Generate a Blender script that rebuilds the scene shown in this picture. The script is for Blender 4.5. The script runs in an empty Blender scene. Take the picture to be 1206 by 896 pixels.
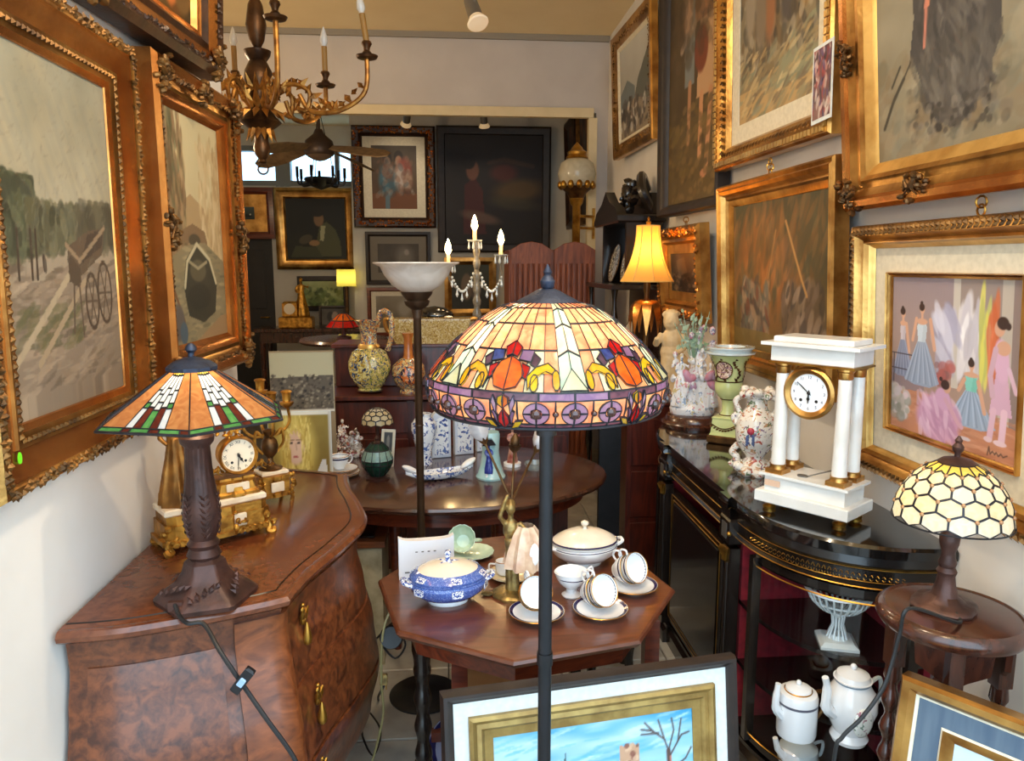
import bpy, math, random
import numpy as np
from mathutils import Vector, Matrix
S=bpy.context.scene; COL=S.collection; PI=math.pi
rnd=random.Random(7)
# ------------------------------------------------------------ light levels
SKY_STRENGTH,EXPOSURE=4.3,-.05
BULB_E,FLOOR_LAMP_W,SMALL_LAMP_W,LEFT_LAMP_W,SPOT_W,REAR=5,1.15,.9,1.1,50,.26
CANDLE_W,BELL_W,REARLAMP_W,FILL_GLOBE_W=1.5,3,1.0,72
# ------------------------------------------------------------ camera
F=880.0; PITCH=math.atan(136/880.0); YAW=math.radians(4.7); EYE=1.62
cd=bpy.data.cameras.new('camera'); cam=bpy.data.objects.new('camera',cd); COL.objects.link(cam); S.camera=cam
cd.sensor_width=36; cd.lens=36*F/1206; cd.clip_start=.02; cd.clip_end=200
cam.location=(0,0,EYE); cam.rotation_euler=(PI/2-PITCH,0,-YAW)
# ------------------------------------------------------------ daylight and exposure
W=bpy.data.worlds.new('sky'); S.world=W; W.use_nodes=True
bg=W.node_tree.nodes['Background']; bg.inputs[0].default_value=(.64,.84,1,1); bg.inputs[1].default_value=SKY_STRENGTH
S.view_settings.view_transform='Standard'; S.view_settings.look='None'; S.view_settings.exposure=EXPOSURE
S.view_settings.gamma=1; S.view_settings.use_curve_mapping=False
# ------------------------------------------------------------ placing: a photograph pixel on a plane of the room
_R=np.array([math.cos(YAW),-math.sin(YAW),0]); _H=np.array([math.sin(YAW),math.cos(YAW),0]); _U=np.array([0,0,1.])
_F=_H*math.cos(PITCH)-_U*math.sin(PITCH); _T=_H*math.sin(PITCH)+_U*math.cos(PITCH); _E=np.array([0,0,EYE])
def at(u,v,X=None,Y=None,Z=None):
    d=_F+_R*(u-603)/F-_T*(v-448)/F
    t=X/d[0] if X is not None else (Y/d[1] if Y is not None else (Z-EYE)/d[2])
    return Vector(_E+t*d)
# ------------------------------------------------------------ mesh helpers
class M:
    def __init__(s): s.v=[]; s.f=[]; s.m=[]
    def add(s,vs,fs,m=0):
        b=len(s.v); s.v+= [tuple(p) for p in vs]; s.f+=[tuple(i+b for i in f) for f in fs]; s.m+=[m]*len(fs); return s
    def box(s,c,d,m=0,R=None,ch=0):
        x,y,z=d[0]/2,d[1]/2,d[2]/2
        if ch:
            prof=[]
            for zz,k in ((-z,ch),(-z+ch,0),(z-ch,0),(z,ch)):
                prof.append([(-x+k,-y+k,zz),(x-k,-y+k,zz),(x-k,y-k,zz),(-x+k,y-k,zz)])
            vs=[p for r in prof for p in r]; fs=[(3,2,1,0),(12,13,14,15)]
            for i in range(3):
                for j in range(4): fs.append((i*4+j,i*4+(j+1)%4,i*4+4+(j+1)%4,i*4+4+j))
        else:
            vs=[(-x,-y,-z),(x,-y,-z),(x,y,-z),(-x,y,-z),(-x,-y,z),(x,-y,z),(x,y,z),(-x,y,z)]
            fs=[(3,2,1,0),(4,5,6,7),(0,1,5,4),(1,2,6,5),(2,3,7,6),(3,0,4,7)]
        c=Vector(c)
        return s.add([c+(R@Vector(p) if R else Vector(p)) for p in vs],fs,m)
    def lathe(s,prof,n=24,m=0,c=(0,0,0),rf=None,R=None,caps=True,sx=1,sy=1):
        c=Vector(c); vs=[]
        for r,z in prof:
            for j in range(n):
                a=2*PI*j/n; q=r*(rf(a,z) if rf else 1)
                p=Vector((q*math.cos(a)*sx,q*math.sin(a)*sy,z)); vs.append(c+(R@p if R else p))
        fs=[]
        for i in range(len(prof)-1):
            for j in range(n):
                k=(j+1)%n; fs.append((i*n+j,i*n+k,i*n+n+k,i*n+n+j))
        if caps:
            if prof[0][0]>1e-4: fs.append(tuple(range(n))[::-1])
            if prof[-1][0]>1e-4: fs.append(tuple((len(prof)-1)*n+j for j in range(n)))
        return s.add(vs,fs,m)
    def tube(s,pts,r=.01,n=8,m=0,closed=False,caps=True,flat=1):
        pts=[Vector(p) for p in pts]; N=len(pts); vs=[]; up=None
        for i,p in enumerate(pts):
            if closed: t=pts[(i+1)%N]-pts[i-1]
            else: t=pts[min(i+1,N-1)]-pts[max(i-1,0)]
            if t.length<1e-9: t=Vector((0,0,1))
            t.normalize()
            if up is None:
                up=Vector((0,0,1)) if abs(t.z)<.9 else Vector((1,0,0))
            a=(up-t*up.dot(t))
            if a.length<1e-6: a=t.orthogonal()
            a.normalize(); up=a; b=t.cross(a); q=r[i] if isinstance(r,(list,tuple)) else r
            for j in range(n):
                w=2*PI*j/n; vs.append(p+a*(q*math.cos(w)*flat)+b*(q*math.sin(w)))
        fs=[]
        for i in range(N if closed else N-1):
            k=(i+1)%N
            for j in range(n):
                l=(j+1)%n; fs.append((i*n+j,i*n+l,k*n+l,k*n+j))
        if caps and not closed: fs+=[tuple(range(n))[::-1],tuple((N-1)*n+j for j in range(n))]
        return s.add(vs,fs,m)
    def prism(s,poly,z0,z1,m=0,ch=0,T=None):
        n=len(poly)
        if ch:
            cx=sum(p[0] for p in poly)/n; cy=sum(p[1] for p in poly)/n
            def sh(p,k):
                d=math.hypot(p[0]-cx,p[1]-cy); q=(d-k)/d; return (cx+(p[0]-cx)*q,cy+(p[1]-cy)*q)
            rings=[[sh(p,ch)+(z0,) for p in poly],[p+(z0+ch,) for p in map(tuple,poly)],[p+(z1-ch,) for p in map(tuple,poly)],[sh(p,ch)+(z1,) for p in poly]]
        else: rings=[[tuple(p)+(z0,) for p in poly],[tuple(p)+(z1,) for p in poly]]
        return s.loft(rings,m,T=T)
    def loft(s,rings,m=0,cap=True,T=None,closed=True):
        n=len(rings[0]); vs=[p for r in rings for p in r]
        if T: vs=[T@Vector(p) for p in vs]
        fs=[]
        for i in range(len(rings)-1):
            for j in range(n if closed else n-1):
                k=(j+1)%n; fs.append((i*n+j,i*n+k,i*n+n+k,i*n+n+j))
        if cap and closed: fs+=[tuple(range(n))[::-1],tuple((len(rings)-1)*n+j for j in range(n))]
        return s.add(vs,fs,m)
    def blob(s,c,r,n=10,k=6,m=0,R=None):
        r=r if isinstance(r,(tuple,list)) else (r,r,r)
        c=Vector(c); vs=[(0,0,-1)]
        for i in range(1,k):
            ph=PI*i/k
            for j in range(n): a=2*PI*j/n; vs.append((math.sin(ph)*math.cos(a),math.sin(ph)*math.sin(a),-math.cos(ph)))
        vs.append((0,0,1)); fs=[]
        for j in range(n): fs.append((0,1+(j+1)%n,1+j))
        for i in range(k-2):
            for j in range(n):
                l=(j+1)%n; b=1+i*n; fs.append((b+j,b+l,b+n+l,b+n+j))
        e=len(vs)-1; b=1+(k-2)*n
        for j in range(n): fs.append((b+j,b+(j+1)%n,e))
        out=[]
        for p in vs:
            q=Vector((p[0]*r[0],p[1]*r[1],p[2]*r[2])); out.append(c+(R@q if R else q))
        return s.add(out,fs,m)
    def quad(s,a,b,c,d,m=0): return s.add([a,b,c,d],[(0,1,2,3)],m)
    def xf(s,T):
        s.v=[tuple(T@Vector(p)) for p in s.v]; return s
def rz(a): return Matrix.Rotation(a,3,'Z')
def rx(a): return Matrix.Rotation(a,3,'X')
def ry(a): return Matrix.Rotation(a,3,'Y')
def link(o,parent=None):
    COL.objects.link(o)
    if parent: o.parent=parent
    return o
def mesh(name,b,mats,smooth=40):
    me=bpy.data.meshes.new(name); me.from_pydata(b.v,[],b.f)
    mats=mats if isinstance(mats,(list,tuple)) else [mats]
    for q in mats: me.materials.append(q)
    if len(mats)>1: me.polygons.foreach_set('material_index',b.m)
    if smooth:
        me.polygons.foreach_set('use_smooth',[True]*len(me.polygons)); me.set_sharp_from_angle(angle=math.radians(smooth))
    me.update(); return me
def obj(name,b,mats,parent=None,loc=None,rot=None,smooth=40,fuse=0,kind=None,label=None,sub=0):
    o=bpy.data.objects.new(name,mesh(name,b,mats,smooth)); link(o,parent)
    if loc is not None: o.location=loc
    if rot is not None: o.rotation_euler=rot
    if fuse:
        q=o.modifiers.new('fuse','REMESH'); q.mode='VOXEL'; q.voxel_size=fuse; q.use_smooth_shade=True
    if sub:
        q=o.modifiers.new('round','SUBSURF'); q.levels=sub; q.render_levels=sub
    if kind: o['kind']=kind
    if label: o['label']=label
    return o
def dupo(o,parent,loc=None,rot=None):
    c=o.copy(); link(c); c.parent=parent
    if loc is not None: c.location=loc
    if rot is not None: c.rotation_euler=rot
    return c
def thing(name,label,cat,loc=(0,0,0),r=0,group=None):
    o=bpy.data.objects.new(name,None); o.empty_display_size=.05; link(o); o.location=loc; o.rotation_euler=(0,0,r)
    o['label']=label; o['category']=cat
    if group: o['group']=group
    return o
def tag(o,label,cat,group=None):
    o['label']=label; o['category']=cat
    if group: o['group']=group
    return o
def copytree(r,loc,rot,label=None):
    c=r.copy(); link(c); c.location=loc
    if rot is not None: c.rotation_euler=(0,0,rot) if isinstance(rot,(int,float)) else rot
    if label: c['label']=label
    for ch in r.children:
        d=ch.copy(); link(d,c); d.matrix_parent_inverse=ch.matrix_parent_inverse.copy()
        for g in ch.children: link(g.copy(),d)
    return c
def struct(name,b,m,parent=None,smooth=0):
    o=obj(name,b,m,parent,smooth=smooth)
    if not parent: o['kind']='structure'
    return o
def spline(pts,n=6):
    p=[Vector(q) for q in pts]; out=[]
    for i in range(len(p)-1):
        a,b,c,d=p[max(i-1,0)],p[i],p[i+1],p[min(i+2,len(p)-1)]
        for k in range(n):
            t=k/n; out.append(.5*((2*b)+(c-a)*t+(2*a-5*b+4*c-d)*t*t+(3*b-a-3*c+d)*t**3))
    out.append(p[-1]); return out
def sp2(pts,n=6): return [(q.x,q.y) for q in spline([(a,b,0) for a,b in pts],n)]
# ------------------------------------------------------------ materials
def lin(c): 
    c=[x/255 for x in c[:3]]; return tuple((x/12.92 if x<=.04045 else ((x+.055)/1.055)**2.4) for x in c)+(1,)
def nodes(name):
    m=bpy.data.materials.new(name); m.use_nodes=True; t=m.node_tree; return m,t,t.nodes['Principled BSDF']
def N(t,ty,**k):
    n=t.nodes.new(ty)
    for a,b in k.items():
        if a in n.inputs: n.inputs[a].default_value=b
        else: setattr(n,a,b)
    return n
def coords(t,sc=(1,1,1),kind='Object'):
    tc=N(t,'ShaderNodeTexCoord'); mp=N(t,'ShaderNodeMapping'); mp.inputs['Scale'].default_value=sc
    t.links.new(tc.outputs[kind],mp.inputs[0]); return mp.outputs[0]
def ramp(t,src,stops):
    r=N(t,'ShaderNodeValToRGB'); e=r.color_ramp.elements
    while len(e)<len(stops): e.new(.5)
    for i,(p,c) in enumerate(stops): e[i].position=p; e[i].color=c
    t.links.new(src,r.inputs[0]); return r.outputs[0]
def bump(t,b,src,st,d=.01):
    n=N(t,'ShaderNodeBump',Strength=st,Distance=d); t.links.new(src,n.inputs['Height']); t.links.new(n.outputs[0],b.inputs['Normal'])
def mat(name,c,c2=None,rough=.5,metal=0,sc=(12,12,12),nz=1,det=4,lo=.35,hi=.65,bm=0,bs=40,coat=0,spec=.5,emit=0,ec=None,alpha=1,trans=0):
    m,t,b=nodes(name); b.inputs['Roughness'].default_value=rough; b.inputs['Metallic'].default_value=metal
    b.inputs['Coat Weight'].default_value=coat; b.inputs['Coat Roughness'].default_value=.08; b.inputs['Specular IOR Level'].default_value=spec
    b.inputs['Base Color'].default_value=lin(c)
    if isinstance(sc,(int,float)): sc=(sc,)*3
    if c2:
        n=N(t,'ShaderNodeTexNoise',Scale=nz,Detail=det); t.links.new(coords(t,sc),n.inputs['Vector'])
        t.links.new(ramp(t,n.outputs[0],[(lo,lin(c)),(hi,lin(c2))]),b.inputs['Base Color'])
    if bm:
        n=N(t,'ShaderNodeTexNoise',Scale=bs,Detail=3); t.links.new(coords(t),n.inputs['Vector']); bump(t,b,n.outputs[0],bm,.004)
    if emit: b.inputs['Emission Color'].default_value=lin(ec or c); b.inputs['Emission Strength'].default_value=emit
    if trans: b.inputs['Transmission Weight'].default_value=trans
    return m
def wood(name,c1,c2,sc=(3,30,30),rough=.35,coat=.3,dist=2.5,bm=.1):
    m,t,b=nodes(name); b.inputs['Roughness'].default_value=rough; b.inputs['Coat Weight'].default_value=coat; b.inputs['Coat Roughness'].default_value=.12
    n=N(t,'ShaderNodeTexNoise',Scale=1.0,Detail=6,Distortion=dist); t.links.new(coords(t,sc),n.inputs['Vector'])
    t.links.new(ramp(t,n.outputs[0],[(.3,lin(c1)),(.7,lin(c2))]),b.inputs['Base Color']); bump(t,b,n.outputs[0],bm,.002); return m
def burl(name,c1,c2,c3,rough=.3,coat=.4):
    m,t,b=nodes(name); b.inputs['Roughness'].default_value=rough; b.inputs['Coat Weight'].default_value=coat; b.inputs['Coat Roughness'].default_value=.15
    v=coords(t); n=N(t,'ShaderNodeTexNoise',Scale=26,Detail=8,Distortion=1.2); t.links.new(v,n.inputs['Vector'])
    n2=N(t,'ShaderNodeTexNoise',Scale=80,Detail=5,Distortion=.6); t.links.new(v,n2.inputs['Vector'])
    mx=N(t,'ShaderNodeMath',operation='MULTIPLY_ADD'); mx.inputs[1].default_value=.4; t.links.new(n2.outputs[0],mx.inputs[0]); t.links.new(n.outputs[0],mx.inputs[2])
    t.links.new(ramp(t,mx.outputs[0],[(.5,lin(c1)),(.68,lin(c2)),(.85,lin(c3))]),b.inputs['Base Color']); return m
def china(name,base,cols,sc=40,lo=.56,rough=.15):  # glazed pottery with painted blotches of several colours
    m,t,b=nodes(name); b.inputs['Roughness'].default_value=rough; b.inputs['Coat Weight'].default_value=.5; b.inputs['Coat Roughness'].default_value=.05
    v=coords(t); prev=None
    for i,c in enumerate(cols):
        n=N(t,'ShaderNodeTexNoise',Scale=sc*(1+.23*i),Detail=2.5,Distortion=1.0,noise_dimensions='4D'); n.inputs['W'].default_value=3.7*i+1; t.links.new(v,n.inputs['Vector'])
        r=ramp(t,n.outputs[0],[(lo,(0,0,0,1)),(lo+.035,(1,1,1,1))])
        x=N(t,'ShaderNodeMix',data_type='RGBA'); t.links.new(r,x.inputs[0]); x.inputs[7].default_value=lin(c)
        if prev: t.links.new(prev,x.inputs[6])
        else: x.inputs[6].default_value=lin(base)
        prev=x.outputs[2]
    t.links.new(prev,b.inputs['Base Color']); return m
def facing(t,lo=.04,hi=.5):
    w=N(t,'ShaderNodeLayerWeight',Blend=.5); p=N(t,'ShaderNodeMath',operation='POWER'); p.inputs[1].default_value=5; t.links.new(w.outputs['Facing'],p.inputs[0])
    q=N(t,'ShaderNodeMath',operation='MULTIPLY_ADD'); q.inputs[1].default_value=hi; q.inputs[2].default_value=lo; t.links.new(p.outputs[0],q.inputs[0]); return q.outputs[0]
def pane(name,c,c2=None,tr=.5,sc=30):
    m=bpy.data.materials.new(name); m.use_nodes=True; t=m.node_tree; t.nodes.remove(t.nodes['Principled BSDF']); o=t.nodes['Material Output']
    n=N(t,'ShaderNodeTexNoise',Scale=sc,Detail=3,Distortion=1.5); t.links.new(coords(t),n.inputs['Vector'])
    k=ramp(t,n.outputs[0],[(.38,lin(c)),(.62,lin(c2 or [x*.82 for x in c]))])
    d=N(t,'ShaderNodeBsdfDiffuse'); l=N(t,'ShaderNodeBsdfTranslucent'); g=N(t,'ShaderNodeBsdfGlossy'); g.inputs['Roughness'].default_value=.12
    for q in (d,l): t.links.new(k,q.inputs[0])
    a=N(t,'ShaderNodeMixShader'); a.inputs[0].default_value=tr; t.links.new(d.outputs[0],a.inputs[1]); t.links.new(l.outputs[0],a.inputs[2])
    b=N(t,'ShaderNodeMixShader'); t.links.new(facing(t),b.inputs[0]); t.links.new(a.outputs[0],b.inputs[1]); t.links.new(g.outputs[0],b.inputs[2])
    t.links.new(b.outputs[0],o.inputs[0]); return m
def glassy(name,c=(235,240,240),a=.15,rough=.05):
    m=bpy.data.materials.new(name); m.use_nodes=True; t=m.node_tree; t.nodes.remove(t.nodes['Principled BSDF']); o=t.nodes['Material Output']
    tr=N(t,'ShaderNodeBsdfTransparent'); tr.inputs[0].default_value=lin(c); g=N(t,'ShaderNodeBsdfGlossy'); g.inputs['Roughness'].default_value=rough
    b=N(t,'ShaderNodeMixShader'); t.links.new(facing(t),b.inputs[0]); t.links.new(tr.outputs[0],b.inputs[1]); t.links.new(g.outputs[0],b.inputs[2])
    t.links.new(b.outputs[0],o.inputs[0]); return m
def paintmat(name,rough=.45,bm=.15):
    m,t,b=nodes(name); a=N(t,'ShaderNodeAttribute',attribute_name='Col'); t.links.new(a.outputs[0],b.inputs['Base Color']); b.inputs['Roughness'].default_value=rough
    n=N(t,'ShaderNodeTexNoise',Scale=120,Detail=3); t.links.new(coords(t,(1,1,.5)),n.inputs['Vector']); bump(t,b,n.outputs[0],bm,.002); return m
GOLD=mat('gilding',(212,164,92),(150,104,52),rough=.3,metal=.92,sc=9,bm=.25,bs=70)
GOLDB=mat('bright gilding',(232,190,112),(200,152,80),rough=.32,metal=.75,sc=12,bm=.15,bs=60)
GOLDD=mat('old dark gilding',(150,106,52),(74,50,26),rough=.45,metal=.6,sc=14,bm=.5,bs=110)
GOLDO=mat('orange gilding',(216,150,80),(168,102,48),rough=.27,metal=.92,sc=8,bm=.2,bs=50)
BROWNF=mat('brown frame',(66,38,20),(38,22,14),rough=.4,metal=.2,sc=16,bm=.3,bs=60)
DKF=mat('black frame',(30,23,21),(46,34,28),rough=.5,sc=14)
LINEN=mat('linen mount',(226,216,192),(214,204,180),rough=.8,sc=60)
WMOUNT=mat('white mount',(224,228,226),(212,218,216),rough=.8,sc=60)
PAINT=paintmat('oil paint',.6); PRINT=paintmat('print',.6,.05)
BRONZE=mat('brown bronze',(86,56,48),(58,38,34),rough=.42,metal=.45,sc=20,bm=.25,bs=90)
BRASS=mat('brass',(196,150,66),(150,104,40),rough=.3,metal=.9,sc=16,bm=.1)
DBRASS=mat('antique brass',(120,86,48),(74,52,32),rough=.4,metal=.8,sc=20,bm=.3,bs=120)
LEAD=mat('lead came',(52,52,58),(36,36,40),rough=.45,metal=.5,sc=30)
BLACK=mat('black lacquer',(16,14,15),(24,20,19),rough=.16,coat=.5,sc=8)
BLKM=mat('black metal',(26,27,30),(34,34,38),rough=.4,metal=.3,sc=20)
CORD=mat('black cord',(18,18,20),rough=.5)
WHITE=mat('white china',(240,242,244),rough=.13,coat=.6)
CREAM=mat('cream china',(238,230,214),(228,218,200),rough=.25,coat=.4,sc=20)
MARBLE=mat('white marble',(240,238,232),(226,222,214),rough=.25,coat=.2,sc=9)
NAVY=mat('navy band',(36,34,84),rough=.2,coat=.5)
GILT=mat('gilt line',(190,140,60),rough=.25,metal=.8)
WALNUT=wood('walnut',(92,46,22),(140,78,40),(3,22,22))
MAHOG=wood('mahogany',(72,24,12),(124,52,26),(3,26,26),rough=.3)
REDW=wood('red mahogany',(50,15,9),(92,34,19),(20,20,2.5),rough=.35)
DARKW=wood('dark turned wood',(44,22,16),(82,42,28),(18,18,4),rough=.25,coat=.5)
EBONY=wood('ebony',(18,14,13),(34,26,22),(8,8,3),rough=.25)
BURL=burl('burr walnut',(66,32,17),(98,51,27),(124,68,36))
BURLT=burl('burr walnut top',(86,42,23),(102,53,29),(116,62,35),rough=.24,coat=.5)
DELFT=china('delft ware',(226,232,240),[(40,62,140),(90,116,176)],38,.56)
PLASTER=mat('wall plaster',(232,228,222),(222,217,210),rough=.9,sc=3,bm=.1,bs=25)
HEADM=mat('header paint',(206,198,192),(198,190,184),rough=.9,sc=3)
CEILM=mat('ceiling paint',(244,222,176),(238,214,166),rough=.9,sc=2)
# ------------------------------------------------------------ painted pictures: a small brush engine over a vertex grid
def vnoise(H,Wd,sy,sx,seed,oc=3):
    r=np.random.RandomState(seed); out=np.zeros((H,Wd)); amp=1; tot=0
    for o in range(oc):
        ny,nx=max(2,int(sy*2**o)),max(2,int(sx*2**o)); g=r.rand(ny+1,nx+1)
        y=np.linspace(0,ny-.001,H); x=np.linspace(0,nx-.001,Wd); yi=y.astype(int); xi=x.astype(int)
        fy=(y-yi); fx=(x-xi); fy=(fy*fy*(3-2*fy))[:,None]; fx=(fx*fx*(3-2*fx))[None]
        a=g[yi][:,xi]; b=g[yi][:,xi+1]; c=g[yi+1][:,xi]; d=g[yi+1][:,xi+1]
        out+=amp*((a*(1-fx)+b*fx)*(1-fy)+(c*(1-fx)+d*fx)*fy); tot+=amp; amp*=.55
    return out/tot
class Art:
    def __init__(s,Wd,H,top,bot=None,seed=1):
        s.W,s.H=Wd,H; s.asp=H/Wd; s.r=np.random.RandomState(seed); s.seed=seed
        s.x,s.y=np.meshgrid(np.linspace(0,1,Wd),np.linspace(0,1,H))
        k=s.y[...,None]; s.c=np.array(top,float)*k+np.array(bot or top,float)*(1-k)
    def put(s,a,c): s.c=s.c*(1-a[...,None])+np.array(c,float)*a[...,None]; return s
    def noise(s,amt,sy,sx,col=None,seed=None,lo=.45,hi=.75):
        s.seed+=1; n=vnoise(s.H,s.W,sy,sx,seed or s.seed)
        if col is None: s.c+= (n[...,None]-.5)*2*amt
        else: s.put(np.clip((n-lo)/(hi-lo),0,1)*amt,col)
        return s
    def e(s,cx,cy,a,b,c,rot=0,soft=.2,al=1):
        dx=s.x-cx; dy=(s.y-cy)*s.asp; b=b*s.asp; co,si=math.cos(rot),math.sin(rot)
        u=(dx*co+dy*si)/a; v=(-dx*si+dy*co)/b; d=np.sqrt(u*u+v*v)
        return s.put(np.clip((1+soft/2-d)/max(soft,1e-3),0,1)*al,c)
    def p(s,pts,c,al=1):
        ins=np.zeros(s.x.shape,bool); n=len(pts)
        for i in range(n):
            (x0,y0),(x1,y1)=pts[i],pts[(i+1)%n]
            if y0==y1: continue
            k=((y0>s.y)!=(y1>s.y))&(s.x<(x1-x0)*(s.y-y0)/(y1-y0)+x0); ins^=k
        return s.put(ins*float(al),c)
    def l(s,pts,w,c,al=1):
        d=np.full(s.x.shape,9.)
        for (x0,y0),(x1,y1) in zip(pts,pts[1:]):
            ax,ay=x1-x0,(y1-y0)*s.asp; L=ax*ax+ay*ay+1e-9
            t=np.clip(((s.x-x0)*ax+(s.y-y0)*s.asp*ay)/L,0,1); d=np.minimum(d,np.hypot(s.x-x0-t*ax,(s.y-y0)*s.asp-t*ay))
        px=1/s.W; return s.put(np.clip((w-d)/px+.5,0,1)*al,c)
    def daub(s,n,x0,x1,y0,y1,a,b,cols,rot=0,jr=.4,al=.8,jc=14):
        for i in range(n):
            cx,cy=s.r.uniform(x0,x1),s.r.uniform(y0,y1); q=s.r.uniform(.6,1.4); A,B=a*q,b*q*s.asp; r=rot+s.r.uniform(-jr,jr); m=max(A,B)*1.2
            i0,i1=int(max(0,(cx-m)*s.W)),int(min(s.W,(cx+m)*s.W+2)); j0,j1=int(max(0,(cy-m/s.asp)*s.H)),int(min(s.H,(cy+m/s.asp)*s.H+2))
            if i1<=i0 or j1<=j0: continue
            dx=s.x[j0:j1,i0:i1]-cx; dy=(s.y[j0:j1,i0:i1]-cy)*s.asp; co,si=math.cos(r),math.sin(r)
            d=np.sqrt(((dx*co+dy*si)/A)**2+((-dx*si+dy*co)/B)**2); k=(np.clip((1.15-d)/.3,0,1)*al)[...,None]
            c=np.array(cols[s.r.randint(len(cols))],float)+s.r.uniform(-jc,jc); s.c[j0:j1,i0:i1]=s.c[j0:j1,i0:i1]*(1-k)+c*k
        return s
    def obj(s,name,w,h,y,parent,z0=0,m=None):
        me=bpy.data.meshes.new(name); nv=s.W*s.H; co=np.zeros((nv,3)); co[:,0]=((s.x-.5)*w).ravel(); co[:,1]=y; co[:,2]=(z0+s.y*h).ravel()
        i=np.arange(nv).reshape(s.H,s.W); q=np.stack([i[:-1,:-1],i[:-1,1:],i[1:,1:],i[1:,:-1]],-1).reshape(-1,4)
        me.from_pydata(co.tolist(),[],q.tolist()); me.materials.append(m or PAINT)
        c=np.clip(s.c,0,255)/255; c=np.where(c<=.04045,c/12.92,((c+.055)/1.055)**2.4)
        at_=me.color_attributes.new('Col','FLOAT_COLOR','POINT'); at_.data.foreach_set('color',np.concatenate([c.reshape(-1,3),np.ones((nv,1))],1).astype(np.float32).ravel())
        o=bpy.data.objects.new(name,me); link(o,parent); return o
# ------------------------------------------------------------ the room
XR=1.33; XL=-.80; CZ=3.47; YH=6.4
TILE=mat('floor tile',(176,172,162),(150,144,134),rough=.35,sc=2.5,nz=3,bm=.05); GROUT=mat('grout',(96,92,86),rough=.9)
fl=M().box((-.8,4.6,-.06),(4.4,9.4,.1)); FL=struct('floor',fl,GROUT)
tb=M().box((0,0,0),(.445,.445,.02),ch=.004); t0=obj('tile',tb,TILE,FL,smooth=0)
first=True
for i in range(6):
    for j in range(15):
        p=(-1.15+.45*i,.35+.45*j,-.002)
        if first: t0.location=p; first=False
        else: dupo(t0,FL,p)
struct('pavement',M().box((0,-2.2,-.07),(9,4.1,.1)),mat('pavement stone',(150,148,144),(128,126,122),rough=.9,sc=5))
struct('wall_left',M().box((XL-.08,1.5,CZ/2),(.16,2.7,CZ)),PLASTER)
struct('wall_left_rear',M().box((-1.95,2.78,CZ/2),(1.98,.14,CZ)).box((-2.98,6,CZ/2),(.12,6.5,CZ)),PLASTER)
struct('wall_right',M().box((XR+.08,4.4,CZ/2),(.16,8.5,CZ)),PLASTER)
struct('ceiling',M().box((-.8,3.35,CZ+.05),(4.5,6.3,.1)),CEILM)
struct('ceiling_rear',M().box((-.8,7.9,3.26),(4.5,2.8,.1)),CEILM)
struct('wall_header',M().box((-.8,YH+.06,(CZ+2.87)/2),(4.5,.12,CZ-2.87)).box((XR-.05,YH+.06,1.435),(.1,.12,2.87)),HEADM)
TRIMM=mat('cream trim',(226,206,164),(218,198,154),rough=.6,sc=8)
struct('trim_1',M().box((-.85,YH-.02,2.86),(4.1,.06,.075)).box((XR-.135,YH-.01,1.41),(.07,.08,2.82)),TRIMM)
struct('trim_2',M().box((-.8,YH-.012,CZ-.02),(4.25,.03,.05)),mat('grey cornice',(150,142,130),rough=.8))
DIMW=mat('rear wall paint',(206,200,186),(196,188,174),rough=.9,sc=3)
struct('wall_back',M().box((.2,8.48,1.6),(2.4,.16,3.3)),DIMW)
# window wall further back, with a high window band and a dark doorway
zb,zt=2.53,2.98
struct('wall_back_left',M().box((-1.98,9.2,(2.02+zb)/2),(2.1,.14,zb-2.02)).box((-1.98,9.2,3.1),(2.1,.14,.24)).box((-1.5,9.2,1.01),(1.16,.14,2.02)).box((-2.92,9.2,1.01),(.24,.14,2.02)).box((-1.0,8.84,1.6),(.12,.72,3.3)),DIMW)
WF=mat('grey window frame',(120,122,118),rough=.5)
wn=struct('window_1',M().box((-1.98,9.19,zb+.03),(2.1,.1,.06)).box((-1.98,9.19,zt-.03),(2.1,.1,.06)).box((-2.95,9.19,2.75),(.08,.1,.46)).box((-1.0,9.19,2.75),(.08,.1,.46)).box((-1.92,9.19,2.75),(.17,.12,.46)).box((-1.30,9.19,2.75),(.05,.1,.46)),WF)
for x0,x1 in ((-2.91,-2.005),(-1.835,-1.325),(-1.275,-1.04)):
    obj('pane',M().box(((x0+x1)/2,9.2,2.755),(x1-x0,.008,.39)),glassy('window glass',(225,238,245)) if x0<-2.5 else bpy.data.materials['window glass'],wn)
dk=mat('dark door',(34,30,28),(26,22,20),rough=.5,sc=6)
dr=struct('door_1',M().box((-2.44,9.22,1.0),(.72,.05,2.0)),dk); obj('door_handle',M().tube([(-2.16,9.18,1.0),(-2.16,9.15,1.0),(-2.26,9.15,1.0)],.009),BRASS,dr)
for k in range(2): obj('door_panel',M().box((-2.44,9.192,.55+.9*k),(.5,.012,.7),ch=.004),dk,dr)
struct('baseboard_right',M().box((XR-.012,4.4,.05),(.024,8.3,.1)),mat('skirting',(190,180,164),rough=.7))
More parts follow.
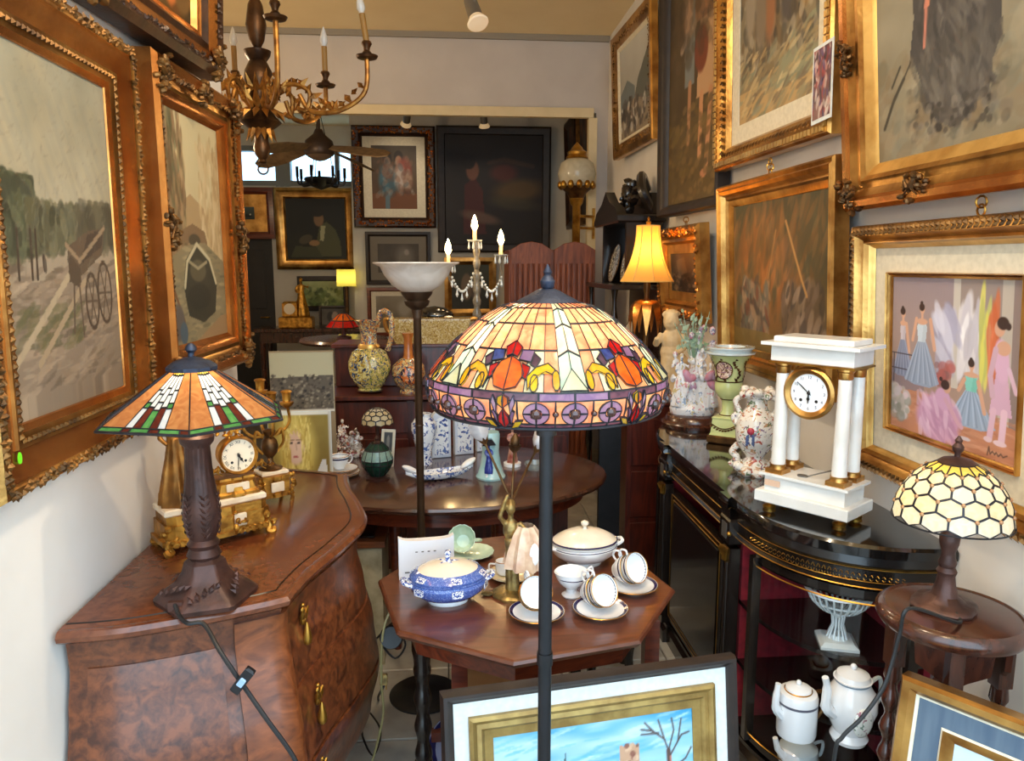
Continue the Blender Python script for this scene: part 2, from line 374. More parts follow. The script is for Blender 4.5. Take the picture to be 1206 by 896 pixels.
# ------------------------------------------------------------ framed pictures
def rails(w,h,d,y):
    a,b=w/2-d,h-d; return [((-a,y,d),(a,y,d),(0,0,1)),((a,y,d),(a,y,b),(-1,0,0)),((a,y,b),(-a,y,b),(0,0,-1)),((-a,y,b),(-a,y,d),(1,0,0))]
def leafM(b,p,t,n,L,Wd,H):
    p=Vector(p); t=Vector(t); n=Vector(n); u=t.cross(n)
    b.add([p-t*L*.5,p+u*Wd-t*L*.1,p+t*L*.6+u*Wd*.2,p-u*Wd-t*L*.1,p+n*H],[(0,4,1),(1,4,2),(2,4,3),(3,4,0)])
def frame(root,w,h,prof,fm,y0=0):
    b=M(); vs=[]
    for d,y,*_ in prof:
        vs+= [(-w/2+d,y,d),(w/2-d,y,d),(w/2-d,y,h-d),(-w/2+d,y,h-d)]
    fs=[];ms=[]
    for i in range(len(prof)-1):
        mi=prof[i+1][2] if len(prof[i+1])>2 else 0
        for j in range(4): fs.append((i*4+j,i*4+(j+1)%4,i*4+4+(j+1)%4,i*4+4+j)); ms.append(mi)
    b.v=vs; b.f=fs; b.m=ms
    return obj('frame',b,fm,root,smooth=30)
def carve(root,w,h,d,y,sp,L,Wd,H,m,kind='leaf',nrm=(0,-1,0)):
    b=M(); n=Vector(nrm)
    for a,c,inn in rails(w,h,d,y):
        a,c=Vector(a),Vector(c); t=(c-a); Ln=t.length; t.normalize(); k=max(2,int(Ln/sp)); inn=Vector(inn)
        for i in range(k):
            p=a+t*(Ln*(i+.5)/k)
            if kind=='leaf':
                leafM(b,p+inn*Wd*.45,(t+inn*.7).normalized(),n,L,Wd*.6,H); leafM(b,p-inn*Wd*.45,(t-inn*.7).normalized(),n,L,Wd*.6,H)
            elif kind=='rope': leafM(b,p,(t+inn*.9).normalized(),n,L,Wd,H)
            elif kind=='flute': b.box(p+n*H*.5,(L if abs(t.x)>.5 else Wd,H,Wd if abs(t.x)>.5 else L))
            else:
                q=rnd.uniform(.7,1.3); r=ry(rnd.uniform(0,PI)); leafM(b,p+inn*rnd.uniform(-Wd,Wd),r@t,n,L*q,L*.4,H*q)
                leafM(b,p+inn*rnd.uniform(-Wd,Wd),r@inn,n,L*q*.8,L*.4,H*q)
    return obj('carving',b,m,root,kind='stuff',smooth=0)
def scrollmesh(s,n=26,seed=3):
    r=random.Random(seed); b=M()
    for i in range(n):
        a=r.uniform(0,2*PI); q=r.random()**.7*s; b.blob((q*math.cos(a)*1.3,-r.uniform(0,.25)*s,q*math.sin(a)*.7),(s*r.uniform(.1,.24),s*.22,s*r.uniform(.08,.18)),6,4,R=ry(r.uniform(0,PI)))
    for k in (-1,1):
        b.tube([(k*s*(.2+.9*t)*math.cos(t*2.2),-.2*s,s*.5*math.sin(t*4)) for t in [i/10 for i in range(11)]],[s*.16*(1-.07*i) for i in range(11)],6)
    return b
def picture(label,w,h,prof,fm,art,loc,r,tilt=0,roll=0,mount=None,inner=None,name='framed_painting',cat='painting',group=None):
    root=thing(name,label,cat,loc,0,group); root.rotation_euler=(rz(math.radians(r))@rx(math.radians(tilt))@ry(math.radians(roll))).to_euler()
    frame(root,w,h,prof,fm); fw,yl=prof[-1][0],prof[-1][1]
    obj('backing',M().box((0,-.003,h/2),(w-.01,.006,h-.01)),DKF,root,smooth=0)
    if mount:
        mw,mm=mount; k=fw+mw; b=M(); y=yl+.002
        o=[(-w/2+fw-.002,y,fw-.002),(w/2-fw+.002,y,fw-.002),(w/2-fw+.002,y,h-fw+.002),(-w/2+fw-.002,y,h-fw+.002)]; i=[(-w/2+k,y,k),(w/2-k,y,k),(w/2-k,y,h-k),(-w/2+k,y,h-k)]
        b.add(o+i+[(p[0],y+.003,p[2]) for p in i],[(j,(j+1)%4,4+(j+1)%4,4+j) for j in range(4)]+[(4+j,4+(j+1)%4,8+(j+1)%4,8+j) for j in range(4)])
        obj('mount',b,mm,root,smooth=0); fw=k; yl=y+.003
        if inner:
            iw,im=inner; b=M()
            for d,yy in ((0,yl-.001),(0,yl-.014),(iw*.14,yl-.018),(iw*.28,yl-.013),(iw*.32,yl-.009),(iw*.5,yl-.012),(iw*.6,yl-.008),(iw*.64,yl-.004),(iw,yl-.002),(iw,yl)):
                b.v+=[(-w/2+fw+d-.002,yy,fw+d-.002),(w/2-fw-d+.002,yy,fw+d-.002),(w/2-fw-d+.002,yy,h-fw-d+.002),(-w/2+fw+d-.002,yy,h-fw-d+.002)]
            for q in range(9):
                for j in range(4): b.f.append((q*4+j,q*4+(j+1)%4,q*4+4+(j+1)%4,q*4+4+j)); b.m.append(0)
            obj('inner_frame',b,im,root,smooth=30); fw+=iw
    if art: art.obj('canvas',w-2*fw+.006,h-2*fw+.006,yl+.001,root,fw-.003,PRINT if name!='framed_painting' else PAINT)
    return root
def corners(root,w,h,y,s,m,which=(0,1,2,3),inset=.03,seed=3):
    b=scrollmesh(s,22,seed); me=mesh('corner_ornament',b,m); me.shade_smooth()
    for k in which:
        o=bpy.data.objects.new('corner_ornament',me); link(o,root)
        o.location=((-1,1,1,-1)[k]*(w/2-inset),y,(inset,inset,h-inset,h-inset)[k]); o.rotation_euler=(0,(PI/4,-PI/4,PI/4,-PI/4)[k],0)
def midorn(root,ps,s,m,seed=5):
    me=mesh('centre_ornament',scrollmesh(s,22,seed),m); me.shade_smooth()
    for x,y,z,a in ps:
        o=bpy.data.objects.new('centre_ornament',me); link(o,root); o.location=(x,y,z); o.rotation_euler=(0,a,0)
def chain(root,h,x,n=3,L=.028):
    b=M()
    for k in range(n): b.tube([Vector((x,-.01,h+.012+L*.7*k))+(Vector((0,math.cos(q),math.sin(q))) if k%2 else Vector((math.cos(q),0,math.sin(q))))*L*.5*(1 if 1 else 0) for q in [2*PI*i/10 for i in range(10)]],.0028,5,closed=True)
    obj('hanging_chain',b,BRASS,root,kind='stuff')
# --- left wall: large landscape with a cart
A=Art(190,260,(146,142,122),(176,162,132),11)
A.noise(16,5,4); 
for i in range(150):
    x=A.r.uniform(0,1); y=A.r.uniform(.55,1.0); L=A.r.uniform(.1,.35); A.l([(x,y),(x+L*.6,y-L)],.02,A.r.choice([0,1]) and (190,168,128) or (132,130,116),.07)
A.noise(.5,3,3,(176,156,118),lo=.5,hi=.8)
A.p([(0,0),(1,0),(1,.37),(.6,.36),(.3,.37),(0,.33)],(132,116,98)); A.p([(0,.30),(.6,.36),(1,.335),(1,.30),(0,.25)],(158,144,122),.8)
A.daub(260,0,1,0,.30,.07,.008,[(120,104,86),(146,128,108),(104,90,76),(160,140,116)],.15,.2,.6)
A.daub(70,.05,.6,.1,.2,.05,.008,[(86,84,58),(104,98,66)],.2,.3,.5)
A.daub(260,-.02,.25,.34,.5,.03,.035,[(70,74,54),(90,92,66),(58,60,46)],0,1,.7); A.daub(200,.2,.62,.345,.43,.025,.028,[(86,84,64),(66,66,50),(100,96,70)],0,1,.7); A.daub(160,.62,1,.35,.44,.03,.03,[(76,72,58),(92,86,66)],0,1,.65)
for x in (.1,.2,.24): A.l([(x,.27),(x+.01,.38)],.008,(64,52,42))
A.e(.3,.305,.012,.022,(70,58,50)); A.e(.31,.30,.01,.02,(88,76,64))
A.p([(.5,.31),(.62,.27),(.86,.33),(.9,.40),(.7,.385),(.52,.345)],(92,76,60)); A.p([(.52,.33),(.62,.29),(.62,.24),(.5,.26)],(80,66,52))
A.p([(.62,.3),(.86,.35),(.885,.395),(.72,.38)],(70,58,48)); A.l([(.5,.35),(.62,.31),(.9,.40)],.009,(142,120,94))
for cx,cy,rr in ((.72,.205,.075),(.86,.225,.085)):
    n=[(cx+rr*.85*math.cos(q*PI/12),cy+rr*.95*math.sin(q*PI/12)) for q in range(25)]; A.l(n,.008,(74,60,48))
    for q in range(6): A.l([(cx,cy),n[q*4]],.005,(84,68,54))
A.l([(.5,.27),(.02,.08)],.014,(168,150,122)); A.l([(.66,.26),(.2,.07)],.013,(156,136,108)); A.l([(.55,.25),(.52,.13)],.007,(90,74,60)); A.l([(.6,.25),(.61,.12)],.007,(90,74,60))
A.daub(500,0,1,0,1,.02,.004,[(140,132,112),(120,112,96)],.8,.6,.2)
yy=A.y[:,0]; src=np.where(yy<.62,(yy-.06)/1.2,.4667+(yy-.62)*(.5333/.38)); A.c=A.c[np.clip((src*(A.H-1)).round().astype(int),0,A.H-1)]; LAND=A
PA=[(0,0),(0,-.03),(.006,-.040),(.022,-.043),(.028,-.038,0),(.036,-.036,1),(.062,-.024,1),(.078,-.020,1),(.08,-.026,0),(.095,-.023),(.105,-.018),(.118,-.013,1),(.12,-.009,1)]
w,h=.68,.925
p1=picture('large country landscape with a wooden cart in a wide carved gilt frame',w,h,PA,[GOLD,GOLDO],LAND,(-.798,1.63,1.213),90,.5)
carve(p1,w,h,.015,-.042,.011,.017,.009,.006,GOLDD,'scroll'); carve(p1,w,h,.092,-.025,.016,.014,.008,.006,GOLDD,'rope')
dot=M().lathe([(.0001,0),(.009,0),(.009,.0015),(.0001,.0015)],20,R=rx(PI/2),sx=.7,sy=1.3); obj('price_dot',dot,mat('green sticker',(120,240,40),rough=.5),p1,loc=(-.262,-.0255,.065),label='bright green round sticker')
# --- left wall: canal with a boat
A=Art(120,190,(206,192,150),(176,160,122),12).noise(10,4,3)
A.p([(0,.35),(0,1),(.12,1),(.30,.62),(.34,.42)],(146,118,84)); A.p([(0,.4),(0,.9),(.1,.85),(.16,.5)],(112,84,60)); A.p([(1,.34),(1,.9),(.86,.88),(.84,.62),(.7,.6),(.62,.45)],(188,164,120)); A.p([(.34,.42),(.3,.62),(.44,.66),(.7,.6),(.64,.44)],(168,142,102))
A.daub(220,0,.35,.4,1,.02,.05,[(150,118,82),(104,84,60),(176,146,104),(88,92,64)],0,.3,.5); A.daub(180,.6,1,.4,.9,.02,.04,[(196,172,128),(168,140,98),(210,190,150)],0,.3,.5)
A.p([(.2,.44),(.7,.44),(.66,.50),(.45,.53),(.28,.5)],(124,98,70)); A.e(.47,.455,.1,.03,(70,62,48))
A.p([(0,0),(1,0),(1,.36),(.65,.45),(.3,.43),(0,.36)],(134,122,92)); A.daub(150,0,1,0,.42,.06,.008,[(120,112,86),(164,148,110),(92,90,70)],0,.2,.5)
A.p([(.30,.12),(.24,.25),(.30,.37),(.50,.45),(.72,.38),(.84,.26),(.78,.12),(.55,.08)],(46,48,40)); A.l([(.26,.25),(.32,.36),(.5,.44),(.72,.37),(.82,.26)],.016,(190,180,146)); A.e(.5,.32,.14,.05,(84,78,60)); A.l([(.36,.36),(.5,.33),(.66,.36)],.012,(150,140,110)); A.e(.5,.2,.2,.06,(34,38,34))
A.l([(.05,.28),(.22,.10)],.012,(110,70,44)); A.e(.12,.1,.1,.08,(92,84,78)); A.e(.2,.05,.06,.05,(70,88,100)); A.p([(.4,0),(.9,.1),(1,.1),(1,0)],(150,120,84))
PB=[(0,0),(0,-.05),(.012,-.062),(.03,-.056),(.045,-.04),(.06,-.034,1),(.074,-.04,1),(.085,-.036),(.1,-.02),(.108,-.012)]
w,h=.676,.872
p2=picture('canal scene with a moored dark boat in an ornate orange gilt frame',w,h,PB,[GOLDO,GOLD],A,(-.775,2.372,1.286),88)
carve(p2,w,h,.036,-.050,.013,.018,.010,.006,GOLDD,'scroll'); corners(p2,w,h,-.058,.055,GOLDD,inset=.045); midorn(p2,[(w/2-.04,-.055,h*.5,PI/2),(-w/2+.04,-.055,h*.5,PI/2),(0,-.055,h-.04,0)],.05,GOLDD)
# --- left wall, above
A=Art(70,70,(70,56,34),(96,72,36),13).noise(22,4,4); A.daub(60,0,1,0,1,.1,.12,[(150,88,40),(84,64,30),(54,46,30),(176,96,50),(120,110,60)],.5,1,.6); A.e(.75,.25,.12,.2,(196,110,50)); A.e(.9,.2,.1,.16,(110,80,40))
PC=[(0,0),(0,-.06),(.02,-.07),(.04,-.06),(.07,-.045,1),(.085,-.05),(.1,-.036),(.115,-.03,1),(.125,-.015,1)]
p3=picture('dark framed still life hung highest on the left wall above the two gilt frames',.80,.62,PC,[BROWNF,GOLDO],A,(-.775,2.075,2.178),86,3)
carve(p3,.8,.62,.03,-.064,.014,.018,.012,.006,BROWNF,'scroll'); corners(p3,.8,.62,-.06,.06,GOLDD,inset=.05)
# --- right wall
A=Art(90,110,(196,196,190),(150,146,136),14).noise(10,3,3); A.p([(0,.5),(.25,.62),(.5,.5),(.5,.3),(0,.3)],(112,122,124)); A.p([(1,.3),(1,.85),(.6,.55),(.5,.4),(.5,.2)],(96,98,88)); A.p([(0,0),(1,0),(1,.25),(.5,.38),(0,.3)],(146,132,112)); A.daub(110,0,1,.05,.4,.03,.04,[(60,54,50),(206,200,190),(110,96,84),(84,78,74)],0,.4,.7)
PD=[(0,0),(0,-.04),(.01,-.05),(.035,-.05),(.06,-.038),(.1,-.026),(.112,-.02,1),(.125,-.012,1)]
r1=picture('gold framed village street under a grey sky, nearest the cream archway',.98,.86,PD,[GOLD,LINEN],A,(1.30,5.25,2.40),-88,2.5)
carve(r1,.98,.86,.05,-.044,.018,.02,.028,.005,GOLDD,'scroll')
A=Art(90,170,(70,56,40),(88,70,38),15).noise(14,6,4); A.p([(0,0),(1,0),(1,.3),(0,.3)],(98,78,40),.6); A.p([(.55,.36),(.9,.36),(.86,.66),(.6,.66)],(190,150,110)); A.p([(.3,.62),(.88,.62),(.8,.86),(.4,.9)],(150,104,70)); A.e(.38,.80,.09,.05,(198,150,110)); A.e(.72,.90,.1,.06,(196,148,110)); A.p([(.32,.42),(.5,.42),(.5,.75),(.3,.75)],(120,124,122)); A.e(.62,.52,.12,.08,(120,60,36))
A.l([(.64,.36),(.62,.16)],.035,(196,142,100)); A.l([(.8,.36),(.74,.1)],.035,(190,136,96)); A.l([(.42,.42),(.4,.22)],.03,(170,124,90)); A.e(.7,.09,.06,.015,(180,124,88)); A.e(.36,.70,.1,.12,(170,124,88),0,.5,.7); A.l([(.25,.56),(.5,.62)],.03,(150,130,110))
A.daub(200,0,1,0,.35,.04,.012,[(104,84,40),(80,64,36),(128,100,56)],.2,.4,.5); A.daub(160,0,1,.5,1,.05,.03,[(60,50,40),(76,60,40),(92,70,46)],.6,1,.35)
PE=[(0,0),(0,-.06),(.01,-.07),(.03,-.064),(.05,-.05),(.06,-.03),(.065,-.02)]
r2=picture('tall dark painting of two standing bathers in a plain brown-black frame',.867,1.55,PE,DKF,A,(1.30,3.961,1.893),-87,1)
A=Art(130,120,(120,112,94),(140,120,84),16).noise(16,5,5); A.p([(0,0),(1,0),(1,.42),(.3,.2),(0,.2)],(182,150,100)); A.p([(.35,.12),(1,.12),(1,.45),(.6,.35)],(142,140,110)); A.daub(240,0,1,.3,1,.03,.06,[(84,78,66),(60,56,50),(150,136,112),(112,90,64),(176,162,136)],0,.6,.6)
for x,y,c in ((.15,.7,(150,136,116)),(.42,.62,(150,100,66)),(.62,.66,(84,76,72)),(.85,.72,(178,128,60)),(.3,.6,(128,112,92))): A.e(x,y,.07,.2,c,0,.6); A.e(x,y+.22,.035,.05,(168,132,104))
A.daub(220,0,1,0,.4,.05,.012,[(182,152,104),(150,132,96),(126,128,104),(200,176,130),(110,96,76)],.35,.3,.6)
PF=[(0,0),(0,-.05),(.008,-.06),(.03,-.062),(.05,-.05),(.075,-.036),(.085,-.036),(.095,-.022),(.1,-.014)]
r3=picture('gold framed woodland figures with a small photo tucked in its lower right corner',1.04,1.0,PF,GOLD,A,(1.30,2.986,2.05),-89,2,mount=(.075,LINEN))
carve(r3,1.04,1.0,.024,-.062,.026,.02,.02,.008,GOLDB,'flute'); carve(r3,1.04,1.0,.058,-.046,.03,.03,.012,.007,GOLDD,'leaf')
A=Art(50,70,(96,60,66),(130,92,84),17).noise(20,5,4); A.daub(120,0,1,.0,1,.05,.07,[(50,34,40),(150,60,60),(196,150,140),(90,70,110),(206,190,180)],0,1,.7)
q=at(968,97,X=1.225); ph=thing('photograph','small crowd photograph with a pale border tucked into the gold frame','photo',q); ph.rotation_euler=(0,math.radians(-3),math.radians(-88))
obj('card',M().box((0,.002,0),(.125,.003,.25),ch=.0008),WMOUNT,ph,smooth=0); A.obj('print',.11,.225,-.0004,ph,-.112,PRINT)
A=Art(170,150,(140,132,112),(128,118,96),18).noise(14,5,6); A.p([(.20,1),(.22,.60),(.19,.40),(.27,.24),(.32,.13),(.41,.07),(.50,.10),(.57,.22),(.64,.36),(.62,.6),(.66,1)],(64,60,58))
A.daub(170,.26,.58,.18,1,.013,.06,[(48,46,46),(84,80,76),(62,58,54),(96,90,84)],.2,.5,.6); A.daub(170,.18,.66,.05,.30,.022,.02,[(40,36,34),(112,104,92),(150,138,116),(60,54,48)],0,1.5,.6); A.daub(240,0,1,0,.45,.05,.03,[(132,120,96),(150,138,112),(112,112,98),(120,100,74)],.5,1,.35)
A.l([(.32,1),(.29,.60),(.28,.46)],.006,(190,120,100)); A.l([(.28,.56),(.295,.66)],.014,(196,124,96)); A.l([(.04,.16),(.1,.28),(.16,.36)],.008,(50,46,38)); A.l([(.09,.34),(.14,.42)],.005,(50,46,38)); A.l([(.10,.27),(.2,.42)],.004,(60,54,44)); A.e(.70,.85,.05,.06,(90,140,150)); A.l([(.40,.48),(.46,.4)],.004,(150,110,90))
A.p([(.24,.62),(.21,.44),(.28,.25),(.33,.14),(.41,.08),(.50,.11),(.57,.24),(.63,.38),(.61,.62)],(66,62,60),.75); A.daub(120,.25,.6,.14,.6,.012,.05,[(50,48,48),(92,86,80),(70,66,62),(104,98,90)],.2,.4,.5); A.daub(60,.22,.62,.07,.2,.014,.014,[(40,36,34),(70,64,58),(110,102,92)],0,1.5,.6); A.l([(.30,1),(.285,.60),(.275,.46)],.006,(190,120,100))
PG=[(0,0),(0,-.055),(.012,-.068,1),(.03,-.066,1),(.04,-.058,1),(.062,-.045,0),(.075,-.045,0),(.085,-.05,0),(.098,-.04,0),(.12,-.026,2),(.13,-.016,2)]
w,h=1.05,.84
r4=picture('largest right wall canvas, dark robed form on grey with carved gilt and bronze frame',w,h,PG,[GOLD,GOLDO,GOLDB],A,(1.295,1.79,1.79),-90.5,5.5)
corners(r4,w,h,-.064,.06,DBRASS,inset=.05); midorn(r4,[(-.16,-.062,.04,0),(-w/2+.04,-.062,h*.55,PI/2)],.05,DBRASS)
A=Art(150,130,(70,64,38),(96,72,30),19).noise(14,4,4); A.e(.45,.55,.35,.35,(170,100,44),.3,1.2,.8); A.e(.6,.55,.12,.2,(150,100,70),0,.8,.7); A.e(.25,.65,.15,.25,(190,110,46),0,1,.6); A.e(.8,.75,.2,.25,(70,66,44),0,1,.6)
A.daub(240,0,1,.3,1,.02,.1,[(150,92,40),(110,80,40),(84,74,44),(176,116,60),(66,66,48)],-.3,.5,.35); A.daub(160,.1,.42,.12,.45,.02,.06,[(130,110,90),(80,66,56),(160,130,100),(110,60,40),(96,96,84)],.2,.6,.7); A.daub(160,.58,.95,.12,.45,.02,.07,[(120,96,80),(70,58,50),(150,126,104),(96,74,52)],-.2,.5,.7); A.p([(0,0),(1,0),(1,.12),(0,.14)],(120,96,44),.8); A.l([(.6,.85),(.75,.5),(.8,.4)],.008,(190,140,80)); A.l([(.5,.8),(.42,.5)],.006,(170,120,70)); A.noise(.4,3,3,(60,50,24))
PH=[(0,0),(0,-.05),(.008,-.058),(.02,-.052),(.026,-.058),(.04,-.05),(.05,-.03),(.06,-.034),(.068,-.022),(.09,-.014),(.095,-.01)]
r5=picture('glowing brown game still life in a reeded gold frame behind the white clock',1.06,.80,PH,GOLD,A,(1.31,2.879,1.17),-90,3)
A=Art(210,230,(150,134,140),(176,142,118),20).noise(6,3,3)  # ballet class
A.p([(.52,.35),(.52,1),(.57,1),(.57,.35)],(196,186,176)); A.p([(.86,.2),(.86,1),(.93,1),(.93,.2)],(184,172,160)); A.p([(.57,.5),(.57,1),(.86,1),(.86,.5)],(150,134,128)); A.p([(.93,0),(.93,1),(1,1),(1,0)],(140,122,118)); A.p([(0,0),(1,0),(1,.2),(.7,.24),(.3,.28),(0,.26)],(190,130,100)); A.daub(140,0,1,0,.24,.06,.01,[(200,140,110),(176,118,92),(206,156,128)],0,.3,.5)
A.p([(0,.26),(.3,.28),(.3,.45),(0,.45)],(128,112,126),.6)
A.daub(40,.58,.72,.5,.82,.025,.12,[(216,210,214),(230,226,230),(196,190,200)],0,.2,.8); A.daub(16,.72,.78,.5,.86,.016,.12,[(214,206,96),(190,190,110)],0,.15,.8); A.daub(16,.78,.84,.5,.86,.016,.12,[(206,110,70),(196,130,90)],0,.15,.8); A.daub(30,.4,.52,.5,.8,.03,.1,[(176,172,196),(206,204,220),(150,146,170)],.3,.4,.7); A.daub(24,.4,.52,.35,.5,.03,.03,[(170,90,84),(140,100,100)],0,1,.6)
def girl0(x,y0,y1,skirt,bod,skin=(206,158,132),hair=(58,38,34),wd=.1,hd=None):
    H=y1-y0; A.e(x,y0+H*.36,wd,H*.34,skirt,0,.3); A.p([(x-wd*1.15,y0+H*.12),(x+wd*1.15,y0+H*.12),(x+wd*.35,y0+H*.62),(x-wd*.3,y0+H*.62)],skirt); A.daub(30,x-wd*.9,x+wd*.9,y0+H*.1,y0+H*.4,.012,.06,[skirt,[min(255,c+26) for c in skirt],[c-22 for c in skirt]],0,.25,.7,6)
    A.e(x,y0+H*.70,wd*.38,H*.13,bod,0,.2); A.e(x,y0+H*.83,wd*.36,H*.05,skin,0,.2); A.l([(x,y0+H*.8),(x,y0+H*.93)],.012,skin); A.e(x+(hd or 0),y0+H*.95,.024,.034,skin,0,.2); A.e(x+(hd or 0)-.004,y0+H*.985,.026,.026,hair,0,.2); A.e(x+(hd or 0)-.006,y0+H*1.04,.014,.014,hair,0,.2)
def girl(x,y0,y1,skirt,bod,skin=(206,158,132),hair=(58,38,34),wd=.1,hd=0):
    H=y1-y0; lt=[min(255,c+30) for c in skirt]; dk=[c-34 for c in skirt]
    A.p([(x-wd*1.15,y0+H*.14),(x-wd*.5,y0+H*.10),(x+wd*.6,y0+H*.10),(x+wd*1.2,y0+H*.16),(x+wd*.62,y0+H*.45),(x+wd*.26,y0+H*.60),(x-wd*.24,y0+H*.60),(x-wd*.62,y0+H*.42)],skirt)
    for i in range(16):
        t=-1+2*i/15; A.l([(x+wd*.24*t,y0+H*.58),(x+wd*.62*t,y0+H*.38),(x+wd*1.05*t,y0+H*.13)],.0035+.003*A.r.rand(),(lt,dk,skirt)[i%3],.6)
    A.p([(x-wd*.24,y0+H*.58),(x+wd*.26,y0+H*.58),(x+wd*.34,y0+H*.74),(x+wd*.2,y0+H*.80),(x-wd*.2,y0+H*.80),(x-wd*.33,y0+H*.74)],bod); A.p([(x,y0+H*.58),(x+wd*.26,y0+H*.58),(x+wd*.34,y0+H*.74),(x+wd*.1,y0+H*.78)],[c-20 for c in bod],.6)
    A.e(x,y0+H*.80,wd*.36,H*.035,skin,0,.3); A.l([(x,y0+H*.8),(x+hd*.5,y0+H*.90)],.010,skin); A.e(x+hd,y0+H*.93,.020,.030,skin,0,.25); A.e(x+hd-.004,y0+H*.955,.023,.024,hair,0,.25); A.e(x+hd-.006,y0+H*1.0,.012,.012,hair,0,.25)
girl(.1,.3,.80,(134,140,164),(196,186,196),wd=.08); A.l([(.13,.7),(.16,.52)],.012,(206,158,132))
for yy in (.50,.40): A.l([(0,yy),(.2,yy+.0)],.004,(70,60,70))
A.l([(.02,.5),(.02,.28)],.005,(70,60,70))
girl(.27,.26,.84,(150,160,180),(196,206,216),wd=.13); A.l([(.22,.74),(.19,.6)],.012,(206,158,132)); A.l([(.34,.74),(.38,.56)],.014,(206,158,132)); A.l([(.25,.28),(.25,.2)],.012,(190,150,150))
girl(.67,.10,.54,(150,166,190),(130,200,186),wd=.15); A.l([(.62,.42),(.58,.35)],.014,(206,158,132)); A.l([(.72,.42),(.77,.25)],.014,(206,158,132)); A.e(.64,.07,.04,.012,(206,190,196))
A.e(.42,.14,.18,.15,(200,150,180),.1,.25); A.daub(60,.27,.58,.03,.25,.015,.06,[(212,168,196),(186,136,168),(224,190,210)],.5,.5,.6,6); A.e(.46,.27,.06,.07,(206,160,190),.4); A.l([(.48,.27),(.58,.15),(.61,.13)],.015,(206,160,176)); A.e(.49,.345,.03,.035,(206,158,132)); A.e(.475,.36,.034,.03,(62,40,36)); A.e(.44,.39,.014,.014,(62,40,36))
A.p([(.8,.26),(.95,.26),(.91,.5),(.84,.5)],(206,166,190)); A.e(.87,.56,.05,.12,(212,170,196),.1); A.e(.88,.63,.045,.04,(206,158,132)); A.l([(.83,.62),(.8,.47),(.82,.36)],.018,(200,164,180)); A.l([(.92,.52),(.97,.4)],.014,(214,180,200)); A.e(.85,.735,.034,.045,(206,158,132)); A.e(.87,.765,.038,.035,(58,38,34)); A.e(.905,.75,.018,.02,(58,38,34)); A.l([(.83,.28),(.81,.12)],.02,(214,176,196)); A.l([(.90,.28),(.89,.12)],.022,(222,186,204)); A.e(.80,.11,.03,.016,(220,190,200)); A.e(.88,.105,.045,.016,(224,196,206))
A.daub(60,.0,.16,.08,.28,.03,.03,[(206,196,200),(180,170,160),(214,190,196),(150,150,140)],0,1,.7); A.l([(.83,-.02),(.85,.0)],.005,(60,50,40))
sg=[(.80,.00),(.81,.05),(.82,.01),(.835,.03),(.85,.015),(.86,.03),(.875,.012),(.89,.03),(.905,.015),(.93,.03)]
A.y=A.y*1.0; A.l([(a-.0,b+.02) for a,b in sg],.004,(96,70,60))
PI_=[(0,0),(0,-.045),(.006,-.056),(.03,-.06),(.036,-.05),(.045,-.04),(.052,-.044),(.058,-.03),(.065,-.022,1),(.07,-.014,1)]
w,h=.80,.74
r6=picture('ballet class painting with a wide linen mount in a leaf carved gold frame',w,h,PI_,[GOLD,GOLDB],A,(1.326,1.835,1.0),-89.3,3.5,mount=(.07,LINEN),inner=(.014,GOLD))
carve(r6,w,h,.018,-.058,.02,.026,.013,.008,GOLDD,'leaf')
A=Art(60,70,(90,74,56),(60,48,38),21).noise(16,4,4); A.daub(90,0,1,0,.5,.05,.06,[(50,44,40),(130,112,90),(36,32,30)],0,1,.6); A.p([(.3,.4),(.6,.5),(.5,.9),(.2,.8)],(130,116,92),.5)
PJ=[(0,0),(0,-.05),(.02,-.07),(.05,-.06),(.065,-.04),(.08,-.045),(.095,-.02)]
r7=picture('small dark picture in a heavy glossy gold frame hung below the bathers',.80,.50,PJ,GOLD,A,(1.31,4.04,1.33),-91,4,mount=(.05,GOLDB))
chain(r5,.80,-.05); chain(r6,.74,.1,2); chain(r7,.5,.05,2)
carve(r7,.8,.5,.03,-.066,.03,.03,.02,.008,GOLDO,'scroll')
# --- leaning on the floor
A=Art(180,150,(70,160,200),(150,200,215),22).noise(12,4,3); A.noise(.75,9,2.2,(206,222,228),lo=.42,hi=.66); A.noise(.6,7,2,(60,150,200),lo=.55,hi=.75); A.daub(160,0,1,.35,1,.06,.008,[(150,200,220),(206,224,230),(90,176,210)],.15,.15,.4)
for q in ([(.88,.5),(.87,.80),(.85,.86),(.79,.91),(.73,.925)],[(.87,.80),(.90,.90),(.89,.96)],[(.85,.86),(.82,.96)],[(.79,.91),(.75,.955)],[(.875,.77),(.94,.87),(.98,.88)],[(.88,.7),(.96,.75),(.99,.80)],[(.82,.895),(.73,.90)],[(.92,.84),(.94,.95)]): A.l(q,.0035,(70,50,44))
A.l([(.88,.5),(.87,.80)],.011,(84,62,54)); A.l([(.885,.5),(.88,.77)],.004,(196,120,100))
A.p([(.62,.3),(.72,.3),(.72,.865),(.70,.85),(.69,.87),(.67,.855),(.66,.87),(.64,.855),(.62,.865)],(190,150,120)); A.daub(60,.62,.72,.45,.86,.012,.012,[(120,70,60),(214,180,150),(90,60,56)],0,.4,.7); A.p([(.33,.3),(.36,.3),(.352,.82),(.345,.88),(.338,.82)],(70,96,92)); A.p([(0,0),(1,0),(1,.4),(.6,.46),(0,.4)],(150,120,84)); A.daub(140,0,1,0,.42,.05,.02,[(120,110,70),(170,130,90),(96,110,96)],0,.3,.6)
for x,y in ((.25,.86),(.31,.82),(.3,.64),(.12,.7)): A.l([(x-.012,y+.008),(x,y),(x+.012,y+.008)],.003,(60,70,80))
PK=[(0,0),(0,-.02),(.004,-.034),(.012,-.034),(.02,-.024),(.026,-.02)]
w,h=.71,.70
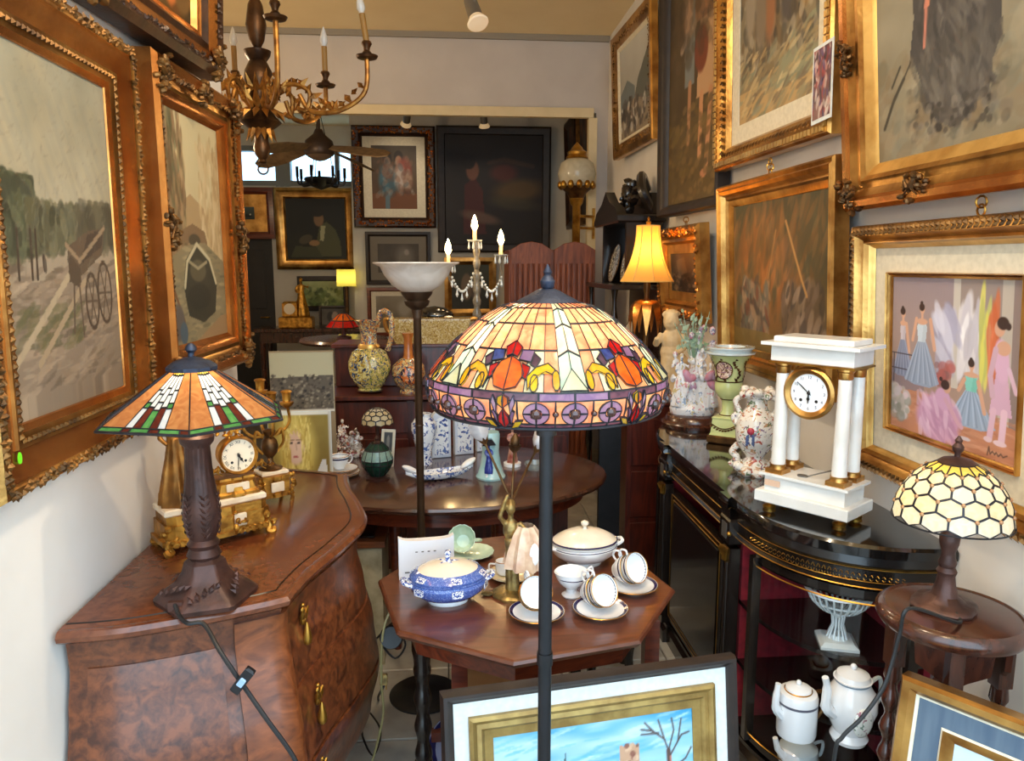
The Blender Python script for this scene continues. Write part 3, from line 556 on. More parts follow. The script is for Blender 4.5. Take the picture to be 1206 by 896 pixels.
b1=picture('blue sky painting with a bare tree, dark outer frame, propped on the floor',w,h,PK,DKF,A,(.331,1.49,.0),8.9,-8,mount=(.035,WMOUNT),inner=(.055,mat('dull gold moulding',(176,148,86),(140,112,60),rough=.4,metal=.5,sc=20)))
A=Art(60,90,(196,214,226),(150,170,180),23).noise(10,3,3); A.daub(40,0,1,0,.5,.08,.03,[(120,140,110),(176,170,150)],0,.4,.5)
GBLUE=mat('grey blue painted wood',(74,92,112),(92,108,124),rough=.5,sc=(40,4,4))
PL=[(0,0),(0,-.035,0),(.006,-.045,0),(.02,-.042,0),(.03,-.03,0),(.034,-.026,2),(.036,-.026,2),(.08,-.02,1),(.084,-.024,2),(.09,-.022,0),(.105,-.012,0)]
tl=at(1061,797,Z=.78); ang=math.radians(-53); Rm=rz(ang)@rx(math.radians(-8)); bl=tl-Rm@Vector((-.27,-.04,.785)); bl.z=.002
b2=picture('grey-blue and gold frame with pale sky, leaning in front of the round stool',.54,.785,PL,[GOLD,GBLUE,LINEN],A,bl,-53,-8)
# --- rear room pictures
def bp(u0,v0,u1,v1,Y,label,prof,fm,art,name='framed_painting',cat='painting',mount=None,tilt=2):
    a=at(u0,v1,Y=Y); b=at(u1,v0,Y=Y); return picture(label,b.x-a.x,b.z-a.z,prof,fm,art,((a.x+b.x)/2,Y,a.z),0,tilt,mount=mount,name=name,cat=cat)
A=Art(64,80,(70,60,50),(90,60,36),31).noise(12,4,4); A.p([(0,0),(1,0),(1,.25),(0,.25)],(110,66,36)); A.e(.35,.8,.1,.1,(40,32,30)); A.e(.35,.74,.07,.08,(150,110,86)); A.e(.36,.45,.2,.26,(60,96,112),0,.4); A.e(.36,.6,.14,.12,(110,90,80)); A.e(.6,.82,.1,.1,(40,32,30)); A.e(.6,.76,.07,.08,(150,110,86)); A.e(.72,.6,.16,.2,(130,56,44),0,.5); A.e(.62,.5,.12,.2,(176,160,150),0,.5); A.e(.8,.45,.1,.16,(150,120,100),0,.5); A.l([(.35,.25),(.34,.02)],.05,(90,110,120)); A.daub(70,.1,.95,.2,.8,.04,.05,[(60,70,76),(130,90,70),(96,60,46),(150,140,130)],0,1,.4)
PM=[(0,0),(0,-.05),(.02,-.07),(.07,-.06),(.09,-.04),(.1,-.045),(.11,-.03)]
bf=bp(418,150,512,268,8.38,'family portrait with linen mount in a chunky red-gold carved frame',PM,BROWNF,A,mount=(.09,LINEN)); a_=at(418,268,Y=8.38); b_=at(512,150,Y=8.38); carve(bf,b_.x-a_.x,b_.z-a_.z,.045,-.066,.028,.036,.03,.014,GOLDO,'scroll')
A=Art(80,80,(34,26,26),(30,22,18),32).noise(8,3,3); A.p([(.18,.1),(.42,.1),(.38,.5),(.3,.62),(.2,.55)],(70,24,20)); A.e(.28,.68,.065,.09,(120,76,56)); A.e(.24,.76,.07,.07,(30,20,18)); A.e(.6,.66,.14,.08,(80,34,26),0,.6); A.e(.75,.5,.25,.1,(110,80,30),.1,.7,.7); A.e(.7,.38,.25,.06,(70,60,36),-.1,.7,.7); A.e(.36,.25,.2,.05,(96,70,56),-.2,.6); A.l([(.45,.75),(.6,.78),(.9,.72)],.02,(76,50,34),.7)
bp(516,151,648,297,8.38,'large dark portrait of a seated woman in a black frame',[(0,0),(0,-.05),(.02,-.06),(.08,-.04),(.09,-.02)],DKF,A)
A=Art(50,44,(70,62,54),(84,76,66),33).noise(10,3,4); A.e(.65,.5,.2,.4,(130,122,112),0,.8,.7); A.e(.7,.7,.06,.1,(170,160,150),0,.6,.6)
A=Art(40,40,(60,62,48),(44,42,36),38).noise(14,3,3); A.e(.4,.5,.15,.3,(120,100,80)); A.e(.65,.45,.14,.28,(96,80,66))
bp(524,303,584,372,8.38,'small gilt framed figures hung below the large dark portrait',[(0,0),(0,-.05),(.04,-.06),(.08,-.03)],GOLD,A)
A=Art(50,44,(70,62,54),(84,76,66),33).noise(10,3,4); A.e(.65,.5,.2,.4,(130,122,112),0,.8,.7); A.e(.7,.7,.06,.1,(170,160,150),0,.6,.6)
bp(432,273,507,335,8.38,'pale grey print in a thin black frame under the family portrait',[(0,0),(0,-.03),(.03,-.035),(.05,-.02)],DKF,A,'framed_print','print',(.08,mat('grey mount',(120,112,100),rough=.8)))
A=Art(44,40,(140,128,108),(110,100,84),34).noise(14,3,4); A.e(.7,.6,.16,.25,(176,166,150),0,.7,.7)
bp(434,338,500,396,8.38,'lowest print on the rear pillar in a red-brown frame',[(0,0),(0,-.03),(.03,-.035),(.045,-.02)],MAHOG,A,'framed_print','print',(.05,LINEN))
A=Art(76,76,(22,22,18),(30,30,18),35).noise(5,3,3); A.p([(.45,.05),(.92,.05),(.9,.3),(.82,.5),(.68,.62),(.56,.55),(.5,.3)],(84,84,54)); A.e(.55,.66,.085,.12,(140,104,70)); A.e(.53,.77,.11,.07,(26,22,16)); A.p([(.58,.55),(.66,.55),(.62,.3),(.56,.32)],(180,172,130)); A.p([(.05,.03),(.6,.03),(.5,.2),(.15,.22)],(66,66,42)); A.e(.46,.27,.09,.05,(160,120,76)); A.e(.32,.33,.12,.07,(80,70,50),.4)
bp(328,222,418,317,9.1,'seated man peeling fruit in lamp light, gilt frame under the rear window',[(0,0),(0,-.05),(.03,-.07),(.06,-.05),(.1,-.04),(.12,-.02)],GOLD,A)
A=Art(40,36,(70,84,80),(50,56,50),36).noise(10,3,3); A.e(.5,.3,.3,.12,(30,34,36)); A.e(.7,.4,.06,.06,(206,200,180))
bp(262,221,322,281,9.1,'small seascape with broad gilt mount in a dark red frame',[(0,0),(0,-.04),(.05,-.05),(.08,-.03)],MAHOG,A,mount=(.14,GOLD))
A=Art(60,40,(176,184,130),(110,130,70),37).noise(14,4,5); A.daub(120,0,1,0,.7,.05,.08,[(90,110,56),(140,150,84),(190,196,140),(70,84,46)],0,1,.6)
bp(352,325,410,366,9.1,'green landscape in a black frame beside the rear table lamp',[(0,0),(0,-.03),(.05,-.035),(.06,-.02)],DKF,A)
for u,lab,sd in ((652,'narrow dark picture on the rear right wall, nearest the portrait',40),(672,'upright dark picture on the rear right wall by the lantern',41)):
    A=Art(40,60,(60,52,50),(40,36,34),sd).noise(20,4,3); A.daub(40,0,1,0,1,.1,.1,[(90,80,70),(40,40,46),(110,60,40)],0,1,.6)
    a=at(u,290,X=1.30); picture(lab,.62,1.1,[(0,0),(0,-.04),(.03,-.05),(.08,-.02)],BROWNF if sd==40 else GOLDD,A,(1.31,7.9-.75*(sd-40),2.0),-90,2)
# ------------------------------------------------------------ light fittings, seen ones and unseen added ones, that light the rooms
def bulbmat(name):
    m=bpy.data.materials.new(name); m.use_nodes=True; t=m.node_tree; t.nodes.remove(t.nodes['Principled BSDF']); e=N(t,'ShaderNodeEmission',Strength=BULB_E); e.inputs[0].default_value=lin((255,222,160)); r=N(t,'ShaderNodeBsdfTransparent'); x=N(t,'ShaderNodeMixShader'); x.inputs[0].default_value=.75
    t.links.new(e.outputs[0],x.inputs[1]); t.links.new(r.outputs[0],x.inputs[2]); t.links.new(x.outputs[0],t.nodes['Material Output'].inputs[0]); return m
STEELG=mat('grey steel',(120,116,110),rough=.4,metal=.6)
def warm_bulb(name,root,loc,power,col=(1,.62,.28),r=.03):
    l=bpy.data.lights.new(name,'POINT'); l.energy=power; l.color=col; l.shadow_soft_size=r
    o=bpy.data.objects.new(name,l); link(o,root); o.location=loc; return o
def spotlight(loc,aim,power,label,group=None,col=(1,.80,.56),drop=.2,glow=6):
    t=thing('ceiling_spotlight',label,'spotlight',loc,0,group)
    obj('ceiling_plate',M().lathe([(.05,0),(.05,-.02),(.035,-.03)],16),STEELG,t); obj('arm',M().tube([(0,0,-.02),(0,0,.04-drop)],.011),STEELG,t)
    d=(Vector(aim)-Vector(loc)-Vector((0,0,-drop))).normalized(); R=d.to_track_quat('Z','Y').to_matrix()
    obj('lamp_housing',M().lathe([(.001,-.1),(.032,-.095),(.036,-.02),(.036,.03),(.03,.03),(.03,-.02),(.001,-.03)],18,R=R,c=(0,0,-drop)),STEELG,t)
    obj('bulb',M().lathe([(.02,-.02),(.03,.01),(.055,.055),(.05,.062),(.001,.066)],18,R=R,c=(0,0,-drop)),mat('frosted bulb',(226,216,200),emit=glow,ec=(255,206,140)),t)
    l=bpy.data.lights.new('spot','SPOT'); l.energy=power; l.color=col; l.spot_size=math.radians(110); l.spot_blend=.8; l.shadow_soft_size=.06
    o=bpy.data.objects.new('spot',l); link(o,t); o.location=Vector((0,0,-drop))+d*.08; o.rotation_euler=(R@Matrix.Rotation(PI,3,'X')).to_euler(); return t
spotlight((.14,3.95,CZ),(.5,3.3,1.6),SPOT_W*.6,'steel ceiling spotlight hanging before the cream archway',drop=.62,glow=.3)
spotlight((.55,1.35,CZ),(-.8,1.9,1.7),SPOT_W*1.6,'unseen steel ceiling spotlight added to brighten the left wall',None)  # spot out of view, added to brighten the left wall pictures
spotlight((-.2,1.5,CZ),(1.3,2.5,1.8),SPOT_W*1.6,'unseen steel ceiling spotlight added to brighten the right wall',None)  # second unseen spot, put in to warm the right wall
spotlight((-.4,7.6,3.21),(-.6,8.3,2.3),SPOT_W*REAR,'steel spotlight on the rear ceiling before the family portrait',glow=.3)
def globe(loc,power,label):  # fill globes out of view, added to brighten the ceiling and header wall
    t=thing('added_globe_light',label,'added fill light',loc,0); obj('rod',M().tube([(0,0,.1),(0,0,CZ-loc[2])],.008),BRASS,t); obj('globe',M().blob((0,0,0),.12,24,14),bulbmat('globe glass'),t); warm_bulb('added_globe_bulb',t,(0,0,0),power,(1,.76,.48),.1)
globe((-1.9,4.4,2.3),FILL_GLOBE_W,'added white glass globe on a brass rod, unseen behind the left wall end')
globe((.35,.75,3.05),FILL_GLOBE_W*.6,'added white glass globe on a brass rod, unseen near the shop entrance')
spotlight((.35,7.6,3.21),(.5,8.3,1.6),SPOT_W*REAR*.5,'steel spotlight on the rear ceiling before the dark portrait',glow=.3)
# ------------------------------------------------------------ stained glass
def glass_shade(root,surf,panes,n,rot0,w=.0022,h=.002,lead=None,step=7):
    lead=lead or LEAD; lb=M(); made=[]
    for name,poly,m,lift in panes:
        P=[]
        for i in range(len(poly)):
            (a0,t0),(a1,t1)=poly[i],poly[(i+1)%len(poly)]; k=max(1,int(math.ceil(max(abs(a1-a0)/step,abs(t1-t0)/.34))))
            for j in range(k): P.append((a0+(a1-a0)*j/k,t0+(t1-t0)*j/k))
        ca=sum(p[0] for p in P)/len(P); ct=sum(p[1] for p in P)/len(P)
        def sf(a,t,o=0):
            p=surf(a,t); da=surf(a+.3,t)-p; dt=surf(a,t+.004)-p; nn=dt.cross(da)
            if nn.length<1e-12: nn=p.copy()
            nn.normalize()
            if nn.x*p.x+nn.y*p.y+nn.z*.02<0: nn.negate()
            return p+nn*o
        n_=len(P); top=[sf(a,t,lift) for a,t in P]; c=sf(ca,ct,lift); bot=[sf(a,t,lift-.002) for a,t in P]
        b=M().add(top+[c]+bot,[(i,(i+1)%n_,n_) for i in range(n_)]+[(i,n_+1+i,n_+1+(i+1)%n_,(i+1)%n_) for i in range(n_)])
        made.append((name,mesh(name,b,m,smooth=60)))
        hi=[sf(a,t,lift+h) for a,t in P]; ins=[]; inl=[]
        for (a,t),q in zip(P,top):
            d=(c-q); L=d.length; k=min(.45,w/max(L,1e-6)); a2,t2=a+(ca-a)*k,t+(ct-t)*k; ins.append(sf(a2,t2,lift+h)); inl.append(sf(a2,t2,lift))
        lo=[sf(a,t,-.003) for a,t in P]
        lb.add(hi+ins+inl+lo,[f for i in range(n_) for f in ((i,(i+1)%n_,n_+(i+1)%n_,n_+i),(n_+i,n_+(i+1)%n_,2*n_+(i+1)%n_,2*n_+i),(3*n_+i,3*n_+(i+1)%n_,(i+1)%n_,i))])
    lm=mesh('leading',lb,lead,smooth=30)
    for k in range(n):
        r=rot0+2*PI*k/n
        for name,me in made:
            o=bpy.data.objects.new(name,me); link(o,root); o.rotation_euler=(0,0,r)
        o=bpy.data.objects.new('leading',lm); link(o,root); o.rotation_euler=(0,0,r); o['kind']='stuff'
def G(name,c,c2=None,tr=.5): return pane(name,c,c2,tr)
g_cream=G('cream glass',(238,226,196),(226,222,176)); g_salm=G('salmon glass',(246,170,124),(232,134,96)); g_peach=G('peach glass',(250,192,136),(244,160,108)); g_org=G('orange glass',(240,120,40),(226,86,24)); g_red=G('red glass',(214,30,24),(180,16,20),.45)
g_pale=G('pale green glass',(190,222,196),(222,228,190)); g_blue=G('blue glass',(64,84,150),(50,60,120)); g_pur=G('purple glass',(130,96,140),(150,116,150)); g_yel=G('yellow glass',(244,206,40),(236,170,30)); g_viol=G('dark violet glass',(110,74,90),(84,56,74)); g_lil=G('lilac glass',(190,160,184),(170,140,176))
JEWEL=mat('brown glass jewel',(70,22,10),(36,10,8),rough=.08,coat=.8,sc=40)
# --- large floor lamp
FLY=1.33; fx=at(644,448,Y=FLY).x; zz=lambda v,Y=FLY,u=644: at(u,v,Y=Y).z
fl_=thing('floor_lamp','tall black floor lamp with wide domed stained glass shade of flowers and jewels','lamp',(fx,FLY,0))
obj('base',M().lathe([(.001,0),(.105,0),(.108,.012),(.095,.02),(.07,.03),(.03,.045),(.02,.07),(.001,.07)],40),BLKM,fl_)
zr=zz(477); zs=zz(440); zc=zz(355); zt=zz(318); RS=.2140
pb=M().lathe([(.013,.05),(.013,zr+.0)],16).lathe([(.0155,.86),(.0155,.885)],16).lathe([(.019,zr-.055),(.019,zr-.03),(.0235,zr-.025),(.0235,zr-.012),(.017,zr-.006),(.012,zr+.02),(.012,zc-.01)],18)
obj('pole',pb,BLKM,fl_)
def profF(t):
    if t<=1:
        r=.05+(RS-.05)*t; z=zc+(zs-zc)*(t**1.75); return r,z
    k=t-1; return RS-.012*k*k+.003*math.sin(PI*k),zs+(zr-zs)*k
def surfF(a,t):
    r,z=profF(t); q=math.radians(a); return Vector((r*math.cos(q),r*math.sin(q),z))
def ell(a,t,da,dt,n=10,rot=0): return [(a+da*math.cos(2*PI*i/n)*math.cos(rot)-da*math.sin(2*PI*i/n)*math.sin(rot),t+dt*(math.sin(2*PI*i/n)*math.cos(rot)+math.cos(2*PI*i/n)*math.sin(rot))) for i in range(n)]
PF_=[]; cols=[-30,-21.5,-13,-6,0,6,13,21.5,30]; ts=[0,.2,.44,.70,1]
for c in range(8):
    for r in range(4):
        a0,a1=cols[c],cols[c+1]; mid=2<c<5
        if mid:
            s_=.05; up=lambda a,t: t if t in(0,1) else (t-s_*(1-abs(a)/6)*0+ .05*abs(a)/6)
            poly=[(a0,up(a0,ts[r])),(a1,up(a1,ts[r])),(a1,up(a1,ts[r+1])),(a0,up(a0,ts[r+1]))]; m=(g_cream,g_pale,g_cream,g_pale)[r]
        else: poly=[(a0,ts[r]),(a1,ts[r]),(a1,ts[r+1]),(a0,ts[r+1])]; m=((g_salm,g_peach,g_salm,g_peach),(g_peach,g_salm,g_peach,g_cream),(g_org if False else g_salm,g_peach,g_salm,g_salm))[(c if c<4 else 7-c)][r]
        PF_.append(('pane',poly,m,0))
L=.0022
for s in (-1,1):
    X=lambda pl: [(s*a,t) for a,t in pl]
    if s==1: f=lambda a:a
    PF_+=[('petal',X([(30,.62),(25,.68),(27,.76),(30,.74)]),g_red,L),('petal',X([(25,.70),(18,.70),(19,.80),(26,.78)]),g_blue if s>0 else g_pur,L),('petal',X([(18.5,.72),(14.5,.77),(17,.84),(20,.81)]),g_viol,L),
      ('petal',X([(30,.75),(25,.79),(22,.88),(25,.97),(30,.99)]),g_org,L),('petal',X([(24,.80),(19.5,.83),(21,.92),(23,.90)]),g_red,L),
      ('scroll_pane',X([(21,.90),(17,.83),(11,.80),(7.5,.85),(9,.88),(12,.86),(16,.89),(20,.985)]),g_yel,L),('drop_pane',X(ell(7.6,.92,1.9,.07)),g_yel,L),('drop_pane',X(ell(17.2,.94,2.0,.06)),g_yel,L)]
PF_.append(('triangle_pane',[(0,.84),(6,.99),(-6,.99)],g_cream,L))
for a0,a1 in ((-30,-15),(-15,0),(0,15),(15,30)): PF_.append(('band_pane',[(a0,1.0),(a1,1.0),(a1,1.2),(a0,1.2)],g_pur if a0 in(-15,0) else g_viol,0))
for a0,a1 in ((-30,-24),(-24,-16),(-16,-8),(-8,0),(0,8),(8,16),(16,24),(24,30)):
    PF_.append(('band_pane',[(a0,1.2),(a1,1.2),(a1,1.86),(a0,1.86)],g_peach if a0%16 else g_salm,0)); PF_.append(('rim_pane',[(a0,1.86),(a1,1.86),(a1,2),(a0,2)],g_viol,0))
for c in (-16,0,16):
    for k in range(4):
        o=[]; 
        for j in range(5): q=PI/2*k+PI/8*j; o.append((c+5.7*math.cos(q),1.55+.31*math.sin(q)))
        for j in range(4,-1,-1): q=PI/2*k+PI/8*j; o.append((c+2.4*math.cos(q),1.55+.13*math.sin(q)))
        PF_.append(('ring_pane',o,g_lil,L*.8))
for sgn in (-1,1):
    X=lambda pl: [(sgn*(30-a),t) for a,t in pl]
    PF_+=[('drop_pane',X([(0,1.05),(2.4,1.12),(2.6,1.3),(0,1.42)]),g_org if sgn<0 else g_yel,L*1.4),('drop_pane',X([(0,1.42),(2.3,1.62),(2.6,1.82),(0,1.98)]),g_red,L*1.6),('petal',X([(2.6,1.3),(4.6,1.06),(5.4,1.25),(3.2,1.6)]),g_lil,L*1.2),('petal',X([(3,1.9),(5.2,1.5),(4.2,1.45),(2.6,1.6)]),g_pur,L*1.2),('petal',X([(2.8,1.97),(5,1.74),(8.6,1.72),(6.5,1.92)]),g_yel,L*1.8)]
ROT=math.radians(-90-4.7+9)
glass_shade(fl_,surfF,PF_,6,ROT,w=.0017,h=.0013)
jm=M().blob((0,0,0),(.0085,.0085,.006),12,6); jmesh=mesh('jewel',jm,JEWEL); jmesh.shade_smooth()
for k in range(6):
    for c,sc in ((-16,1),(0,1),(16,1),(-8,.6),(8,.6)):
        p=surfF(c,1.55); q=ROT+2*PI*k/6; p=rz(q)@p; o=bpy.data.objects.new('jewel',jmesh); link(o,fl_); o.location=p*1.0+Vector((p.x,p.y,0)).normalized()*.004; a=math.atan2(p.y,p.x); o.rotation_euler=(0,PI/2,a); o.scale=(sc,sc,1)
rim=M().tube([Vector((RS-.011)*1.0*np.array([math.cos(2*PI*i/72),math.sin(2*PI*i/72),0]))+Vector((0,0,zr)) for i in range(72)],.003,6,closed=True); obj('rim',rim,LEAD,fl_)
CAPM=mat('blue grey bronze',(58,68,88),(44,50,66),rough=.45,metal=.5,sc=40,bm=.3,bs=200)
obj('cap',M().lathe([(.054,zc-.006),(.055,zc),(.048,zc+.005),(.034,zc+.012),(.02,zc+.02),(.012,zc+.023)],40,rf=lambda a,z:1+.02*math.cos(24*a)),CAPM,fl_)
obj('finial',M().lathe([(.006,zc+.02),(.012,zc+.026),(.0135,zc+.036),(.009,zc+.043),(.006,zc+.047),(.008,zc+.052),(.004,zc+.06),(.001,zc+.066)],18),CAPM,fl_)
for k in range(3):
    a=2*PI*k/3+1.45; bl=(.085*math.cos(a),.085*math.sin(a),zs+.045)
    obj('bulb',M().lathe([(.008,-.03),(.02,-.005),(.024,.015),(.012,.036),(.001,.04)],12,c=bl),bulbmat('lamp bulb'),fl_); warm_bulb('bulb_light',fl_,(bl[0],bl[1],bl[2]),FLOOR_LAMP_W,(1,.80,.60))
# --- small table lamp with pearl net shade
LR=.119; sy=1.50; sx=at(1118,640,Y=sy).x
sl=thing('table_lamp','small stained glass lamp with cream honeycomb shade on the round stool','lamp',(sx,sy,.86))
z2=lambda v: at(1118,v,Y=sy).z-.86
zb_=z2(612); zt_=z2(545); 
def surfS(a,t):
    ph=.30+1.20*t; r=LR*math.sin(ph)/math.sin(1.5); z=zb_+(zt_-zb_)*(math.cos(ph)-math.cos(1.5))/(math.cos(.30)-math.cos(1.5)); q=math.radians(a); return Vector((r*math.cos(q),r*math.sin(q),z))
wg=[G('milky glass',(250,240,206),(240,226,180),.55),G('pearl glass',(240,240,228),(246,236,206),.55)]; wy=G('warm yellow glass',(252,226,120),(246,208,96),.6)
np_=14; da=360/np_; hw=da/2; PS=[('ray_pane',[(-hw,0),(hw,0),(hw,.225),(0,.16),(-hw,.225)],wy,0)]
for i in range(4):
    c=0 if i%2==0 else hw; t0=.16+.195*i; t1=t0+.26; q=.065
    PS.append(('pane',[(c,t0),(c+hw,t0+q),(c+hw,t1-q),(c,t1),(c-hw,t1-q),(c-hw,t0+q)],wg[i%2],0))
glass_shade(sl,surfS,PS,np_,0,w=.0024,h=.0016)
bead=mat('amber bead',(190,140,90),(150,96,60),rough=.15,coat=.6,sc=60)
bm_=mesh('bead',M().blob((0,0,0),(.0048,.0048,.004),8,5),bead); bm_.shade_smooth()
for i in range(4):
    for k in range(np_):
        p=surfS(k*da+(hw if i%2==0 else 0),.16+.195*i+.065)
        o=bpy.data.objects.new('bead',bm_); link(o,sl); o.location=p+Vector((p.x,p.y,0)).normalized()*.002; o.rotation_euler=(0,PI/2*.8,math.atan2(p.y,p.x))
obj('cap',M().lathe([(.037,zt_-.004),(.038,zt_+.002),(.03,zt_+.008),(.015,zt_+.012),(.006,zt_+.014),(.006,zt_+.022),(.011,zt_+.028),(.012,zt_+.036),(.006,zt_+.044),(.008,zt_+.05),(.002,zt_+.06)],24),BRONZE,sl)
cl_=[(.066,0),(.069,.006),(.064,.012),(.054,.014),(.043,.018),(.028,.030),(.02,.055),(.017,.075),(.021,.085),(.016,.095),(.019,.105),(.015,.118),(.014,.13),(.02,.15),(.021,.165),(.014,.18),(.012,zb_+.01),(.008,zb_+.012),(.005,zt_)]
obj('stem',M().lathe([p for p in cl_ if p[0]<.044],24,rf=lambda a,z:1+(.05*math.cos(8*a) if z>.03 and z<.08 else 0)),BRONZE,sl)
obj('base',M().lathe(cl_[:6],48,rf=lambda a,z:1+(.05*math.cos(4*a)-.02*math.cos(12*a))),BRONZE,sl)
bl=(.0,.03,zb_+.045); obj('bulb',M().lathe([(.008,-.03),(.02,-.005),(.024,.015),(.012,.036),(.001,.04)],12,c=bl),bpy.data.materials['lamp bulb'],sl); warm_bulb('bulb_light',sl,bl,SMALL_LAMP_W,(1,.76,.46))
rimS=M().tube([surfS(360*i/56,1.0) for i in range(56)],.002,5,closed=True); obj('rim',rimS,LEAD,sl)
cpt=[(sx-.01,sy-.055,.872),(sx-.03,sy-.09,.868)]+[tuple(at(u,v,Y=y)) for u,v,y in ((1072,716,1.34),(1060,745,1.34),(1052,775,1.34),(1040,810,1.33),(1015,845,1.32),(992,868,1.32),(982,896,1.32))]+[(at(975,930,Y=1.33).x,1.33,.3),(.85,1.33,.02),(.7,1.3,.012)]
tag(obj('power_cord',M().tube(spline(cpt,8),.004,6),CORD),'black flex hanging from the small honeycomb lamp past the cabinet','cord')
# --- left table lamp with six sided shade
ly=1.60; lx=at(243,690,Y=ly).x
ml=thing('table_lamp','bronze table lamp with six sided orange, white and green glass shade on the commode','lamp',(lx,ly,.9))
z3=lambda v: at(235,v,Y=ly).z-.9
mb,mt=z3(490),z3(432); MR=.198; MT=.038
def surfM(a,t):  # one of six flat faces: a = -30..30 across, t 0..1 down
    k=math.tan(math.radians(a))/math.tan(math.radians(30)); r=(MT+(MR-MT)*t)*math.cos(PI/6); h=(MT+(MR-MT)*t)*.5
    return Vector((r,h*k,mt+(mb-mt)*t))
inv=lambda s: math.degrees(math.atan(s*math.tan(math.radians(30))))
g_w=G('white opal glass',(236,240,240),(220,228,234),.5); g_o=G('amber slag glass',(208,142,84),(188,116,66),.45); g_gr=G('green glass',(110,176,96),(80,150,76),.5); g_b=G('brown glass',(120,52,34),(96,40,30),.45); g_y=G('yellow glass strip',(250,206,50),(244,226,120),.55)
PM_=[]; sb=[-1,-.46,-.28,-.10,.10,.28,.46,1]
rows_={0:[(0,.93,g_o)],1:[(0,.10,g_y),(.10,.34,g_w),(.34,.54,g_w),(.54,.62,g_gr),(.62,.93,g_w)],2:[(0,.10,g_y),(.10,.40,g_w),(.40,.60,g_w),(.60,.93,g_b)],3:[(0,.10,g_y),(.10,.30,g_w),(.30,.52,g_w),(.52,.64,g_w),(.64,.93,g_gr)]}
for i in range(7):
    for t0,t1,m in rows_[min(i,6-i)]:
        if i in (0,6): m=g_o
        d=.04*(0 if i in(0,6) else 1)
        def tv(s,t): return t if t in (0,.93) else t+.05*(.5-abs(s))*d/.04*.8
        PM_.append(('pane',[(inv(sb[i]),tv(sb[i],t0)),(inv(sb[i+1]),tv(sb[i+1],t0)),(inv(sb[i+1]),tv(sb[i+1],t1)),(inv(sb[i]),tv(sb[i],t1))],m,0))
bs_=[-1,-.48,-.30,.12,.34,.8,1]
for i in range(6): PM_.append(('border_pane',[(inv(bs_[i]),.93),(inv(bs_[i+1]),.93),(inv(bs_[i+1]),1),(inv(bs_[i]),1)],(g_gr,g_b,g_gr,g_b,g_gr,g_b)[i],0))
mr0=math.radians(-45)
glass_shade(ml,surfM,PM_,6,mr0,w=.0018,h=.0014,step=60)
obj('rim',M().tube([rz(mr0+PI/3*k)@surfM(-30,1) for k in range(6)],.003,6,closed=True),LEAD,ml)
obj('cap',M().lathe([(.05,mt-.006),(.05,mt+.002),(.036,mt+.012),(.016,mt+.02),(.006,mt+.022),(.006,mt+.03),(.012,mt+.036),(.01,mt+.044),(.004,mt+.05)],24,rf=lambda a,z:1+.03*math.cos(12*a)),CAPM,ml)
hx=lambda a,z: math.cos(PI/6)/math.cos((a+PI/6-mr0-PI/6)%(PI/3)-PI/6)
obj('base',M().lathe([(.108,0),(.11,.01),(.1,.02),(.066,.042),(.05,.062),(.043,.085),(.03,.095)],60,rf=hx).box((-.035,-.085,.02),(.03,.012,.02)),BRONZE,ml,smooth=25)
orn=M()
for k in range(6):
    a=mr0+PI/3*k+PI/6
    for j in range(5): leafM(orn,rz(a)@Vector((.085-.007*j,(j-2)*.014,.032+.004*j)),rz(a)@Vector((-.7,.3*(j-2),.5)).normalized(),rz(a)@Vector((.6,0,.8)),.02,.006,.005)
obj('base_relief',orn,BRONZE,ml,kind='stuff',smooth=0)
zs3=z3(520)
obj('stem',M().lathe([(.03,.09),(.036,.1),(.029,.115),(.034,.125),(.026,.135),(.033,.15),(.0385,.185),(.037,.22),(.031,.25),(.0275,.28),(.026,zs3-.01),(.034,zs3),(.036,zs3+.012),(.024,zs3+.02)],48,rf=lambda a,z:1+(.035*math.cos(16*a) if .22<z<zs3-.012 else 0)),BRONZE,ml)
orn=M()
for k in range(6):
    for i in range(7):
        for s in (-1,1):
            z=.15+.014*i; r=.0335+.005*math.sin((z-.14)/.11*PI); a=PI/3*k+s*.14; leafM(orn,(r*math.cos(a),r*math.sin(a),z),Vector((-math.sin(a)*s*.8,math.cos(a)*s*.8,1)).normalized(),(math.cos(a),math.sin(a),0),.018,.003,.003)
obj('leaf_relief',orn,BRONZE,ml,kind='stuff',smooth=0)
bl=(.0,0,mb+.06); obj('bulb',M().lathe([(.008,-.03),(.02,-.005),(.024,.015),(.012,.036),(.001,.04)],12,c=bl),bpy.data.materials['lamp bulb'],ml); warm_bulb('bulb_light',ml,bl,LEFT_LAMP_W,(1,.78,.5))
cp=[(lx-.035,ly-.09,.925),(lx-.02,ly-.11,.91),(lx+.005,ly-.135,.905)]+[tuple(at(u,v,Y=y)) for u,v,y in ((240,735,1.47),(258,765,1.43),(276,792,1.415),(292,815,1.415),(315,848,1.40),(345,890,1.39),(360,925,1.38))]
tag(obj('power_cord',M().tube(spline(cp,8),.0045,8),CORD),'black flex with inline switch running over the commode edge from the left lamp','cord')
sw=thing('cord_switch','black inline rocker switch on the left lamp cord over the commode end','switch',at(286,801,Y=1.408)); sw.rotation_euler=(0,math.radians(38),math.radians(-5))
obj('body',M().box((0,0,0),(.02,.016,.062),ch=.004),BLKM,sw); obj('rocker',M().box((0,-.009,0),(.012,.005,.02),ch=.002),mat('pale rocker',(150,180,210),rough=.4),sw)
INKW=mat('dark inlay',(24,14,10),rough=.3)
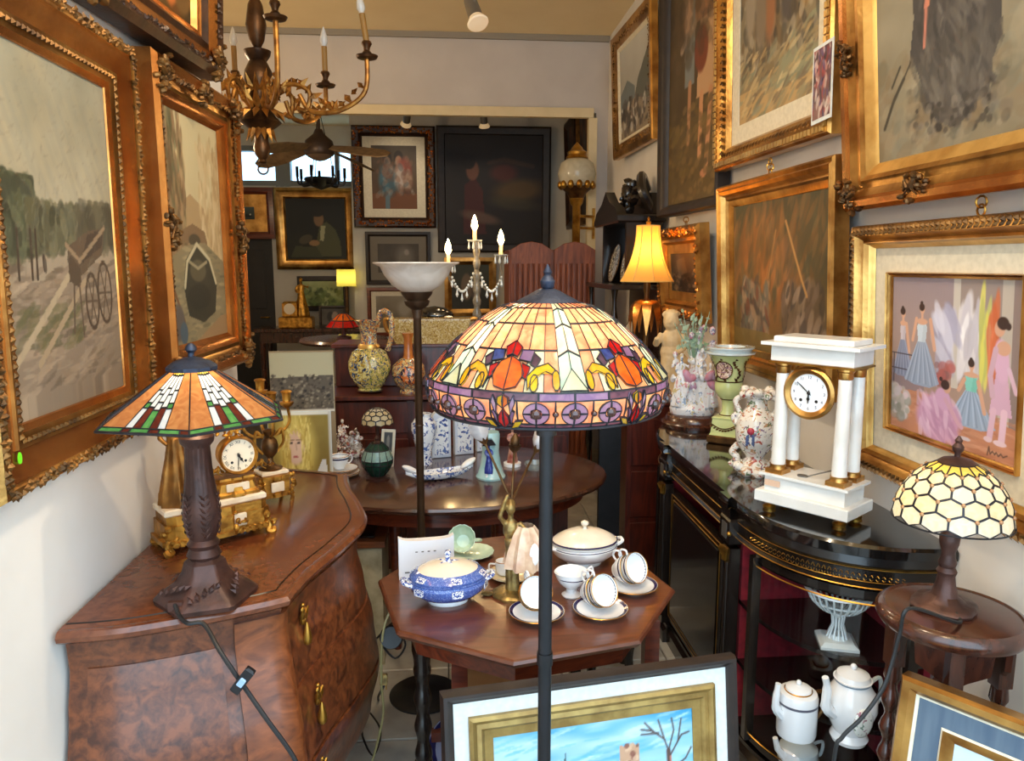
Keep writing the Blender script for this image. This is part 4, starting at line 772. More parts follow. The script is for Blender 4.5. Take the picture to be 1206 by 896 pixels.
# ------------------------------------------------------------ bombe commode
cm=thing('bombe_commode','bulging burr walnut chest of drawers with serpentine top against the left wall','chest of drawers',(XL+.012,2.08,0))
hp=[(0,-.62),(.12,-.606),(.27,-.556),(.385,-.505)]; hq=[(.42,-.485),(.425,-.44),(.448,-.33),(.495,-.18),(.532,0)]
e1=sp2(hp,5); fr=sp2(hq+[(x,-y) for x,y in hq[::-1][1:]],5); outl=e1+fr+[(x,-y) for x,y in e1[::-1]]
def kz(z):
    T=[(.06,.80),(.12,.82),(.2,.90),(.32,1.0),(.45,1.05),(.58,1.025),(.70,.98),(.80,.945),(.866,.955)]
    for (a,p),(b,q) in zip(T,T[1:]):
        if z<=b: t=max(0,(z-a)/(b-a)); t=t*t*(3-2*t); return p+(q-p)*t
    return T[-1][1]
def offp(pts,k): return [(x*k,y*k) for x,y in pts]
def nrm2(pts,i):
    a=pts[max(i-1,0)]; b=pts[min(i+1,len(pts)-1)]; dx,dy=b[0]-a[0],b[1]-a[1]; L=math.hypot(dx,dy) or 1; return (dy/L,-dx/L)
b=M(); zsb=[.10+.766*i/22 for i in range(23)]
b.loft([[(x*kz(z),y*kz(z),z) for x,y in outl] for z in zsb]); obj('carcass',b,BURL,cm)
def patch(pts,z0,z1,off,nz=8,back=-.004):
    g=M(); n=len(pts)
    for k in range(nz+1):
        z=z0+(z1-z0)*k/nz; q=offp(pts,kz(z))
        for i in range(n): nx,ny=nrm2(q,i); g.v.append((q[i][0]+nx*off,q[i][1]+ny*off,z))
    for k in range(nz):
        for i in range(n-1): g.f.append((k*n+i,k*n+i+1,k*n+n+i+1,k*n+n+i)); g.m.append(0)
    ed=[(0,i) for i in range(n)]+[(k,n-1) for k in range(1,nz+1)]+[(nz,i) for i in range(n-2,-1,-1)]+[(k,0) for k in range(nz-1,0,-1)]
    bs=len(g.v)
    for k,i in ed:
        z=z0+(z1-z0)*k/nz; q=offp(pts,kz(z)); nx,ny=nrm2(q,i); g.v.append((q[i][0]+nx*back,q[i][1]+ny*back,z))
    for j in range(len(ed)):
        l=(j+1)%len(ed); g.f.append((ed[j][0]*n+ed[j][1],bs+j,bs+l,ed[l][0]*n+ed[l][1])); g.m.append(0)
    return g
frp=fr[4:-4]
def drop_handle(parent,p,nx,ny):
    R=rz(math.atan2(ny,nx)); h=M()
    for z,r in ((.03,.011),(.015,.014),(.0,.012),(.042,.006)): h.blob((.004,0,z),(.006,r,r*.8),8,5)
    for k in (-1,1): h.tube([(.006,k*.006,.02),(.009,k*.016,.03),(.006,k*.018,.012),(.004,k*.012,.0)],.003,5)
    h.lathe([(.002,-.002),(.006,-.012),(.012,-.04),(.011,-.052),(.004,-.06),(.001,-.062)],10,c=(.012,0,0))
    obj('drop_handle',h,BRASS,parent,loc=p,rot=(0,0,math.atan2(ny,nx)))
for z0,z1 in ((.668,.846),(.478,.654),(.286,.464)):
    d=obj('drawer',patch(frp,z0,z1,.006),BURL,cm)
    for fi in (.13,.87):
        i=int(fi*(len(frp)-1)); z=(z0+z1)/2+.02; q=offp(frp,kz(z)); nx,ny=nrm2(q,i); drop_handle(d,(q[i][0]+nx*.01,q[i][1]+ny*.01,z),nx,ny)
for s in (1,-1):
    st=[(x,s*y) for x,y in (e1[-4:]+fr[:4])]
    if s<0: st=st[::-1]
    obj('corner_stile',patch(st,.10,.85,.010,14),WALNUT,cm); ep=[(x,s*y) for x,y in e1[2:-4]]
    if s<0: ep=ep[::-1]
    obj('end_panel',patch(ep,.2,.80,.004,10),BURL,cm)
top=[]
for ins,z in ((.018,.866),(.004,.870),(-.006,.878),(-.008,.888),(-.002,.897),(.006,.8995),(.010,.8985),(.013,.9)):
    top.append([(max(0,x*(1-ins/.45)),y*(1-ins/.6),z) for x,y in outl])
obj('top',M().loft(top),BURLT,cm,smooth=35)
obj('inlay_line',M().tube([(max(.004,x*.93),y*.95,.9002) for x,y in outl],.0022,4),INKW,cm)
for s in (-1,1):
    obj('foot',M().tube([(.34,s*.40,.14),(.37,s*.43,.09),(.36,s*.42,.04),(.375,s*.435,.0)],[.05,.035,.022,.026],8),WALNUT,cm); obj('foot',M().tube([(.04,s*.5,.14),(.04,s*.5,0)],[.04,.025],8),WALNUT,cm)
# ------------------------------------------------------------ ebonised credenza
cr=thing('display_credenza','black ebonised cabinet with bowed glass end and brass inlay along the right wall','cabinet',(XR-.005,2.645,0))
dx=-.43; bw=.425; Yh=.385
def bow(n=14,k=1.0,e=2.4,far=False):
    pts=[]
    for i in range(n+1):
        t=i/n*PI/2; pts.append((dx*k*math.sin(t)**(2/e),-(Yh+.49*k*math.cos(t)**(2/e))))
    return pts
def crout(k=1.0):
    a=bow(14,k); f=[(dx*k-.018,-Yh-.02),(dx*k-.018,-Yh+.06),(dx*k,-Yh+.062)]; h=a+f
    return h+[(x,-y) for x,y in h[::-1]]
o_=crout(1.0)
T=M().loft([[(x*.985,y*.985,.842) for x,y in o_],[(x,y,.848) for x,y in o_],[(x,y,.872) for x,y in o_],[(x*.99,y*.99,.88) for x,y in o_]])
BLKTOP=mat('polished black top',(14,13,14),(20,18,18),rough=.08,coat=.7,sc=6)
obj('top',T,BLKTOP,cr,smooth=35)
F_=M().loft([[(x*k,y*k,z) for x,y in o_] for z,k in ((.745,.955),(.754,.972),(.762,.955),(.80,.955),(.815,.97),(.842,.965))]); obj('frieze',F_,EBONY,cr,smooth=35)
inl=M()
for s in (1,):
    for z,k,w_ in ((.766,.96,.0015),(.802,.96,.0015),(.753,.974,.002),(.845,.985,.002)):
        p=[(x*k,y*k,z) for x,y in o_]; inl.tube(p,w_,4)
    pts=bow(40,.957)
    for i in range(6,36,1):
        x,y=pts[i]; nx,ny=-math.cos(math.atan2(.49*abs(x),.43*(abs(y)-Yh+1e-3))),-math.sin(math.atan2(.49*abs(x),.43*(abs(y)-Yh+1e-3)))
        t=Vector((-ny,nx,0)); n=Vector((nx,ny,0)); amp=.014*(1-abs(i-20)/17)
        for s2 in (-1,1): inl.tube([Vector((x,y,.767))+n*.003+t*.009*(q/4-.5)+Vector((0,0,.017+s2*(.003+amp*.75*math.sin(PI*q/4)))) for q in range(5)],.0012,4)
obj('brass_inlay',inl,BRASS,cr,kind='stuff')
pl=M().loft([[(x*k,y*k,z) for x,y in o_] for z,k in ((.0,.96),(.06,.96),(.075,.93),(.09,.93))]); obj('plinth',pl,EBONY,cr,smooth=35)
RED=mat('dark red velvet lining',(156,34,48),(124,24,38),rough=.95,sc=30)
obj('back_panel',M().box((-.012,0,.42),(.02,1.62,.66)).box((-.2,-Yh+.0,.42),(.37,.02,.66)).box((-.2,Yh,.42),(.37,.02,.66)),RED,cr)
SHG=mat('dark shelf',(30,18,20),rough=.15,coat=.5)
for s in (-1,1):
    for z in (.115,.325,.53):
        pb=[(x*.9,(y+Yh)*.9-Yh) for x,y in bow(14)]; pb=[(x,s*y) for x,y in pb]+[(-.02,s*(-Yh))]
        obj('shelf',M().prism(pb if s>0 else pb[::-1],z-.014,z,0),SHG,cr)
    gp=[(x*.945,s*((y+Yh)*.945-Yh)) for x,y in bow(20)[2:-3]]
    dr=M().loft([[(x,y,z) for x,y in gp]+[(x*.975,(y+s*Yh)*.975-s*Yh) + (z,) for x,y in gp[::-1]] for z in (.125,.145)]).loft([[(x,y,z) for x,y in gp]+[(x*.975,(y+s*Yh)*.975-s*Yh)+(z,) for x,y in gp[::-1]] for z in (.715,.743)])
    for q in (gp[0],gp[-1]): dr.box((q[0],q[1],.43),(.028,.028,.61))
    d=obj('glass_door',dr,EBONY,cr,smooth=0)
    gl=M().loft([[(x,y,z) for x,y in gp] for z in (.14,.72)],closed=False); obj('glass',gl,glassy('cabinet glass') if s<0 or True else 0,d)
    [obj('brass_bead',M().tube([(x*1.012,y*1.012,z) for x,y in gp],.0025,4),BRASS,d) for z in (.152,.708)]
ins=M()
for y in (-Yh+.02,Yh-.02):
    pi=M(); cap=M(); pi.box((dx*.955-.004,y,.40),(.035,.075,.62)).box((dx*.955-.006,y,.765),(.045,.085,.085),ch=.006); ins.box((dx*.955-.030,y,.765),(.002,.04,.05)); 
    for k in (-1,1): pi.lathe([(.010,.12),(.008,.66)],10,c=(dx*.955-.022,y+k*.018,0))
    obj('pilaster',pi,EBONY,cr)
    cap.lathe([(.010,.66),(.012,.665),(.011,.675),(.022,.70),(.024,.705)],12,c=(dx*.955-.022,y,0),rf=lambda a,z:1+.12*math.cos(6*a)); obj('bronze_capital',cap,BRASS,cr); obj('rosette',M().blob((dx*.955-.03,y-.045,.765),(.008,.008,.008),8,5),BRASS,cr)
obj('inlay_square',ins,STEELG,cr,kind='stuff')
dd=obj('door',M().box((dx*.955+.008,0,.41),(.02,.63,.57)),EBONY,cr); obj('door_panel',M().box((dx*.955-.004,0,.41),(.008,.52,.48),ch=.003),BLACK,dd)
dl=M()
for w_,h_ in ((.585,.535),(.54,.50)):
    a,c=w_/2,h_/2; dl.tube([(dx*.955-.004,-a,.41-c),(dx*.955-.004,a,.41-c),(dx*.955-.004,a,.41+c),(dx*.955-.004,-a,.41+c)],.0018,4,closed=True)
obj('brass_line',dl,BRASS,dd)
# ------------------------------------------------------------ octagonal table
ox,oy=.205,2.055; oc=thing('octagonal_table','low octagonal mahogany table crowded with china, front centre','table',(ox,oy,0))
a0=math.radians(-90-9); 
def octp(r): return [(r*math.cos(a0+PI/4*k),r*math.sin(a0+PI/4*k)) for k in range(8)]
OCTW=wood('octagon top wood',(80,40,24),(112,62,39),(4,22,22),rough=.28,coat=.4); RO=.435
obj('top',M().loft([[p+(z,) for p in octp(r)] for r,z in ((RO-.012,.676),(RO-.006,.682),(RO,.690),(RO-.004,.697),(RO-.010,.70))]),OCTW,oc,smooth=20)
obj('apron',M().loft([[p+(z,) for p in octp(r)] for r,z in ((RO-.06,.615),(RO-.05,.676))]),MAHOG,oc,smooth=20)
def tl(prof,x,y,m,n,parent,sq=None,name='leg',lab=None):
    b=M().lathe(prof,n,c=(x,y,0)); 
    if sq: [b.box((x,y,(a+c)/2),(w,w,c-a)) for a,c,w in sq]
    return obj(name,b,m,parent,label=lab)
for u,v,m,Yp in ((541,780,MAHOG,1.83),(766,755,MAHOG,1.98),):
    q=at(u,v,Y=Yp); obj('leg',M().box((q.x-ox,q.y-oy,.31),(.042,.042,.62),ch=.004),m,oc)
q=at(677,780,Y=2.32); obj('leg',M().box((q.x-ox,q.y-oy,.31),(.036,.036,.62),ch=.004),EBONY,oc)
q=at(497,780,Y=1.92); tl([(.016,0),(.02,.02),(.014,.05),(.02,.08),(.012,.1),(.022,.14),(.017,.2),(.025,.25)]+[(.021+.004*math.sin(i*.9),.25+.012*i) for i in range(25)]+[(.024,.56),(.028,.58),(.028,.64)],q.x-ox,q.y-oy,EBONY,14,oc,lab='black turned leg')
obj('stretcher',M().box((-.03,.08,.18),(.5,.03,.03)).box((.1,.05,.18),(.03,.44,.03)),MAHOG,oc)
# ------------------------------------------------------------ round stool
st=thing('round_stool','dark round stool with turned legs in front of the black cabinet','stool',(1.112,1.492,0))
obj('seat',M().lathe([(.001,.818),(.13,.818),(.146,.822),(.154,.835),(.154,.846),(.146,.856),(.138,.859),(.134,.856),(.120,.858),(.001,.86)],48),DARKW,st)
ap=M()
for k in range(4):
    a=PI/4+PI/2*k+.25; R=rz(a); ap.prism([(-.075,0),(.075,0),(.07,-.05),(.03,-.075),(0,-.1),(-.03,-.075),(-.07,-.05)],-.006,.006,T=(Matrix.Translation(R@Vector((.105,0,.818)))@(R@rz(PI/2)@rx(PI/2)).to_4x4()))
    x,y=R@Vector((.105,0,0)) .xy if False else ((R@Vector((.105,0,0))).x,(R@Vector((.105,0,0))).y)
    tl([(.012,0),(.018,.03),(.013,.06)]+[(.0165+.0055*math.cos(i*1.05),.06+.0115*i) for i in range(54)]+[(.017,.70)],x*1.0,y*1.0,DARKW,12,st,[(.70,.82,.034)])
obj('apron',ap,DARKW,st,smooth=0)
obj('lower_shelf',M().lathe([(.001,.22),(.115,.22),(.12,.228),(.115,.236),(.001,.236)],32),DARKW,st)
# ------------------------------------------------------------ oval dining table
OVZ=.72
ot=thing('oval_table','dark mahogany oval table holding the blue and white china behind the octagonal table','table',(-.02,3.2,0))
ov=lambda rx_,ry_: [(rx_*math.cos(2*PI*i/56),ry_*math.sin(2*PI*i/56)) for i in range(56)]
obj('top',M().loft([[p+(z,) for p in ov(.70-k,.51-k)] for k,z in ((.016,OVZ-.03),(.004,OVZ-.025),(0,OVZ-.012),(.006,OVZ-.002),(.014,OVZ))]),wood('oval table top',(52,30,22),(86,52,36),(3,16,16),rough=.2,coat=.5),ot)
obj('apron',M().loft([[p+(z,) for p in ov(.60,.43)] for z in (OVZ-.10,OVZ-.03)]),MAHOG,ot)
for sx_ in (-1,1):
    for sy_ in (-1,1): tl([(.014,.0),(.018,.03),(.02,.3),(.026,.5),(.03,.64)],sx_*.22,sy_*.20,MAHOG,12,ot)
# ------------------------------------------------------------ china on the octagonal table
TZ=.70
def ring(r0,r1,z0,z1,n=32,sx=1,sy=1): return M().lathe([(r0,z0),(r1,z1)],n,caps=False,sx=sx,sy=sy)
CUPP=[(.001,.004),(.018,.004),(.019,0),(.022,.0),(.023,.006),(.034,.02),(.041,.04),(.044,.056),(.0425,.056),(.039,.040),(.032,.021),(.02,.009),(.001,.008)]
def make_cup():
    t=thing('teacup','white','cup')
    obj('bowl',M().lathe(CUPP,28),WHITE,t); obj('handle',M().tube(spline([(.040,0,.044),(.056,0,.05),(.062,0,.035),(.05,0,.018),(.033,0,.018)],5),.0032,6),WHITE,t)
    obj('navy_band',ring(.0418,.0436,.043,.050).lathe([(.0413,.052),(.0405,.045)],32,caps=False),NAVY,t); obj('gilt_rim',M().tube([(.0433*math.cos(2*PI*i/32),.0433*math.sin(2*PI*i/32),.0562) for i in range(32)],.0012,5,closed=True),GILT,t); return t
def make_saucer():
    t=thing('saucer','white','saucer')
    obj('dish',M().lathe([(.001,.004),(.03,.004),(.032,0),(.036,0),(.037,.004),(.06,.010),(.074,.017),(.074,.0185),(.058,.013),(.034,.008),(.001,.007)],36),WHITE,t)
    obj('navy_band',ring(.0718,.0635,.0186,.0158,36),NAVY,t); obj('gilt_rim',M().tube([(.0742*math.cos(2*PI*i/36),.0742*math.sin(2*PI*i/36),.018) for i in range(36)],.0012,5,closed=True),GILT,t); return t
cup0=make_cup(); sau0=make_saucer(); used=[0,0]
def R3(d,spin=0):
    q=Vector(d).to_track_quat('Z','Y'); return (q.to_matrix()@rz(spin)).to_euler()
for i,(u,v,d,where) in enumerate(((632,722,(.05,-.80,.55),'behind the black lamp pole'),(707,718,(.45,-.78,.42),'in front of the cream jug'),(744,690,(.55,-.75,.40),'nearest the right corner of the table'))):
    p=at(u,v,Z=TZ+.01)
    for k in (0,1,2):
        first=not used[0 if k else 1]; src=cup0 if k else sau0
        lab=('blue banded white saucer with gilt edge ' if k==0 else 'front tipped blue banded white teacup ' if k==1 else 'rear of two nested blue banded teacups ')+where
        dv=Vector(d).normalized(); lo=p+Vector((-.004,.012,.048)) - dv*.028*(1 if k==1 else 1)+ (-dv*.024 if k==2 else Vector())
        if k==0: L,Ro=p-Vector((0,0,.01)),(0,0,0)
        else: L,Ro=lo,R3(d,PI*.6)
        if first: o=src; o.location=L; o.rotation_euler=Ro; used[0 if k else 1]=1; o['label']=lab
        else: o=copytree(src,L,Ro,lab)
        o['group']='blue banded saucers' if k==0 else 'blue banded teacups'
BLUEP=china('blue printed china',(78,106,180),[(130,152,206),(60,82,158)],220,.56)
MED=china('blue flower print',(232,236,242),[(60,84,160)],150,.50)
def tureen(label,u,v,s,body,lidrim,knobm,medal=False,oval=.82):
    p=at(u,v,Z=TZ); t=thing('tureen',label,'tureen',p,.15); q=s
    obj('foot',M().lathe([(.001,0),(.058*q,0),(.060*q,.006*q),(.055*q,.014*q),(.001,.014*q)],36,sy=oval),WHITE,t)
    obj('bowl',M().lathe([(.05*q,.012*q),(.085*q,.022*q),(.105*q,.040*q),(.110*q,.058*q),(.105*q,.066*q),(.109*q,.071*q),(.104*q,.074*q)],44,sy=oval),body,t)
    lid=obj('lid',M().lathe([(.107*q,.074*q),(.108*q,.079*q),(.098*q,.088*q),(.085*q,.096*q)],44,sy=oval,caps=False),lidrim,t)
    obj('lid_top',M().lathe([(.085*q,.0955*q),(.062*q,.107*q),(.03*q,.115*q),(.001,.117*q)],44,sy=oval),CREAM,t)
    obj('knob',M().lathe([(.008*q,.115*q),(.006*q,.124*q),(.013*q,.132*q),(.013*q,.139*q),(.001,.145*q)],16) if not medal else M().lathe([(.009*q,.113*q),(.007*q,.128*q),(.010*q,.14*q),(.007*q,.146*q),(.001,.147*q)],14),knobm,t)
    for k in (-1,1):
        obj('handle',M().tube(spline([(k*.10*q,-.022*q,.058*q),(k*.125*q,-.016*q,.068*q),(k*.128*q,0,.072*q),(k*.125*q,.016*q,.068*q),(k*.10*q,.022*q,.058*q)],5),.006*q,7).blob((k*.112*q,0,.060*q),(.014*q,.012*q,.006*q),8,5),WHITE if not medal else MED,t)
    if medal:
        for k in range(6):
            a=-PI/2+PI/3*k+.12
            for r,z,tl_,w in ((.111*q,.052*q,0,.016),(.1015*q,.0865*q,-.95,.014)):
                b=M().box((0,0,0),(.002,w*2*q,w*1.25*q)); n=Vector((math.cos(a),math.sin(a)*oval,0)); o=obj('medallion',b,MED,t,loc=(r*math.cos(a),r*math.sin(a)*oval,z),rot=(ry(tl_) if False else (rz(math.atan2(math.sin(a)/oval,math.cos(a)))@ry(tl_))).to_euler(),smooth=0)
        lf=M()
        for k in range(5): a=2*PI*k/5; leafM(lf,(.016*q*math.cos(a),.013*q*math.sin(a),.1165*q),(math.cos(a),math.sin(a),0),(0,0,1),.03*q,.006*q,.003*q)
        obj('leaf_spray',lf,DELFT,t)
    else:
        obj('navy_line',M().tube([(.1085*q*math.cos(2*PI*i/44),.1085*q*oval*math.sin(2*PI*i/44),.080*q) for i in range(44)],.0026,6,closed=True),NAVY,t)
        obj('navy_line',M().tube([(.109*q*math.cos(2*PI*i/44),.109*q*oval*math.sin(2*PI*i/44),.062*q) for i in range(44)],.0012,5,closed=True),NAVY,t)
    return t
tureen('blue and white printed tureen with lid in front of the white box',528,706,.98,BLUEP,BLUEP,MED,True)
tureen('plain white lidded tureen with thin navy line right of the black pole',688,662,.95,WHITE,CREAM,CREAM)
p=at(673,701,Z=TZ); j=thing('cream_jug','small white footed jug with blue line in front of the white tureen','jug',p,.3)
obj('bowl',M().lathe([(.001,0),(.026,0),(.028,.004),(.016,.012),(.014,.022),(.032,.036),(.043,.052),(.043,.064),(.046,.073),(.044,.074),(.039,.06),(.03,.04),(.001,.035)],30,rf=lambda a,z:1+(.12*max(0,math.cos(a-PI))**6 if z>.06 else 0)),WHITE,j)
obj('handle',M().tube(spline([(.040,0,.06),(.062,0,.075),(.066,0,.055),(.052,0,.04),(.038,0,.044)],5),.0035,6),WHITE,j); obj('navy_line',M().tube([(.0437*math.cos(2*PI*i/30),.0437*math.sin(2*PI*i/30),.058) for i in range(30)],.0013,5,closed=True),NAVY,j)
GRN=mat('pale green china',(206,226,206),(186,212,190),rough=.2,coat=.5,sc=30)
p=at(556,655,Z=TZ); s=thing('saucer','pale green ribbed saucer between the white box and the brass girl','saucer',p)
obj('dish',M().lathe([(.001,.004),(.03,0),(.055,.008),(.07,.016),(.07,.0185),(.052,.012),(.03,.007),(.001,.006)],48,rf=lambda a,z:1+.02*math.cos(16*a)),GRN,s)
c=thing('teacup','pale green ribbed cup tipped on its side behind the blue tureen','cup',p+Vector((-.03,.01,.052))); c.rotation_euler=R3((-.1,-.75,.45))
obj('bowl',M().lathe([(q[0]*1.0,q[1]-.028) for q in CUPP],36,rf=lambda a,z:1+.03*math.cos(14*a)),GRN,c); obj('handle',M().tube(spline([(.040,0,.014),(.056,0,.02),(.062,0,.005),(.05,0,-.012),(.033,0,-.012)],5),.003,6),GRN,c)
p=at(602,680,Z=TZ); s=thing('saucer','saucer with gilded inside left of the brass girl lamp','saucer',p)
obj('dish',M().lathe([(.001,.004),(.03,0),(.05,.007),(.068,.014),(.068,.016),(.05,.010),(.03,.006),(.001,.005)],40),mat('cream gilt china',(226,206,160),(240,228,200),rough=.15,coat=.5,sc=30),s)
c=thing('coffee_cup','small white coffee cup with gilt rim on the gilded saucer','cup',p+Vector((-.022,.012,.009)))
obj('bowl',M().lathe([(.001,0),(.018,0),(.024,.012),(.026,.04),(.024,.04),(.02,.012),(.001,.006)],24),WHITE,c); obj('handle',M().tube(spline([(-.025,-.005,.032),(-.042,-.008,.034),(-.042,-.008,.016),(-.025,-.005,.012)],5),.0028,6),WHITE,c); obj('gilt_rim',M().tube([(.025*math.cos(2*PI*i/24),.025*math.sin(2*PI*i/24),.040) for i in range(24)],.0014,5,closed=True),GILT,c)
p=at(502,676,Z=TZ); r=thing('router','white plastic router box with curved up ends on the left table edge','router',p,.12)
b=M(); pts=[]
for i in range(13):
    x=-.082+.164*i/12; zt__=.118+.010*(abs(x)/.082)**6; pts.append([(x,-.022-.010*math.cos(x*16),0),(x,-.022-.010*math.cos(x*16),zt__),(x,.0,zt__-.002),(x,.014,0)])
obj('case',b.loft(pts),mat('white plastic',(236,236,240),rough=.35),r,smooth=50)
lm=M(); [lm.box((-.03+.018*k,-.0335,.085),(.007,.002,.0025)) for k in range(4)]; lm.box((-.058,-.029,.022),(.014,.002,.004)); obj('indicator_marks',lm,STEELG,r,kind='stuff',smooth=0)
# brass girl lamp
p=at(603,700,Z=TZ); g=thing('figurine_lamp','brass girl statuette lamp in shell pink dress with tulip shaped glass shades','lamp',p)
VB=mat('worn brass',(176,150,90),(110,92,60),rough=.35,metal=.7,sc=40,bm=.3,bs=150)
obj('base',M().lathe([(.001,0),(.055,0),(.056,.006),(.05,.012),(.03,.016),(.001,.018)],30,rf=lambda a,z:1+.04*math.cos(9*a)).blob((-.068,0,.006),(.02,.012,.006),8,5),VB,g)
hg=at(603,590,Y=p.y).z-TZ
b=M().tube([(-.005,0,.01),(-.008,0,.08),(-.005,.0,hg*.45),(-.004,0,hg*.60)],[.014,.011,.014,.018],10).tube([(.012,-.004,.01),(.008,0,.08),(.004,0,hg*.5)],[.012,.010,.013],10).blob((-.002,0,hg*.70),(.024,.017,.032),12,8).blob((-.004,-.002,hg*.93),(.014,.016,.019),12,8).tube([(-.003,0,hg*.75),(-.004,0,hg*.88)],.008,8).tube([(-.02,0,hg*.77),(-.035,-.01,hg*.85),(-.02,-.012,hg*1.02),(-.012,-.01,hg*1.08)],[.008,.007,.006,.005],8).tube([(.02,0,hg*.77),(.05,-.02,hg*.66),(.06,-.03,hg*.52)],[.008,.007,.005],8).blob((-.004,.006,hg*.96),(.016,.014,.016),10,6)
obj('figure',b,VB,g,fuse=.0035)
DR=mat('pink shell drapery',(196,160,136),(226,206,180),rough=.3,coat=.4,sc=25)
d=M().lathe([(.022,hg*.76),(.036,hg*.68),(.052,hg*.50),(.060,hg*.34),(.055,hg*.33)],36,c=(.038,-.014,0),rf=lambda a,z:1+.14*math.cos(9*a)*(1-(z/hg-.3)),caps=False); obj('dress',d,DR,g)
obj('shell_petal',M().blob((.056,-.066,hg*.52),(.014,.006,.032),10,6),WHITE,g)
TUL=glassy('tulip glass',(238,238,240)); TUL2=mat('frosted tulip glass',(196,192,192),(170,166,168),rough=.2,coat=.4,sc=30)
for (u,v,dx_,lean) in ((570,505,-.3,'left'),(606,515,0,'mid'),(632,515,.25,'right')):
    e=at(u,v+14,Y=p.y+.02)-p; mid=Vector((.0,.012,hg*.98)); pts=spline([mid,mid*.5+e*.5+Vector((0,.006,0)),e],6); st_=obj('stem',M().tube(pts,.0035,6),DBRASS,g)
    ax=(pts[-1]-pts[-4]).normalized(); Rq=ax.to_track_quat('Z','Y').to_matrix()
    obj('calyx',M().lathe([(.004,-.01),(.012,0),(.017,.014),(.012,.014),(.001,.004)],12,R=Rq,c=e,rf=lambda a,z:1+.2*math.cos(5*a)),DBRASS,st_)
    obj('tulip_shade',M().lathe([(.012,.004),(.022,.02),(.026,.04),(.022,.058),(.019,.060),(.022,.04),(.018,.02),(.008,.006)],20,R=Rq,c=e,rf=lambda a,z:1+.07*math.cos(5*a)) if lean!='mid' else M().lathe([(.006,0),(.013,.012),(.013,.03),(.004,.045)],12,R=Rq,c=e),TUL2 if lean!='mid' else DBRASS,st_)
# ------------------------------------------------------------ statues: fused figures
def robed(b,h,c=(0,0,0),wide=.16,lean=0,arm=1,m=0):
    c=Vector(c); P=lambda x,y,z: c+Vector((x*h,y*h,z*h))
    b.lathe([(wide*h,0),(wide*.95*h,.1*h),(wide*.75*h,.3*h),(wide*.52*h,.5*h),(.075*h,.6*h),(.07*h,.64*h)],18,c=c,rf=lambda a,z:1+.15*math.cos(7*a+z/h*2.2))
    b.blob(P(0,0,.70),(.085*h,.06*h,.10*h),12,8).blob(P(0,0,.78),(.10*h,.055*h,.035*h),12,6).tube([P(0,0,.78),P(0,-.005,.88)],.03*h,8).blob(P(0,-.01,.915),(.047*h,.054*h,.063*h),12,8).blob(P(0,-.062,.912),(.01*h,.012*h,.014*h),6,4).blob(P(0,.015,.94),(.054*h,.054*h,.052*h),10,6).blob(P(0,.05,.945),(.028*h,.028*h,.028*h),8,5)
    b.tube([P(-.10,0,.78),P(-.135,-.03,.66),P(-.09,-.09,.60)],[.03*h,.026*h,.018*h],8)
    if arm>0: b.tube([P(.10,0,.78),P(.17,-.03,.72),P(.20,-.06,.82)],[.03*h,.025*h,.017*h],8)
    else: b.tube([P(.10,0,.78),P(.13,-.04,.65),P(.06,-.10,.58)],[.03*h,.026*h,.018*h],8)
    return b
# ------------------------------------------------------------ gilt mantel clock and its candle garniture on the commode
GILTB=mat('gilt bronze',(214,158,66),(138,92,34),rough=.36,metal=.8,sc=30,bm=.4,bs=90); ALAB=mat('alabaster',(232,214,186),(214,190,158),rough=.4,sc=20)
DIAL=mat('cream dial',(240,226,200),rough=.4); INK=mat('black enamel',(20,18,20),rough=.4)
def sxy(w,d,k,n=5): return [( w/2*a, d/2*b_) for a,b_ in ((-1,-.7),(-.85,-1),(-.3,-1),(-.2,-1.15),(.2,-1.15),(.3,-1),(.85,-1),(1,-.7),(1,1),(-1,1))]
def numerals(parent,R,y,size,m,roman=True,yaw=0,z=0,x=0):
    rom=['XII','I','II','III','IIII','V','VI','VII','VIII','IX','X','XI']
    for k in range(12):
        cu=bpy.data.curves.new('numeral','FONT'); cu.body=rom[k] if roman else str(k if k else 12); cu.size=size; cu.align_x='CENTER'; cu.align_y='CENTER'
        to=bpy.data.objects.new('numeral_text',cu); COL.objects.link(to); dg=bpy.context.evaluated_depsgraph_get(); me=bpy.data.meshes.new_from_object(to.evaluated_get(dg)); bpy.data.objects.remove(to); me.materials.clear(); me.materials.append(m)
        o=bpy.data.objects.new('numeral',me); link(o,parent); a=2*PI*k/12; o.location=(x+R*math.sin(a),y,z+R*math.cos(a)); o.rotation_euler=(ry(a if roman else 0)@rx(PI/2)).to_euler()
